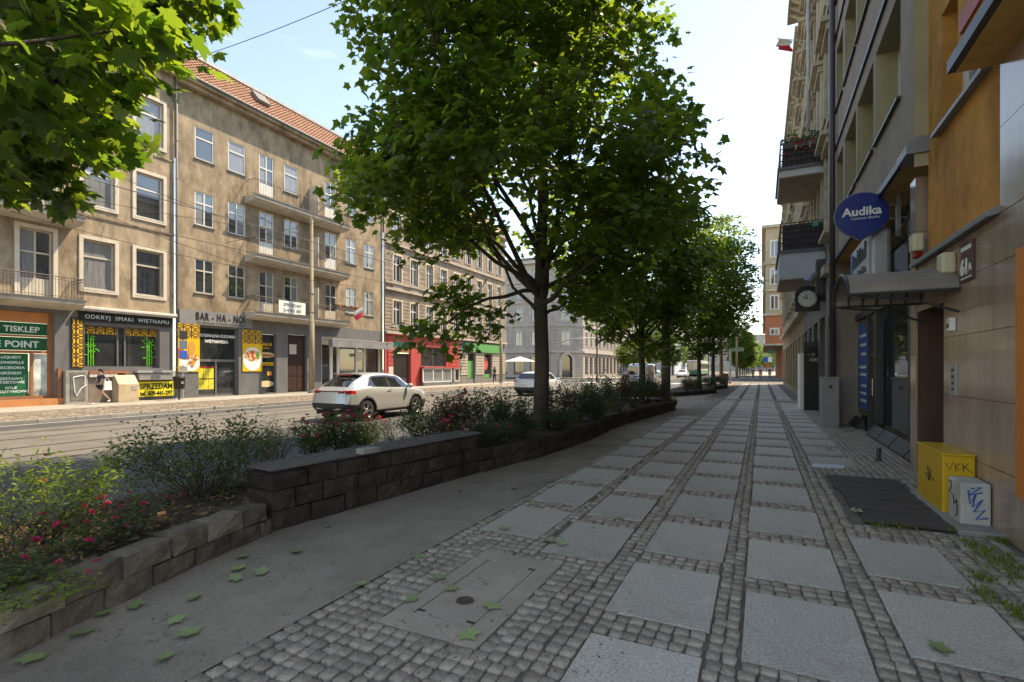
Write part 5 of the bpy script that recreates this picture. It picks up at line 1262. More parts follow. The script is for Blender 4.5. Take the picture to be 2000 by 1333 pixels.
# ================================================================== TREES AND PLANTS
bark = mat('maple_bark', (0.065, 0.052, 0.040), 0.95, 0.35, 8, bump=0.9, bscale=18, stretch=(2, 2, 0.5))
leafA = leafmat('maple_leaf', (0.020, 0.046, 0.012), (0.05, 0.092, 0.018), (0.15, 0.31, 0.03), (0.40, 0.54, 0.05), 0.50)
leafB = leafmat('rose_leaf', (0.025, 0.055, 0.02), (0.075, 0.11, 0.035), (0.10, 0.18, 0.03), (0.22, 0.30, 0.06), 0.35)
leafR = leafmat('reddish_rose_leaf', (0.04, 0.055, 0.022), (0.11, 0.055, 0.04), (0.14, 0.15, 0.03), (0.25, 0.14, 0.06), 0.35)
leafL = leafmat('lime_leaf', (0.07, 0.12, 0.02), (0.16, 0.22, 0.03), (0.28, 0.42, 0.03), (0.5, 0.6, 0.08), 0.45)
petal = leafmat('crimson_petal', (0.42, 0.02, 0.07), (0.55, 0.05, 0.13), (0.5, 0.04, 0.12), (0.65, 0.10, 0.2), 0.35)
nr = np.random.RandomState(21)
MAPLE = np.array([(0, .02, 0), (.42, -.02, -.10), (.36, .20, -.03), (.60, .52, -.13), (.30, .62, -.03), (0, 1.02, -.14), (-.30, .62, -.03), (-.60, .52, -.13), (-.36, .20, -.03), (-.42, -.02, -.10), (0, .36, .04)])
MAPLE_F = np.array([(10, k, (k + 1) % 10) for k in range(10)])
HALF = [(.06, .0, -.02), (.28, -.12, -.08), (.34, .02, -.06), (.53, .05, -.12), (.40, .19, -.03), (.58, .34, -.08), (.74, .60, -.15), (.53, .57, -.08), (.43, .65, -.07), (.26, .55, -.02), (.25, .73, -.07), (.11, .84, -.09)]
MAPLE_T = np.array(HALF + [(0, 1.1, -.16)] + [(-x, y, z) for x, y, z in HALF[::-1]] + [(0, .36, .03)])
MAPLE_TF = np.array([(25, k, (k + 1) % 25) for k in range(25)])
OVAL = np.array([(0, 0, 0), (.30, .45, .08), (0, 1, -.05), (-.30, .45, .08)])
OVAL_F = np.array([(0, 1, 2), (0, 2, 3)])
SLIM = np.array([(0, 0, 0), (.15, .45, .03), (0, 1, -.12), (-.15, .45, .03)])
def norm(a): return a / np.maximum(np.linalg.norm(a, axis=-1, keepdims=True), 1e-9)
def leaves(P, N_, T_, size, shape=MAPLE, faces=MAPLE_F):
    N_ = norm(N_); T_ = norm(T_ - N_ * np.sum(T_ * N_, -1, keepdims=True)); S_ = np.cross(T_, N_)
    sh = shape[None]; sz = np.asarray(size)[:, None, None]
    Vv = P[:, None, :] + sz * (sh[..., 0:1] * S_[:, None] + sh[..., 1:2] * T_[:, None] + sh[..., 2:3] * N_[:, None])
    k = len(P); n = len(shape)
    Ff = (faces[None] + (np.arange(k) * n)[:, None, None]).reshape(-1, 3)
    return Vv.reshape(-1, 3), Ff
def clump_leaves(clumps, axis, sprays, per, lsize, spread=0.30, shape=MAPLE, faces=MAPLE_F):
    """clumps: (x,y,z,r). Flat drooping sprays of leaves in the outer part of each clump"""
    Ps, Ns, Ts = [], [], []
    for (x, y, z, r) in clumps:
        n = max(4, int(sprays * (r / 0.8) ** 2))
        d = norm(nr.normal(size=(n, 3))); rad = r * (0.35 + 0.65 * nr.rand(n, 1) ** 0.5)
        c = np.array([[x, y, z]]) + d * rad * np.array([[1, 1, 0.75]])
        out = c - np.array([[axis[0], axis[1], z]]); out[:, 2] = 0; out = norm(out)
        sn = norm(np.array([[0, 0, 1.0]]) + out * 0.35 + nr.normal(size=(n, 3)) * 0.28)
        for i in range(n):
            k = per
            a = norm(np.cross(sn[i], nr.normal(size=3)))
            b = np.cross(sn[i], a)
            q = np.clip(nr.normal(size=(k, 2)), -1.7, 1.7) * spread
            P = c[i] + q[:, :1] * a + q[:, 1:] * b + nr.normal(size=(k, 1)) * 0.05 * sn[i]
            Ps.append(P); Ns.append(sn[i] + nr.normal(size=(k, 3)) * 0.38)
            Ts.append(norm(q[:, :1] * a + q[:, 1:] * b) * 0.8 + out[i] * 0.7 + np.array([0, 0, -0.65]) + nr.normal(size=(k, 3)) * 0.3)
    P, N_, T_ = np.concatenate(Ps), np.concatenate(Ns), np.concatenate(Ts)
    return leaves(P, N_, T_, lsize * nr.uniform(0.65, 1.2, len(P)), shape, faces)
def limb(mb, a, b, r0, r1, bow=0.25, n=5, seg=6):
    a, b = Vector(a), Vector(b); d = (b - a).length
    pts = []
    for k in range(n + 1):
        t = k / n; p = a.lerp(b, t) + Vector((0, 0, -bow * d * math.sin(math.pi * t) * (1 - t) * .8)) + Vector((rnd.uniform(-1, 1), rnd.uniform(-1, 1), rnd.uniform(-1, 1))) * 0.03 * d * math.sin(math.pi * t)
        pts.append(p)
    mb.tube(pts, [r0 + (r1 - r0) * (k / n) ** .8 for k in range(n + 1)], seg, False)
    return pts
def wood(trunk_pts, trunk_r, clumps, low, twigs=3, mains=16):
    mb = MB(); mb.tube(trunk_pts, trunk_r, 12)
    zt = [Vector(p) for p in trunk_pts]
    def ontrunk(z):
        for a, b, ra, rb in zip(zt, zt[1:], trunk_r, trunk_r[1:]):
            if a.z <= z <= b.z: t = (z - a.z) / (b.z - a.z); return a.lerp(b, t), ra + (rb - ra) * t
        return zt[-1], trunk_r[-1]
    # a few main limbs reach the far clumps; the other clumps hang on the nearest limb
    left = list(clumps); ax, ay = zt[-1].x, zt[-1].y; ends = []
    while left and len(ends) < mains:
        def far(c): return min([math.dist(c[:3], e[:3]) for e in ends] + [math.hypot(c[0] - ax, c[1] - ay) + .5])
        e = max(left, key=far); ends.append(e); left.remove(e)
    nodes = []
    for (x, y, z, r) in ends:
        h = math.hypot(x - ax, y - ay)
        z0 = min(max(low + rnd.random() * .7, z - 1.5 * h - rnd.random()), zt[-1].z - .3)
        p, rt = ontrunk(z0)
        pts = limb(mb, p, (x, y, z), min(rt * .6, .028 + .010 * h), .008, .10 if z > z0 + 1 else -.10, 7, 7)
        nodes += pts[2:-1]
    for (x, y, z, r) in clumps:
        c = Vector((x, y, z)); q = min(nodes, key=lambda n: (n - c).length + .6 * max(0, n.z - z))
        if (x, y, z, r) in left: limb(mb, q, c, .020, .006, .05, 4, 5)
        for k in range(twigs):
            e = c + Vector((rnd.uniform(-1, 1), rnd.uniform(-1, 1), rnd.uniform(-.6, .8))) * r * .8
            mb.tube([c, c.lerp(e, .5) + Vector((0, 0, .05)), e], [.007, .005, .003], 4, False)
    return mb
def inside(px, py, poly):
    c = False; n = len(poly)
    for i in range(n):
        (x0, y0), (x1, y1) = poly[i], poly[(i + 1) % n]
        if (y0 > py) != (y1 > py) and px < (x1 - x0) * (py - y0) / (y1 - y0) + x0: c = not c
    return c
def project(p):
    x, y, z = p[0], p[1], p[2] - CH
    zc = -SN * x + CS * y; xc = CS * x + SN * y
    return (1000 + 1000 * xc / zc, 720 - 1000 * z / zc, zc) if zc > .2 else (-9e9, 0, zc)

# ---------------- the big maple
t1 = Vector((-4.38, 10.45, 0.22))
big = thing('maple_tree', 'large maple tree in the middle, growing from the near planter beside the silver car', 'tree', t1)
outline = [(700, -420), (1230, -420), (1205, 20), (1285, 110), (1315, 200), (1330, 320), (1290, 420), (1275, 560), (1180, 585), (1090, 570), (1010, 540), (930, 500), (860, 490), (770, 470), (745, 400), (705, 290), (745, 210), (748, 80)]
cl = []; tries = 0
C0 = ray(1010, 215, 10.9)
while len(cl) < 120 and tries < 20000:
    tries += 1
    d = np.array([rnd.gauss(0, 1) for _ in range(3)]); d /= np.linalg.norm(d)
    q = rnd.uniform(.50, 1.0)
    p = (C0.x + d[0] * 4.3 * q, C0.y + d[1] * 4.0 * q, C0.z + d[2] * 5.0 * q)
    a, b, zc = project(p)
    if not inside(a, b, outline): continue
    if p[2] < 2.2: continue
    if 920 < a < 1130 and 330 < b < 600 and rnd.random() < .86: continue
    r = rnd.uniform(.62, .92)
    if any((p[0] - c[0]) ** 2 + (p[1] - c[1]) ** 2 + (p[2] - c[2]) ** 2 < (.80) ** 2 for c in cl): continue
    cl.append((*p, r))
for (a, b, zc, r) in ((840, 648, 9.8, .40), (905, 605, 9.6, .42), (880, 668, 10.2, .36), (960, 610, 9.9, .38), (800, 655, 10.0, .34), (865, 555, 10.0, .34), (900, 565, 10.4, .36), (1120, 590, 10.4, .36), (950, 650, 10.4, .3)):
    p = ray(a, b, zc); cl.append((p.x, p.y, p.z, r))
Vv, Ff = clump_leaves(cl, (t1.x, t1.y), 27, 11, 0.165, .24)
tp = [t1, t1 + Vector((0.0, .0, .25)), t1 + Vector((.02, .02, 1.6)), t1 + Vector((-.03, .05, 2.8)), t1 + Vector((.0, .05, 4.3)), t1 + Vector((.05, .1, 6.0)), t1 + Vector((.0, .1, 8.2))]
wood(tp, [.23, .18, .16, .15, .125, .08, .03], cl, 2.7, 3, 20).build('trunk', bark, big, smooth=True)
link('crown', npmesh('crown', Vv, Ff, leafA), big)
# ---------------- the branch of the tree beside the camera, top left
t0 = Vector((-5.6, -1.2, 0.2))
near = thing('maple_tree', 'maple tree reaching in at the top left with bright backlit leaves', 'tree', t0)
out0 = [(-420, -500), (330, -300), (385, -60), (330, 20), (225, 110), (215, 200), (150, 300), (120, 345), (20, 345), (-420, 300)]
cl = []; tries = 0
while len(cl) < 58 and tries < 30000:
    tries += 1
    p = Vector((t0.x + rnd.uniform(-3.3, 3.2), t0.y + rnd.uniform(-2.2, 5.0), rnd.uniform(2.9, 9.5)))
    a, b, zc = project(p)
    if zc < 3.6 or zc > 7.5 or not inside(a, b, out0): continue
    if any((p.x - c[0]) ** 2 + (p.y - c[1]) ** 2 + (p.z - c[2]) ** 2 < .52 ** 2 for c in cl): continue
    cl.append((p.x, p.y, p.z, rnd.uniform(.34, .50)))
for (a, b, zc, r) in ((60, 320, 5.2, .38), (110, 350, 5.4, .25), (150, 250, 5.0, .36), (20, 200, 4.8, .4), (220, 60, 5.2, .36), (330, 5, 5.4, .3), (400, 5, 5.6, .16)):
    p = ray(a, b, zc); cl.append((p.x, p.y, p.z, r))
back = []
for k in range(10):
    p = (t0.x + rnd.uniform(-3, 2), t0.y + rnd.uniform(-3.5, -.3), rnd.uniform(3.2, 9.5)); back.append((*p, .8))
Vv, Ff = clump_leaves(cl, (t0.x, t0.y), 50, 10, 0.16, .18, MAPLE_T, MAPLE_TF); V2, F2 = clump_leaves(back, (t0.x, t0.y), 14, 9, 0.17)
Vv, Ff = np.concatenate([Vv, V2]), np.concatenate([Ff, F2 + len(Vv)])
tp = [t0 + Vector((0, 0, 0)), t0 + Vector((0, 0, .3)), t0 + Vector((.02, 0, 2.2)), t0 + Vector((0, .1, 4.5)), t0 + Vector((0, .2, 7.5))]
wood(tp, [.2, .16, .14, .11, .04], cl + back, 2.4).build('trunk', bark, near, smooth=True); link('crown', npmesh('crown', Vv, Ff, leafA), near)
# ---------------- generic row trees, one mesh shared
def generic(seed, n, rx, z0, z1, sprays):
    st = rnd.getstate(); rnd.seed(seed)
    cl = []; tries = 0; zm, hz = (z0 + z1) / 2, (z1 - z0) / 2
    while len(cl) < n and tries < 9000:
        tries += 1
        d = np.array([rnd.gauss(0, 1) for _ in range(3)]); d /= np.linalg.norm(d); q = rnd.uniform(.45, 1) ** .7
        p = (d[0] * rx * q, d[1] * rx * q, zm + d[2] * hz * q)
        if any((p[0] - c[0]) ** 2 + (p[1] - c[1]) ** 2 + (p[2] - c[2]) ** 2 < .62 ** 2 for c in cl): continue
        cl.append((*p, rnd.uniform(.5, .75)))
    Vv, Ff = clump_leaves(cl, (0, 0), int(sprays * 1.4), 10, .165, .24)
    tp = [(0, 0, 0), (0, 0, .25), (.03, .02, 1.5), (-.02, .03, 2.6), (.03, 0, 4.2), (0, 0, z1 - 1.5)]
    w = wood(tp, [.16, .125, .11, .10, .08, .02], cl, 1.9, 2)
    rnd.setstate(st)
    return w.mesh('row_trunk', bark, True), npmesh('row_crown', Vv, Ff, leafA)
gA, gB = generic(3, 66, 2.35, 2.0, 8.8, 22), generic(9, 84, 2.5, 2.2, 11.5, 20)
def row_tree(label, loc, sc, rz, g, grp='maples along the pavement'):
    t = thing('maple_tree', label, 'tree', loc, rz, grp, world=False); t.scale = sc
    link('trunk', g[0], t, local=True); link('crown', g[1], t, local=True); return t
row_tree('second maple behind the big one, at the far end of the near planter', (-3.95, 19.0, .22), (1.0, 1.0, .95), .6, gA)
row_tree('maple in the low planter just past the concrete pole', (-3.75, 36.6, .15), (1.15, 1.15, 1.0), 2.0, gB)
row_tree('tall maple at the end of the low planter, beside the round blue sign', (-3.6, 45.5, .15), (1.3, 1.3, 1.22), 4.1, gB)
for k, (x, y, s) in enumerate(((-3.2, 84, .82), (-3.3, 96, .85), (-3.2, 108, .85), (-3.2, 121, .9), (-3.2, 136, .9), (-3.2, 155, .95), (-3.2, 178, .95))):
    row_tree('%s maple of the row beyond the crossing' % ('nearest', 'second', 'third', 'fourth', 'fifth', 'sixth', 'farthest')[k], (x, y, 0), (s, s, s), k * 1.3, gA if k % 2 else gB, 'maples beyond the crossing')
row_tree('light green tree before the white slab block across the road', (-22.5, 118, 0), (1.4, 1.4, 1.15), 1.0, gB, 'trees across the road')
row_tree('bushy tree beside the distant tram across the road', (-21.0, 140, 0), (1.5, 1.5, 1.0), 2.6, gB, 'trees across the road')
row_tree('rounded tree farthest down the left side of the street', (-19.5, 170, 0), (1.6, 1.6, 1.1), 5.0, gA, 'trees across the road')
row_tree('small tree at the corner of the side street by the pale grey building', (-23.0, 100, 0), (1.1, 1.1, .8), 3.0, gA, 'trees across the road')

for k, (x, y) in enumerate(((-2.5, 200), (-3.5, 222), (-1.0, 246), (2.0, 262), (-5.5, 250), (-9, 268), (5.0, 280))):
    row_tree('%s tree of the dark group closing the far end of the pavement' % ('nearest', 'second', 'third', 'fourth', 'fifth', 'sixth', 'farthest')[k], (x, y, 0), (1.3, 1.3, 1.0), k * 1.7, gA if k % 2 else gB, 'trees closing the far end')
# ---------------- rose bushes
def bush_mesh(n_stem, n_leaf, h, w, size, shape, m, low=.1, top_bias=.6):
    mb = MB(); P = []
    for k in range(n_stem):
        a = rnd.uniform(0, 6.28); rr_ = w * rnd.uniform(.3, 1.0) ** .8; hh = h * rnd.uniform(.6, 1.0) * (1 - .3 * (rr_ / w) ** 2)
        e = Vector((rr_ * math.cos(a), rr_ * math.sin(a), hh)); b = Vector((.05 * math.cos(a), .05 * math.sin(a), 0))
        sd_ = Vector((rnd.uniform(-.14, .14), rnd.uniform(-.14, .14), rnd.uniform(.0, .12) * h)); pts = [b, b.lerp(e, .35) + sd_, b.lerp(e, .7) - sd_ * .4 + Vector((0, 0, .08 * h)), e]
        mb.tube(pts, [.008, .006, .004, .002], 4, False)
        for j in range(n_leaf // n_stem):
            t = low + (1 - low) * rnd.random() ** top_bias; i = min(2, int(t * 3)); q = pts[i].lerp(pts[i + 1], t * 3 - i)
            s = .03 + .10 * w * (1 if t < .9 else .5)
            P.append((q.x + rnd.gauss(0, s), q.y + rnd.gauss(0, s), max(.02, q.z + rnd.gauss(0, s))))
    P = np.array(P); k = len(P)
    N_ = np.array([[0, 0, 1.0]]) + nr.normal(size=(k, 3)) * .55; T_ = nr.normal(size=(k, 3)) * np.array([1, 1, .4]) + np.stack([P[:, 0], P[:, 1], 0 * P[:, 0]], -1) * .8
    Vv, Ff = leaves(P, N_, T_, size * nr.uniform(.6, 1.25, k), shape, OVAL_F)
    return mb.mesh('stems', bark), npmesh('foliage', Vv, Ff, m)
dense = [bush_mesh(26, 2600, 1.0, .62, .062, OVAL, leafB), bush_mesh(24, 2300, 1.0, .6, .060, OVAL, leafR), bush_mesh(28, 2800, 1.0, .66, .060, OVAL, leafB)]
sparse = [bush_mesh(44, 4200, 1.0, .95, .05, OVAL, leafB, .25, .6), bush_mesh(20, 900, 1.0, .8, .06, SLIM, leafB, .3, .5)]
lime = [bush_mesh(14, 900, 1.0, .7, .075, SLIM, leafL, .35, .5), bush_mesh(12, 700, 1.0, .6, .07, SLIM, leafL, .3, .5)]
lowr = [bush_mesh(12, 420, .6, .5, .065, OVAL, leafB), bush_mesh(12, 380, .55, .5, .065, OVAL, leafL)]
fm_ = []
for q in range(3):
    mb = MB()
    for ri, (n, rad, tilt) in enumerate(((6, .5, .35), (6, .42, .8), (5, .3, 1.2), (3, .16, 1.4))):
        for k in range(n):
            a = 6.28 * k / n + ri * .5 + rnd.uniform(-.2, .2); ca, sa = math.cos(a), math.sin(a); w2 = .30
            o_ = lambda rr_, s_, z: (ca * rr_ - sa * s_, sa * rr_ + ca * s_, z)
            c_, s_ = math.cos(tilt), math.sin(tilt); l = rad * 1.5
            i = len(mb.v)
            mb.v += [o_(.03, 0, 0), o_(.03 + l * .6 * c_, -w2 * rad * 2, l * .6 * s_), o_(.03 + l * c_, 0, l * s_ * .95), o_(.03 + l * .6 * c_, w2 * rad * 2, l * .6 * s_)]
            mb.f += [(i, i + 1, i + 2), (i, i + 2, i + 3)]
    fm_.append(mb.mesh('rose_flower', petal))
BUSH = 0
def bush(px, zc, z, h, w, proto, label, nfl, fs_=.05, m_zr=(.6, 1.0), grp='rose bushes in the planter', name='rose_bush'):
    p = ray(px, 0, zc); p.z = z
    t = thing(name, label, 'bush', p, rnd.uniform(0, 6.28), grp, world=False)
    s = link('stems', proto[0], t, local=True); f = link('foliage', proto[1], t, local=True)
    s.scale = f.scale = (w, w, h)
    for k in range(nfl):
        o = link('flower', fm_[k % 3], t, local=True); a = rnd.uniform(0, 6.28); q = .58 * w * rnd.random() ** .5
        hz = h * (rnd.uniform(*m_zr)) * (1 - .25 * (q / (w * .6)) ** 2)
        o.location = (q * math.cos(a), q * math.sin(a), hz + .02); sc = fs_ * rnd.uniform(.7, 1.15); o.scale = (sc, sc, sc); o.rotation_euler = (rnd.uniform(-.7, .7), rnd.uniform(-.7, .7), rnd.uniform(0, 6))
    return t
bush(15, 3.6, .26, .82, .7, lime[0], 'lime green leafy bush at the left edge of the near planter', 0, name='shrub')
bush(150, 4.3, .26, .72, .8, lime[1], 'open lime green bush with dark stems beside the left edge bush', 1, name='shrub')
bush(95, 3.9, .26, .55, .8, sparse[1], 'low dark green bush between the two lime green bushes', 4, .045, (.5, .9))
bush(25, 3.1, .26, .5, .7, lowr[0], 'low rose with crimson blooms nearest the bottom left corner', 5, .05, (.4, .62))
bush(190, 3.75, .26, .5, .75, lowr[0], 'low rose with a crimson cluster left of the big sparse bush', 9, .045, (.4, .62))
bush(262, 4.1, .26, .55, .6, lowr[0], 'low rose with pink cluster against the road', 7, .045, (.45, .62))
bush(60, 2.9, .26, .35, .6, lowr[1], 'tiny rose with crimson blooms just behind the stone edge', 4, .045, (.4, .6))
bush(395, 5.25, .24, .95, .78, sparse[0], 'big sparse dark bush with many thin stems in the near planter', 1, .04)
bush(505, 6.5, .26, .75, .65, sparse[1], 'thin bush between the sparse bush and the grid seat', 4, .045, (.3, .7))
bush(460, 5.6, .26, .5, .6, lowr[0], 'low rose with a few pink blooms before the grid seat', 6, .045, (.4, .6))
bush(545, 7.0, .26, .7, .6, sparse[1], 'second thin bush behind the grid seat corner', 3, .045, (.4, .8))
bush(612, 7.2, .26, .72, .55, dense[0], 'rose bush with many crimson blooms behind the left end of the grid seat', 14, .06)
bush(670, 7.5, .26, .82, .60, dense[2], 'tallest crimson flowering rose bush behind the grid seat', 20, .062)
bush(715, 7.8, .26, .70, .5, dense[0], 'crimson rose bush behind the loose slab', 12, .06)
bush(770, 8.6, .26, .6, .55, sparse[1], 'straggly bush in the gap beside the silver car wheel', 2, .05)
RL = ['leftmost tall rose bush of the group before the silver car front wheel', 'second tall rose bush from the silver car, with scattered red blooms', 'tallest rose bush of the group left of the maple trunk', 'tall rose bush just left of the maple trunk', 'low red flowering rose at the right end of the grid seat', 'low rose beside the wall between seat and maple trunk', 'lowest rose touching the left of the maple trunk',
      'first tall bush right of the maple trunk', 'second tall bush right of the maple trunk', 'third tall bush right of the maple trunk', 'fourth tall bush right of the maple trunk', 'bush before the second maple trunk', 'bush just left of the concrete pole', 'last small bush touching the concrete pole', 'low bush against the wall right of the maple trunk', 'low bush against the wall midway to the concrete pole']
for i, (px, zc, h, w, n) in enumerate(((835, 8.9, .80, .85, 5), (885, 9.1, 1.05, .85, 9), (945, 9.7, 1.12, .9, 6), (1000, 9.9, 1.0, .8, 3), (880, 8.3, .6, .7, 8), (960, 8.6, .6, .7, 5), (1020, 9.6, .6, .6, 2),
    (1085, 11.8, 1.05, .85, 1), (1130, 12.9, 1.15, .95, 1), (1170, 14.2, 1.2, 1.0, 1), (1205, 15.8, 1.25, 1.05, 2), (1237, 17.6, 1.3, 1.1, 1), (1265, 19.4, 1.25, 1.0, 1), (1283, 20.4, 1.0, .8, 0), (1095, 10.9, .6, .7, 0), (1160, 13.0, .7, .8, 1))):
    bush(px, zc, .26, h, w, dense[i % 3], RL[i], n, .06, grp='dense roses left of the maple trunk' if i < 7 else 'dense roses right of the maple trunk')
for i, (px, zc, h, w) in enumerate(((1342, 31.5, .9, .9), (1356, 33.5, 1.0, 1.1), (1385, 37.5, 1.0, 1.0), (1398, 41, 1.0, 1.0), (1412, 45, .9, 1.0))):
    bush(px, zc, .2, h, w, dense[(i + 1) % 3], '%s bush in the low planter beyond the concrete pole' % ('nearest', 'second', 'middle', 'fourth', 'farthest')[i], 3, .08, grp='bushes in the second planter')
bush(1458, 84, 0, 1.4, 1.4, lime[0], 'round green shrub beyond the crossing near the white post', 0, name='shrub')
# ---------------- fallen maple leaves
fv, ff = leaves(np.zeros((1, 3)), np.array([[0, 0, 1.0]]), np.array([[0, 1.0, 0]]), np.array([1.0]), MAPLE_T * np.array([1, 1, -.6]) + np.array([0, -.4, .0]), MAPLE_TF)
fv[:, 2] += .03
flm = npmesh('fallen_leaf', fv, ff, leafmat('fallen_leaf', (.20, .28, .10), (.32, .40, .16), (.2, .3, .1), (.3, .4, .15), .12))
spots = [(202, 1202), (266, 1185), (345, 1215), (367, 1240), (322, 1287), (60, 1292), (510, 1120), (579, 1080), (379, 1170), (474, 1090), (465, 1113), (459, 1133), (706, 1144), (804, 1174), (858, 1131), (882, 1154), (961, 1189), (917, 1245), (820, 1091), (985, 1035), (1098, 1065), (1055, 966), (1070, 942), (1209, 1013), (1836, 1270), (700, 1000), (900, 960), (980, 940), (1150, 930), (1120, 905), (1180, 880), (1075, 1060), (640, 1030), (160, 1240), (1003, 955), (1040, 985)]
for i, (a, b) in enumerate(spots):
    p = ground(a, b); o = link('fallen_leaf', flm); s = .105 * rnd.uniform(.75, 1.15) * (.7 if b < 1060 else 1)
    o.location = (p.x, p.y, .012); o.scale = (s, s, s); o.rotation_euler = (rnd.uniform(-.15, .15), rnd.uniform(-.15, .15), rnd.uniform(0, 6.28))
    tag(o, 'fallen green maple leaf lying on the pavement', 'leaf', 'fallen leaves on the pavement')
tw = np.array([ground(rnd.uniform(80, 1250), rnd.uniform(900, 1320)) for _ in range(900)]); tw = tw[(tw[:, 0] > -4.0) & (tw[:, 0] < -.5)]; tw[:, 2] = .008
Vv, Ff = leaves(tw, np.array([[0, 0, 1.0]]) + nr.normal(size=(len(tw), 3)) * .2, nr.normal(size=(len(tw), 3)), nr.uniform(.012, .045, len(tw)), SLIM, OVAL_F)
o = link('pavement_litter', npmesh('pavement_litter', Vv, Ff, mat('dry_bits', (.30, .22, .13), .9, .3, 20, isl=.7))); o['kind'] = 'stuff'; tag(o, 'dry seeds and bits scattered over the asphalt strip', 'litter')
# ---------------- weeds along the wall and in the joints
W_ = []
for (a, b, n, sp) in ((1900, 1070, 90, .10), (1940, 1090, 160, .14), (1985, 1120, 150, .14), (1915, 1130, 80, .07), (1925, 1165, 90, .08), (1985, 1200, 90, .08), (1760, 1035, 60, .10), (1640, 835, 80, .15), (1580, 790, 60, .2), (1655, 845, 50, .1), (1620, 880, 40, .08), (1550, 775, 60, .3), (1720, 1030, 40, .08), (1870, 1040, 60, .06), (1960, 1060, 120, .06)):
    p = ground(a, b)
    for k in range(n): W_.append((p.x + rnd.gauss(0, sp * .6), p.y + rnd.gauss(0, sp), .0))
W_ = np.array(W_); W_ = W_[(W_[:, 0] < 2.03) | (W_[:, 1] > 9.7)]; k = len(W_)
Vv, Ff = leaves(W_, nr.normal(size=(k, 3)) * np.array([1, 1, .2]), np.array([[0, 0, 1.0]]) + nr.normal(size=(k, 3)) * .6, nr.uniform(.02, .075, k), np.array([(0, 0, 0), (.09, .4, .0), (0, 1, .15), (-.09, .4, 0)]), OVAL_F)
o = link('weeds', npmesh('weeds', Vv, Ff, leafL)); o['kind'] = 'stuff'; tag(o, 'weeds and grass growing in the joints along the right wall', 'weeds')
gp = ground(1308, 782, .3); G = np.array([(gp.x + rnd.gauss(0, .18), gp.y - .4 + rnd.gauss(0, .25), .26) for _ in range(260)])
Vv, Ff = leaves(G, nr.normal(size=(260, 3)), np.array([[0, 0, 1.0]]) + nr.normal(size=(260, 3)) * .4, nr.uniform(.1, .28, 260), np.array([(0, 0, 0), (.05, .4, .0), (0, 1, .15), (-.05, .4, 0)]), OVAL_F)
o = link('grass_tuft', npmesh('grass_tuft', Vv, Ff, leafL)); tag(o, 'grass tuft at the foot of the concrete pole', 'grass'); o['kind'] = 'stuff'
# ================================================================== VEHICLES
tyrem = mat('tyre_rubber', (.018, .018, .018), .85, .2, 8)
rimm = mat('rim_silver', (.42, .41, .39), .3, .1, 5, metal=.8)
rimd = mat('rim_dark', (.03, .03, .03), .5, .1, 5)
plast = mat('black_cladding', (.022, .022, .023), .55, .15, 6)
cglass = mat('car_glass', (.012, .014, .015), .03, .2, 1, ior=1.8, spec=.5)
redl = mat('tail_lamp_red', (.42, .012, .012), .15, .1, 5, coat=.5)
clearl = mat('head_lamp', (.5, .52, .55), .15, .1, 5, coat=.6)
darkl = mat('lamp_bar_dark', (.06, .01, .012), .15, .1, 5, coat=.5)
def interp(tab, s): return np.interp(s, [a for a, b in tab], [b for a, b in tab])
def smooth1(a, n=1):
    for _ in range(n): a = np.concatenate([a[:1], (a[:-2] + 2 * a[1:-1] + a[2:]) / 4, a[-1:]])
    return a
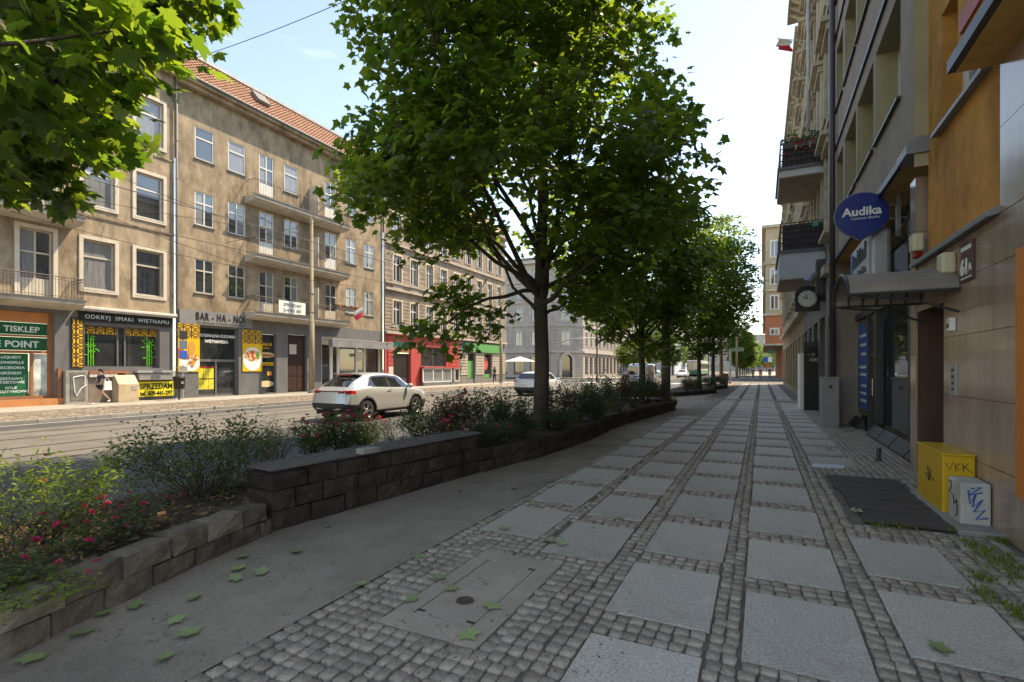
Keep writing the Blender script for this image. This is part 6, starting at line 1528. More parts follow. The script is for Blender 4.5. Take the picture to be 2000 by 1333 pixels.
def car(label, loc, rotz, sp, paint, group=None, NS=120, cat='car', name='car', fine=True):
    t = thing(name, label, cat, loc, rotz, group, world=False)
    Lg = sp['L']; s = np.linspace(0, Lg, NS)
    # denser at the ends
    s = Lg * (0.5 - 0.5 * np.cos(np.pi * np.linspace(0, 1, NS))) * .35 + s * .65
    ks = 2 if fine else 1
    zt = smooth1(interp(sp['top'], s), ks); zs = np.minimum(smooth1(interp(sp['belt'], s), ks), zt - .03); zb = smooth1(interp(sp['bot'], s), 1)
    w = smooth1(interp(sp['w'], s), 3); wr = np.minimum(smooth1(interp(sp['wr'], s), 3), w * .9)
    segs = [2, 4, 8, 4, 1, 14, 3, 3, 4] if fine else [1, 2, 4, 2, 1, 7, 2, 2, 2]
    X, Zz, SEG = [], [], []
    for i in range(NS):
        gh = max(zt[i] - zs[i], .03); h = zs[i] - zb[i]
        ctl = [(w[i] * .90, zb[i]), (w[i] * .975, zb[i] + .07), (w[i], zb[i] + .34 * h), (w[i] * .985, zb[i] + .80 * h), (w[i] * .945, zs[i] - .01), (w[i] * .925, zs[i] + .01 * min(1, gh / .2)),
               (wr[i] + .03, zt[i] - min(.10, gh * .3)), (wr[i] - .04, zt[i] - min(.035, gh * .12)), (wr[i] * .55, zt[i] - .005), (0, zt[i])]
        xs, zz = [], []
        for k, n in enumerate(segs):
            for j in range(n): u = j / n; xs.append(ctl[k][0] * (1 - u) + ctl[k + 1][0] * u); zz.append(ctl[k][1] * (1 - u) + ctl[k + 1][1] * u)
        xs.append(ctl[-1][0]); zz.append(ctl[-1][1])
        xs, zz = smooth1(np.array(xs), 2), smooth1(np.array(zz), 2); xs[-1] = 0
        X.append(xs); Zz.append(zz)
    X, Zz = np.array(X), np.array(Zz); NT = X.shape[1]
    segid = np.concatenate([[k] * n for k, n in enumerate(segs)])
    Yy = np.repeat((s - Lg / 2)[:, None], NT, 1)
    # ends lean: bumper proud, top of the tail pulled in
    f0 = np.clip(1 - s / .5, 0, 1)[:, None]; f1 = np.clip(1 - (Lg - s) / .5, 0, 1)[:, None]
    Yy = Yy + f0 * sp.get('rear_lean', .12) * np.clip((Zz - .62) / .5, 0, 1) + f0 * .10 * np.clip((.5 - Zz) / .3, 0, 1) - f1 * .10 * np.clip((.42 - Zz) / .2, 0, 1)
    P = np.stack([X, Yy, Zz], -1); Pm = P * np.array([-1, 1, 1])
    groups = {}
    def put(key, quad): groups.setdefault(key, MB()).quad(*quad)
    wheels = sp['wheels']; R_, RA = sp['R'], sp['R'] + .055
    poly = sp['glass']
    for i in range(NS - 1):
        sm = (s[i] + s[i + 1]) / 2
        for j in range(NT - 1):
            c = (P[i, j] + P[i + 1, j] + P[i + 1, j + 1] + P[i, j + 1]) / 4
            sg = segid[j]; key = 'body'
            yv, zv = c[1] + Lg / 2, c[2]
            if sg <= 4:
                for ws in wheels:
                    d = math.hypot(yv - ws, zv - R_)
                    if d < RA: key = None
                    elif d < RA + sp.get('clad', .05): key = 'cladding'
                if key == 'body' and zv < sp['sill'] + (sp.get('capclad', .12) - .02 if (sm < .45 or sm > Lg - .45) else 0): key = 'cladding'
            elif sg == 5:
                for (nm, pl) in poly:
                    if inside(yv, zv, pl): key = nm
                if key == 'body' and sp['ws'][0] - .05 < sm < sp['ws'][1] and False: key = 'windscreen'
            if sg >= 6 or sg == 5 and key == 'body':
                if sg >= 7 and sp['ws'][0] < sm < sp['ws'][1]: key = 'windscreen'
                if sg >= 7 and sp['rw'][0] < sm < sp['rw'][1]: key = 'rear_window'
            if key == 'body' and sp.get('tl') and sm < sp['tl'][0] and sp['tl'][1] < zv < sp['tl'][2] and c[0] > .5: key = 'tail_lamp'
            if key == 'body' and sm > Lg - .42 and sg in (2, 3) and sp['hl'][0] < zv < sp['hl'][1]: key = 'head_lamp'
            if key is None: continue
            put((key, 1), [P[i, j], P[i + 1, j], P[i + 1, j + 1], P[i, j + 1]]); put((key, -1), [Pm[i, j], Pm[i, j + 1], Pm[i + 1, j + 1], Pm[i + 1, j]])
    for e, sgn in ((0, -1), (NS - 1, 1)):
        nc = 8
        for j in range(NT - 1):
            for k in range(nc):
                q = []
                for (jj, kk) in ((j, k), (j, k + 1), (j + 1, k + 1), (j + 1, k)):
                    u = 1 - 2 * kk / nc; x = P[e, jj, 0] * u
                    q.append((x, P[e, jj, 1] + sgn * .05 * (1 - u * u), P[e, jj, 2]))
                zv = (q[0][2] + q[2][2]) / 2
                put(('cladding' if zv < sp['sill'] + sp.get('capclad', .12) else 'body', 1), q)
    bm = {'body': paint, 'cladding': plast, 'windscreen': cglass, 'rear_window': cglass, 'tail_lamp': redl, 'head_lamp': clearl}
    merged = {}
    for (key, sd_), mb in groups.items():
        nm = key
        if key in ('body', 'cladding', 'windscreen', 'rear_window'): sd_ = 0
        tgt = merged.setdefault((nm, sd_), MB()); i = len(tgt.v); tgt.v += mb.v; tgt.f += [tuple(q + i for q in f) for f in mb.f]
    for (key, sd_), mb in merged.items():
        me = mb.mesh(key, bm.get(key, cglass), True)
        import bmesh
        b_ = bmesh.new(); b_.from_mesh(me); bmesh.ops.remove_doubles(b_, verts=b_.verts, dist=.0005); bmesh.ops.recalc_face_normals(b_, faces=b_.faces); b_.to_mesh(me); b_.free()
        link(key, me, t, local=True)
    MB().box(-w.max() * .86, w.max() * .86, -Lg / 2 + .25, Lg / 2 - .25, sp['sill'] - .12, sp['sill'] + .28).build('underbody', tyrem, t, local=True)
    for ws in wheels:
        for sx in (-1, 1):
            x0 = sx * (w.max() - .02); c = (0, ws - Lg / 2, R_)
            m = MB(); prof = [(R_ * .66, -.0), (R_ * .72, -.005), (R_ * .93, -.008), (R_ * .985, -.03), (R_, -.06), (R_, -.16), (R_ * .98, -.19), (R_ * .7, -.2)]
            m.lathe((x0, c[1], c[2]), [(r, sx * h) for r, h in prof], 28, 'x'); wh = m.build('wheel', tyrem, t, True, local=True)
            m = MB(); m.lathe((x0, c[1], c[2]), [(R_ * .67, 0.0), (R_ * .64, -sx * .012), (R_ * .62, -sx * .05)], 28, 'x')
            for k in range(5):
                for off in (-.14, .14):
                    a = 2 * math.pi * k / 5 + off; ca, sa = math.cos(a), math.sin(a)
                    i0 = [(0, .05 * R_), (.0, .65 * R_)]
                    pts = [Vector((x0 - sx * .02, c[1] + ca * .08 - sa * q, c[2] + sa * .08 + ca * q)) for q in (-.016, .016)] + [Vector((x0 - sx * .012, c[1] + ca * R_ * .65 - sa * q, c[2] + sa * R_ * .65 + ca * q)) for q in (.024, -.024)]
                    m.prism(pts, (-sx * .02, 0, 0))
            m.lathe((x0, c[1], c[2]), [(.001, -sx * .005), (.06, -sx * .008), (.075, -sx * .03)], 12, 'x'); m.build('rim', rimm, wh, local=True)
            m = MB(); m.lathe((x0, c[1], c[2]), [(.001, -sx * .055), (R_ * .66, -sx * .055)], 20, 'x'); m.build('brake_disc', rimd, wh, local=True)
    for sx in (-1, 1):
        m = MB(); y = sp['mirror'][0] - Lg / 2; z = sp['mirror'][1]; x = sx * (interp(sp['w'], sp['mirror'][0]) + .08)
        m.blob((x, y, z), (.12, .075, .085), 12, 8); m.build('mirror', paint, t, True, local=True)
        m = MB(); m.box(min(x, x - sx * .15), max(x, x - sx * .15), y - .03, y + .03, z - .07, z - .03); m.build('mirror_arm', plast, t, local=True)
    return t
silver = mat('silver_white_paint', (.47, .47, .455), .28, .02, 1, coat=.9, spec=.5, metal=.35)
white_paint = mat('white_paint', (.62, .63, .65), .28, .02, 1, coat=.8, spec=.5)
SUV = dict(L=4.34, top=[(0, .97), (.10, 1.04), (.22, 1.12), (.55, 1.34), (.95, 1.52), (1.4, 1.585), (2.0, 1.59), (2.55, 1.55), (2.85, 1.46), (3.35, 1.10), (3.6, 1.04), (4.0, .965), (4.22, .87), (4.34, .70)],
    belt=[(0, .93), (.3, 1.05), (1.0, 1.075), (2.0, 1.03), (3.2, .995), (3.6, .96), (4.1, .86), (4.34, .64)], bot=[(0, .40), (.3, .32), (.8, .27), (3.6, .25), (4.34, .28)],
    w=[(0, .70), (.12, .82), (.4, .882), (1.0, .895), (3.3, .895), (3.9, .862), (4.2, .76), (4.34, .60)], wr=[(0, .62), (.5, .60), (1.2, .585), (2.6, .585), (3.0, .62), (3.4, .70), (4.34, .45)],
    wheels=(.84, 3.45), R=.345, sill=.36, clad=.055, glass=[('rear_side_window', [(.92, 1.13), (1.22, 1.46), (1.96, 1.495), (1.98, 1.07)]), ('front_side_window', [(2.04, 1.07), (2.02, 1.495), (2.6, 1.44), (3.13, 1.085), (3.15, 1.04)]), ('cladding', [(1.97, 1.06), (1.95, 1.50), (2.03, 1.50), (2.05, 1.06)])],
    ws=(2.72, 3.36), rw=(.24, .98), tl=(.33, .90, 1.02), hl=(.74, .86), mirror=(2.95, 1.10), rear_lean=.10, capclad=.24)
SUVC = (-12.42, 14.28, -.12)
cA = car('silver white crossover driving away past the planter, nearest car', SUVC, 0, SUV, silver)
h = SUV['L'] / 2
MB().box(-.62, .62, -h + .035, -h + .10, .925, 1.005).build('lamp_bar', darkl, cA, bevel=.012, local=True)
for sx in (-1, 1):
    m = MB(); m.prism([(sx * .40, -h + .022, .915), (sx * .70, -h + .07, .905), (sx * .79, -h + .17, .92), (sx * .79, -h + .17, 1.01), (sx * .70, -h + .07, 1.0), (sx * .40, -h + .022, .985)], (0, .07, 0)); m.build('tail_lamp', redl, cA, local=True)
    MB().box(sx * .80 - .006, sx * .80 + .01, h - 2.32, h - 2.30, .45, 1.03).build('door_seam', plast, cA, local=True)
    MB().box(sx * .89 - .005, sx * .89 + .012, h - 2.5, h - 2.28, .97, .995).build('door_handle', rimm, cA, bevel=.005, local=True)
    MB().box(sx * .885 - .008, sx * .885 + .008, -h + 1.35, h - 1.45, .34, .375).build('sill_trim', rimm, cA, local=True)
MB().box(-.5, .5, -h - .015, -h + .08, .40, .46).build('skid_plate', rimm, cA, bevel=.01, local=True)
MB().box(-.35, .35, -h + .62, -h + .70, 1.485, 1.51).build('brake_light', redl, cA, local=True)
MB().box(-.56, .56, -h + .80, -h + 1.02, 1.535, 1.56).build('roof_spoiler', silver, cA, bevel=.012, local=True)
HATCH = dict(L=4.55, top=[(0, .98), (.06, 1.05), (.14, 1.12), (.42, 1.38), (.62, 1.46), (1.2, 1.53), (2.0, 1.54), (2.7, 1.49), (3.0, 1.40), (3.55, 1.05), (3.8, .99), (4.2, .88), (4.45, .76), (4.55, .62)],
    belt=[(0, .92), (.3, 1.02), (1.0, 1.02), (2.0, .98), (3.3, .94), (3.8, .90), (4.3, .78), (4.55, .58)], bot=[(0, .34), (.4, .27), (.9, .22), (3.7, .20), (4.55, .22)],
    w=[(0, .78), (.12, .86), (.4, .895), (1.0, .905), (3.4, .905), (4.0, .87), (4.4, .74), (4.55, .58)], wr=[(0, .66), (.5, .62), (1.2, .60), (2.7, .60), (3.1, .63), (3.6, .72), (4.55, .45)],
    wheels=(.88, 3.53), R=.32, sill=.28, clad=.0, glass=[('rear_quarter_window', [(.55, 1.08), (.72, 1.38), (1.05, 1.42), (1.08, 1.05)]), ('rear_side_window', [(1.15, 1.04), (1.12, 1.43), (2.0, 1.45), (2.02, 1.02)]), ('front_side_window', [(2.08, 1.02), (2.06, 1.45), (2.75, 1.39), (3.3, 1.02)])],
    ws=(2.85, 3.56), rw=(.12, .50), tl=(.30, .80, 1.02), hl=(.64, .78), mirror=(3.1, 1.03), rear_lean=.06)
cB = car('white estate car driving away, behind the big maple trunk', (-13.1, 31.1, -.12), 0, HATCH, white_paint)
hb = HATCH['L'] / 2
for sx in (-1, 1):
    m = MB(); m.prism([(sx * .55, -hb - .02, .86), (sx * .82, -hb + .05, .84), (sx * .86, -hb + .14, .9), (sx * .84, -hb + .12, 1.0), (sx * .70, -hb + .02, 1.0)], (0, .06, 0)); m.build('tail_lamp', redl, cB, local=True)
MB().box(-.78, .78, -hb - .06, -hb + .1, .34, .56).build('bumper', plast, cB, bevel=.03, local=True)
MB().box(-.26, .26, -hb - .06, -hb - .0, .74, .85).build('number_plate', whitep, cB, bevel=.004, local=True)
m = MB(); m.prism([(-.60, -hb + .115, 1.13), (.60, -hb + .115, 1.13), (.52, -hb + .40, 1.40), (-.52, -hb + .40, 1.40)], (0, -.02, .012)); m.build('rear_screen', cglass, cB, local=True)
VAN = dict(L=4.7, top=[(0, 1.9), (.06, 2.08), (.3, 2.14), (2.0, 2.16), (3.2, 2.10), (3.5, 1.95), (4.0, 1.30), (4.3, 1.15), (4.6, .95), (4.7, .75)],
    belt=[(0, 1.15), (.3, 1.18), (3.4, 1.18), (3.9, 1.1), (4.4, .95), (4.7, .7)], bot=[(0, .40), (.6, .30), (4.0, .28), (4.7, .3)], w=[(0, .86), (.1, .93), (.6, .96), (3.6, .96), (4.3, .9), (4.7, .7)], wr=[(0, .80), (.6, .80), (3.2, .80), (3.8, .80), (4.7, .5)],
    wheels=(.95, 3.75), R=.32, sill=.38, clad=.02, glass=[('front_side_window', [(2.7, 1.22), (2.7, 1.95), (3.35, 1.92), (3.85, 1.25)])], ws=(3.5, 4.02), rw=(9, 10), tl=(.1, .9, 1.6), hl=(.75, .95), mirror=(3.5, 1.35), rear_lean=.05)
cV = car('white panel van with two dark rear windows, seen past the bushes', (-9.2, 45.2, -.12), 0, VAN, white_paint, NS=70, cat='van', name='van', fine=False)
hv = VAN['L'] / 2
for sx in (-1, 1): MB().box(min(sx * .08, sx * .70), max(sx * .08, sx * .70), -hv - .045, -hv + .08, 1.22, 1.85).build('rear_window', cglass, cV, bevel=.02, local=True); MB().box(min(sx * .76, sx * .88), max(sx * .76, sx * .88), -hv - .02, -hv + .1, .9, 1.5).build('tail_lamp', redl, cV, local=True)
MB().box(-.8, .8, -hv - .07, -hv + .1, .40, .60).build('bumper', plast, cV, bevel=.02, local=True)
bluec = mat('pale_blue_paint', (.30, .35, .46), .3, .02, 1, coat=.8)
car('pale blue car approaching beside the distant white block', (-17.0, 92, -.12), math.pi, HATCH, bluec, 'distant cars', 44, fine=False)
car('white car in the distance right of the concrete pole', (-12.9, 98, -.12), math.pi, HATCH, white_paint, 'distant cars', 44, fine=False)
car('silver car farthest down the road beside the tram', (-16.5, 125, -.12), math.pi, HATCH, silver, 'distant cars', 44, fine=False)
car('dark crossover parked across the road near the white block', (-19.4, 84, -.12), math.pi, SUV, mat('dark_paint', (.05, .05, .06), .3, coat=.8), 'distant cars', 44, fine=False)
tram = thing('tram', 'pale tram with green and blue front coming down the street', 'tram', (-12.6, 112, -.1))
tgr = mat('tram_green', (.05, .20, .10), .4, .05, 2); MB().box(-13.75, -11.45, 110, 134, .35, 3.25).build('body', mat('tram_cream', (.55, .56, .52), .4, .05, 2), tram, bevel=.15)
MB().box(-13.6, -11.6, 109.93, 109.99, 1.2, 2.9).build('windscreen', mat('tram_glass', (.03, .07, .13), .05, ior=2.2), tram, bevel=.03); MB().box(-13.7, -11.5, 109.92, 109.98, .4, 1.15).build('front_panel', tgr, tram, bevel=.03)
for k in range(9): MB().box(-11.449, -11.43, 111 + k * 2.5, 112.9 + k * 2.5, 1.5, 2.6).build('window', cglass, tram)
MB().box(-11.448, -11.42, 110.5, 133.5, .45, 1.2).build('stripe', tgr, tram); MB().box(-13.5, -11.7, 111, 133, .0, .34).build('bogie', tyrem, tram)
# ================================================================== STREET FURNITURE
def lamp_post(label, x, y, h, arm):
    t = thing('street_lamp', label, 'street lamp', (x, y, 0))
    m = MB(); m.tube([(x, y, -.02), (x, y, .25)], .26, 12); m.build('base', concretem, t)
    m = MB(); m.tube([(x, y, .2), (x, y, 4.6), (x, y, 4.62), (x, y, h)], [.19, .17, .13, .09], 12); m.build('post', mat('lamp_concrete', (.27, .225, .165), .85, .12, 2, stain=.3), t, True)
    m = MB(); m.tube([(x, y, h - .3), (x + .1, y, h), (x + arm * .6, y + .0, h + .55), (x + arm, y, h + .7)], [.06, .05, .045, .04], 8); m.build('arm', zincl, t, True)
    m = MB(); m.prism([(x + arm - .1, y - .13, h + .66), (x + arm + .6, y - .16, h + .74), (x + arm + .6, y + .16, h + .74), (x + arm - .1, y + .13, h + .66)], (0, 0, .14)); m.build('lamp_head', zincl, t, bevel=.03)
    for z in (5.2, 6.4): MB().tube([(x, y, z), (x, y, z + .05)], .15, 12).build('clamp', zinc, t)
lamp_post('concrete street lamp before the brown building, left of the silver car', -26.2, 24.15, 11.4, 1.9)
lamp_post('concrete street lamp before the green shop across the road', -26.0, 50.6, 11.0, 1.9)
pp = thing('tram_pole', 'thick weathered concrete pole at the end of the near planter', 'pole', (-3.42, 21.0, .2)); MB().tube([(-3.42, 21.0, .1), (-3.42, 21.0, 5), (-3.42, 21.0, 9.2)], [.185, .17, .14], 16).build('post', mat('pole_concrete', (.16, .14, .115), .85, .15, 2, bump=.2, stain=.4), pp, True)
for z in (1.65, 2.35): MB().tube([(-3.42, 21.0, z), (-3.42, 21.0, z + .04)], .195, 16).build('strap', zincl, pp)
ms = thing('signal_mast', 'curved grey signal mast arm over the side street corner', 'mast', (-22.8, 60, 0)); MB().tube([(-22.8, 60, -.1), (-22.8, 60, 4.0), (-22.6, 60.1, 4.7), (-21.9, 60.4, 5.15), (-20.9, 60.9, 5.3), (-18.4, 62.1, 5.4)], [.12, .11, .1, .09, .08, .06], 10).build('mast_arm', zincl, ms, True); MB().tube([(-22.8, 60, -.1), (-22.8, 60, .4)], .17, 10).build('base', zincl, ms)
MB().box(-18.6, -18.3, 62.0, 62.25, 4.5, 5.35).build('signal_head', blackm, ms, bevel=.04)
sp_ = thing('lamp_column', 'slim dark lamp column at the corner of the pale grey building', 'pole', (-18.3, 61.6, -.1)); MB().tube([(-18.3, 61.6, -.1), (-18.3, 61.6, 9.2)], [.10, .07], 10).build('column', darkgrey, sp_, True); MB().tube([(-18.3, 61.6, -.1), (-18.3, 61.6, .6)], .15, 10).build('base', darkgrey, sp_)
pk = thing('parking_sign_post', 'narrow post with stacked small signs before the yellow poster', 'sign post', (LX + .9, yonx(357, LX + .9), 0)); x, y = LX + .9, yonx(357, LX + .9)
MB().tube([(x, y, 0), (x, y, 3.65)], .035, 8).build('post', zincl, pk)
for k, (z, h_, mm) in enumerate(((3.1, .45, darkgrey), (2.6, .45, mat('sign_grey_blue', (.12, .16, .22), .5)), (2.1, .42, grafb), (1.75, .3, whitep), (1.4, .3, metalbox))): MB().box(x + .04, x + .06, y - .2, y + .2, z, z + h_).build('sign_plate', mm, pk)
bn = thing('litter_bin', 'black round litter bin on a short post before the bar', 'litter bin', (LX + 1.2, yonx(350, LX + 1.2), 0)); x, y = LX + 1.2, yonx(350, LX + 1.2)
MB().lathe((x, y, 0), [(.001, .55), (.22, .55), (.25, .6), (.26, 1.08), (.29, 1.1), (.29, 1.14), (.22, 1.2), (.001, 1.24)], 18).build('bin', blackm, bn, True); MB().tube([(x, y, 0), (x, y, .56)], .05, 8).build('post', darkgrey, bn); MB().box(x + .262, x + .268, y - .06, y + .06, .82, .94).build('label_plate', metalbox, bn)
rs = thing('road_sign', 'round blue road sign on a thin pole among the pavement trees', 'road sign', (-3.45, 39.6, 0)); MB().tube([(-3.45, 39.6, .1), (-3.45, 39.6, 3.4)], .03, 8).build('pole', zinc, rs)
MB().lathe((-3.45, 39.55, 3.1), [(.001, 0), (.32, 0), (.32, .03)], 24, 'y').build('disc', mat('sign_blue', (.02, .16, .42), .4), rs); m = MB(); m.prism([(-3.6, 39.54, 3.05), (-3.45, 39.54, 3.28), (-3.3, 39.54, 3.05), (-3.4, 39.54, 3.05), (-3.4, 39.54, 2.88), (-3.5, 39.54, 2.88), (-3.5, 39.54, 3.05)], (0, -.004, 0)); m.build('arrow', whitep, rs)
MB().box(-3.75, -3.3, 39.56, 39.58, 3.45, 3.75).build('upper_plate', zincl, rs)
wp = thing('sign_post', 'pale post with a white triangular sign near the crossing', 'sign post', (-2.9, 57.5, 0)); MB().tube([(-2.9, 57.5, 0), (-2.9, 57.5, 3.6)], .12, 10).build('post', mat('pale_post', (.42, .42, .37), .6), wp); m = MB(); m.prism([(-4.0, 57.4, 2.8), (-3.1, 57.4, 2.8), (-3.55, 57.4, 3.55)], (0, .04, 0)); m.build('triangle', whitep, wp); MB().tube([(-2.9, 57.5, 3.1), (-4.1, 57.5, 3.1)], .03, 6).build('arm', zincl, wp); MB().box(-2.75, -1.6, 57.4, 57.45, 3.35, 3.75).build('green_plate', mat('street_plate', (.25, .38, .30), .5), wp)
bb = thing('litter_bin', 'dark cylindrical litter bin at the end of the low planter', 'litter bin', (-3.2, 54, 0)); MB().lathe((-3.2, 54, 0), [(.001, .02), (.30, .02), (.32, .1), (.32, 1.0), (.35, 1.02), (.35, 1.1), (.1, 1.16), (.001, 1.16)], 18).build('bin', darkgrey, bb, True); MB().tube([(-3.2, 54, 0), (-3.2, 54, .05)], .34, 16).build('foot', darkgrey, bb)
for k, (x, y) in enumerate(((-3.4, 52), (-3.1, 78))):
    t = thing('utility_pole', 'weathered brown pole by the %s of the crossing' % ('near side', 'far side')[k], 'pole', (x, y, 0)); MB().tube([(x, y, 0), (x, y, 7)], [.17, .13], 12).build('post', mat('brown_pole', (.25, .17, .10), .85, .15, 3), t, True); MB().tube([(x, y, 0), (x, y, .15)], .24, 12).build('base', concretem, t)
# parasol of the pavement cafe at the side street
um = thing('parasol', 'white cafe parasol at the side street corner', 'parasol', (-29, 62, 0)); m = MB()
for k in range(8): a0, a1 = k * math.pi / 4, (k + 1) * math.pi / 4; m.quad((-29, 62, 3.2), (-29 + 2.4 * math.cos(a0), 62 + 2.4 * math.sin(a0), 2.5), (-29 + 2.4 * math.cos(a1), 62 + 2.4 * math.sin(a1), 2.5))
m.build('canopy', mat('parasol_white', (.55, .54, .52), .8), um); MB().tube([(-29, 62, 0), (-29, 62, 3.25)], .04, 8).build('pole', zincl, um)
# ================================================================== OVERHEAD WIRES
wirem = mat('wire_black', (.03, .03, .03), .6)
def wire(label, a, b, sag, r=.012):
    a, b = Vector(a), Vector(b); pts = [a.lerp(b, k / 14) + Vector((0, 0, -sag * 4 * (k / 14) * (1 - k / 14))) for k in range(15)]
    tag(MB().tube(pts, r, 5).build('overhead_wire', wirem), label, 'wire', 'overhead wires')
wire('thin cable crossing the sky between the tan building and the big maple', ray(250, 152, 25), ray(720, -18, 19), .25, .014)
wire('tram contact wire nearer the left buildings', (-17.0, -12, 5.9), (-17.0, 150, 5.9), 0, .012)
wire('tram contact wire nearer the pavement', (-13.7, -12, 5.9), (-13.7, 150, 5.9), 0, .012)
for k, (a, b, zc0, c, d, zc1) in enumerate(((-60, 215, 24, 700, 520, 26), (-60, 340, 20, 720, 470, 30), (-60, 300, 22, 560, 545, 24), (-60, 390, 20, 690, 560, 27), (430, 478, 25, 605, 548, 33), (440, 475, 26, 730, 405, 30))):
    wire(('span wire running from high on the tan building down to the lamp post', 'wire passing before the middle windows', 'wire dropping from the tan building before the first floor windows', 'lowest sagging wire before the first floor', 'short wire anchored on the street lamp', 'wire rising towards the top balcony')[k], ray(a, b, zc0), ray(c, d, zc1), .35 if k < 4 else .1, .011)
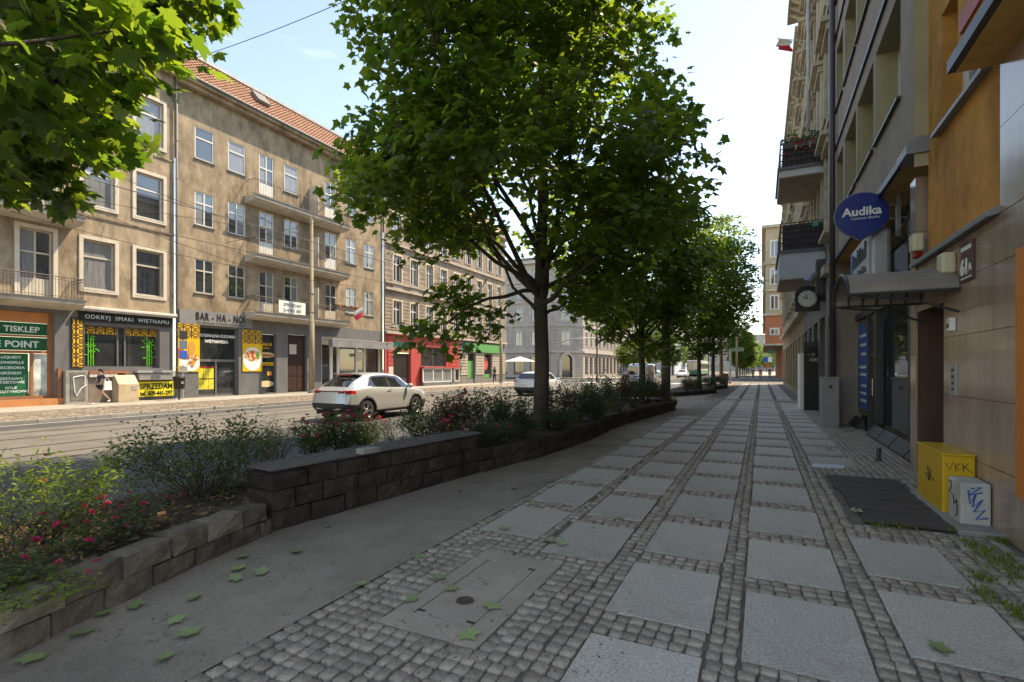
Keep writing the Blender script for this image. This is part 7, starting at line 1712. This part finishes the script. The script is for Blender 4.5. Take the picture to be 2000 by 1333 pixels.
# ================================================================== PEOPLE
skinm = mat('skin', (.46, .28, .20), .6, .05, 10)
def skinned(name, verts, edges, radii, m, parent, root=0, sub=1):
    me = bpy.data.meshes.new(name); me.from_pydata([tuple(v) for v in verts], edges, []); me.materials.append(m)
    o = link(name, me, parent, local=True); sk_ = o.modifiers.new('skin', 'SKIN'); sk_.use_smooth_shade = True
    if not me.skin_vertices: return o
    for i, r in enumerate(radii):
        d = me.skin_vertices[0].data[i]; d.radius = r if hasattr(r, '__len__') else (r, r); d.use_root = (i == root)
    s2 = o.modifiers.new('sub', 'SUBSURF'); s2.levels = s2.render_levels = sub
    return o
def person(label, loc, rotz, H_, top, bottom, hair, stride=.25, shorts=False, group=None):
    t = thing('person', label, 'person', loc, rotz, group, world=False); t.scale = (H_ / 1.7,) * 3
    # local: facing +y
    hip, kn, an = .90, .48, .07
    V = [(0, 0, .95), (0, -.01, 1.15), (0, 0, 1.36), (0, .01, 1.47), (0, .03, 1.56), (0, .03, 1.66)]; r = [(.145, .10), (.125, .095), (.15, .10), (.05, .05), (.075, .09), (.06, .08)]
    E = [(0, 1), (1, 2), (2, 3), (3, 4), (4, 5)]
    def add(p, rad, par): V.append(p); r.append(rad); E.append((par, len(V) - 1)); return len(V) - 1
    fing = []
    legs = []
    for sx, st in ((-1, stride), (1, -stride)):
        a = add((sx * .09, 0, hip - .04), .085, 0); lift = .12 if st < 0 else 0
        k = add((sx * .09, st * .75 + .06, kn + .02 + lift * .4), .055, a); f = add((sx * .09, st * 1.5 - (.10 if st < 0 else 0), an + lift), .036, k); toe = add((sx * .09, st * 1.5 + .13 - (.10 if st < 0 else 0), .035 + lift * .5), (.035, .028), f)
        s_ = add((sx * .17, 0, 1.39), .055, 2); e = add((sx * .21, -st * .4 - .02, 1.12), .04, s_); w_ = add((sx * .20, -st * .9 + .10, .91), .026, e); h_ = add((sx * .19, -st * .95 + .13, .83), (.035, .018), w_)
        p = Vector(V[h_]); legs.append((a, k, f, toe))
        for q in range(5):
            o_ = Vector((0, (q - 2) * .016, 0)); b = p + o_ + Vector((0, 0, -.01)); l = (.045, .065, .072, .066, .05)[q]
            i = len(V); V += [tuple(b), tuple(b + Vector((-sx * .008, .003 * (q - 2), -l * .6))), tuple(b + Vector((-sx * .022, .003 * (q - 2), -l)))]; r += [.009, .008, .007]; fing += [(i, i + 1), (i + 1, i + 2)]
    skinned('body', V, E + fing, r, skinm, t)
    g = 1.14
    tv = [V[0], V[1], V[2]]; te = [(0, 1), (1, 2)]; tr = [(.16, .115), (.145, .115), (.17, .118)]
    for base in (6, 14 + 15): pass
    idx = [i for i, v in enumerate(V) if abs(abs(v[0]) - .17) < 1e-6 and abs(v[2] - 1.39) < 1e-6]
    for i in idx: tv.append(V[i]); te.append((2, len(tv) - 1)); tr.append(.068); e_ = Vector(V[i]).lerp(Vector(V[i + 1]), .7); tv.append(tuple(e_)); te.append((len(tv) - 2, len(tv) - 1)); tr.append(.055)
    skinned('shirt', tv, te, tr, top, t)
    pv = [V[0]]; pe = []; pr = [(.16, .12)]
    for (a, k, f, toe) in legs:
        pv.append(V[a]); pe.append((0, len(pv) - 1)); pr.append(.10)
        pv.append(tuple(Vector(V[a]).lerp(Vector(V[k]), .55 if shorts else 1.0))); pe.append((len(pv) - 2, len(pv) - 1)); pr.append(.085 if shorts else .068)
        if not shorts: pv.append(tuple(Vector(V[k]).lerp(Vector(V[f]), .92))); pe.append((len(pv) - 2, len(pv) - 1)); pr.append(.055)
    skinned('trousers', pv, pe, pr, bottom, t)
    for (a, k, f, toe) in legs: skinned('shoe', [Vector(V[f]) + Vector((0, -.03, -.03)), V[toe]], [(0, 1)], [.042, (.042, .032)], whitep if shorts else blackm, t)
    m = MB(); m.blob((0, .005, 1.63), (.088, .105, .09), 12, 8); m.blob((0, -.05, 1.52), (.08, .06, .11), 10, 6); m.build('hair', hair, t, True, local=True)
    m = MB(); m.blob((0, .125, 1.575), (.012, .02, .018), 6, 5); m.build('nose', skinm, t, True, local=True)
    return t
hairm = mat('dark_hair', (.025, .017, .012), .6)
navy = mat('navy_cloth', (.035, .03, .06), .8, .2, 8); dk = mat('black_cloth', (.03, .028, .03), .8, .15, 8); redc = mat('dark_red_cloth', (.16, .03, .03), .8)
gw_ = ground(197, 789.5)
person('woman in dark top and shorts walking past the serving counter', (gw_.x, gw_.y, 0), math.pi, 1.58, navy, dk, hairm, .22, True)
tb_ = thing('tote_bag', 'white tote bag carried by the woman at the counter', 'bag', (gw_.x + .25, gw_.y + .12, .75)); x, y = gw_.x + .25, gw_.y + .12
m = MB(); m.prism([(x, y - .16, .62), (x, y + .17, .62), (x, y + .15, 1.02), (x, y - .13, 1.02)], (.07, 0, 0)); m.build('bag', whitep, tb_, bevel=.02); MB().tube([(x + .03, y - .1, 1.0), (x - .02, y - .03, 1.3), (x + .03, y + .1, 1.0)], .012, 5).build('strap', whitep, tb_)
person('person in dark clothes standing beside the far street lamp', (-26.6, 50.2, 0), 1.2, 1.75, dk, navy, hairm, .05)
person('person in dark red top crossing at the far end of the pavement', (-.1, 81.5, 0), math.pi, 1.75, redc, dk, hairm, .22)
person('person in black top walking on the right at the far end', (1.1, 84, 0), math.pi, 1.78, dk, navy, hairm, .2)
person('person in navy top walking on the left at the far end', (-1.1, 83, 0), math.pi, 1.72, navy, dk, hairm, .24)
# small bits on the pavement
tag(MB().prism([ground(1583, 912), ground(1648, 916), ground(1650, 910), ground(1590, 907)], (0, 0, .012)).build('paint_patch', mat('spilled_white', (.6, .62, .66), .5, .2, 20)), 'pale white patch of spilled paint on a slab', 'paint patch')
lp_ = ground(1672, 1003); m = MB()
for k in range(9): m.blob((lp_.x + rnd.gauss(0, .03), lp_.y + rnd.gauss(0, .04), .04), (rnd.uniform(.015, .035), rnd.uniform(.015, .035), .012), 6, 4)
tag(m.build('crumpled_leaf', mat('dry_leaf', (.30, .27, .18), .8)), 'crumpled dry leaf on the corner of the dark planks', 'leaf')
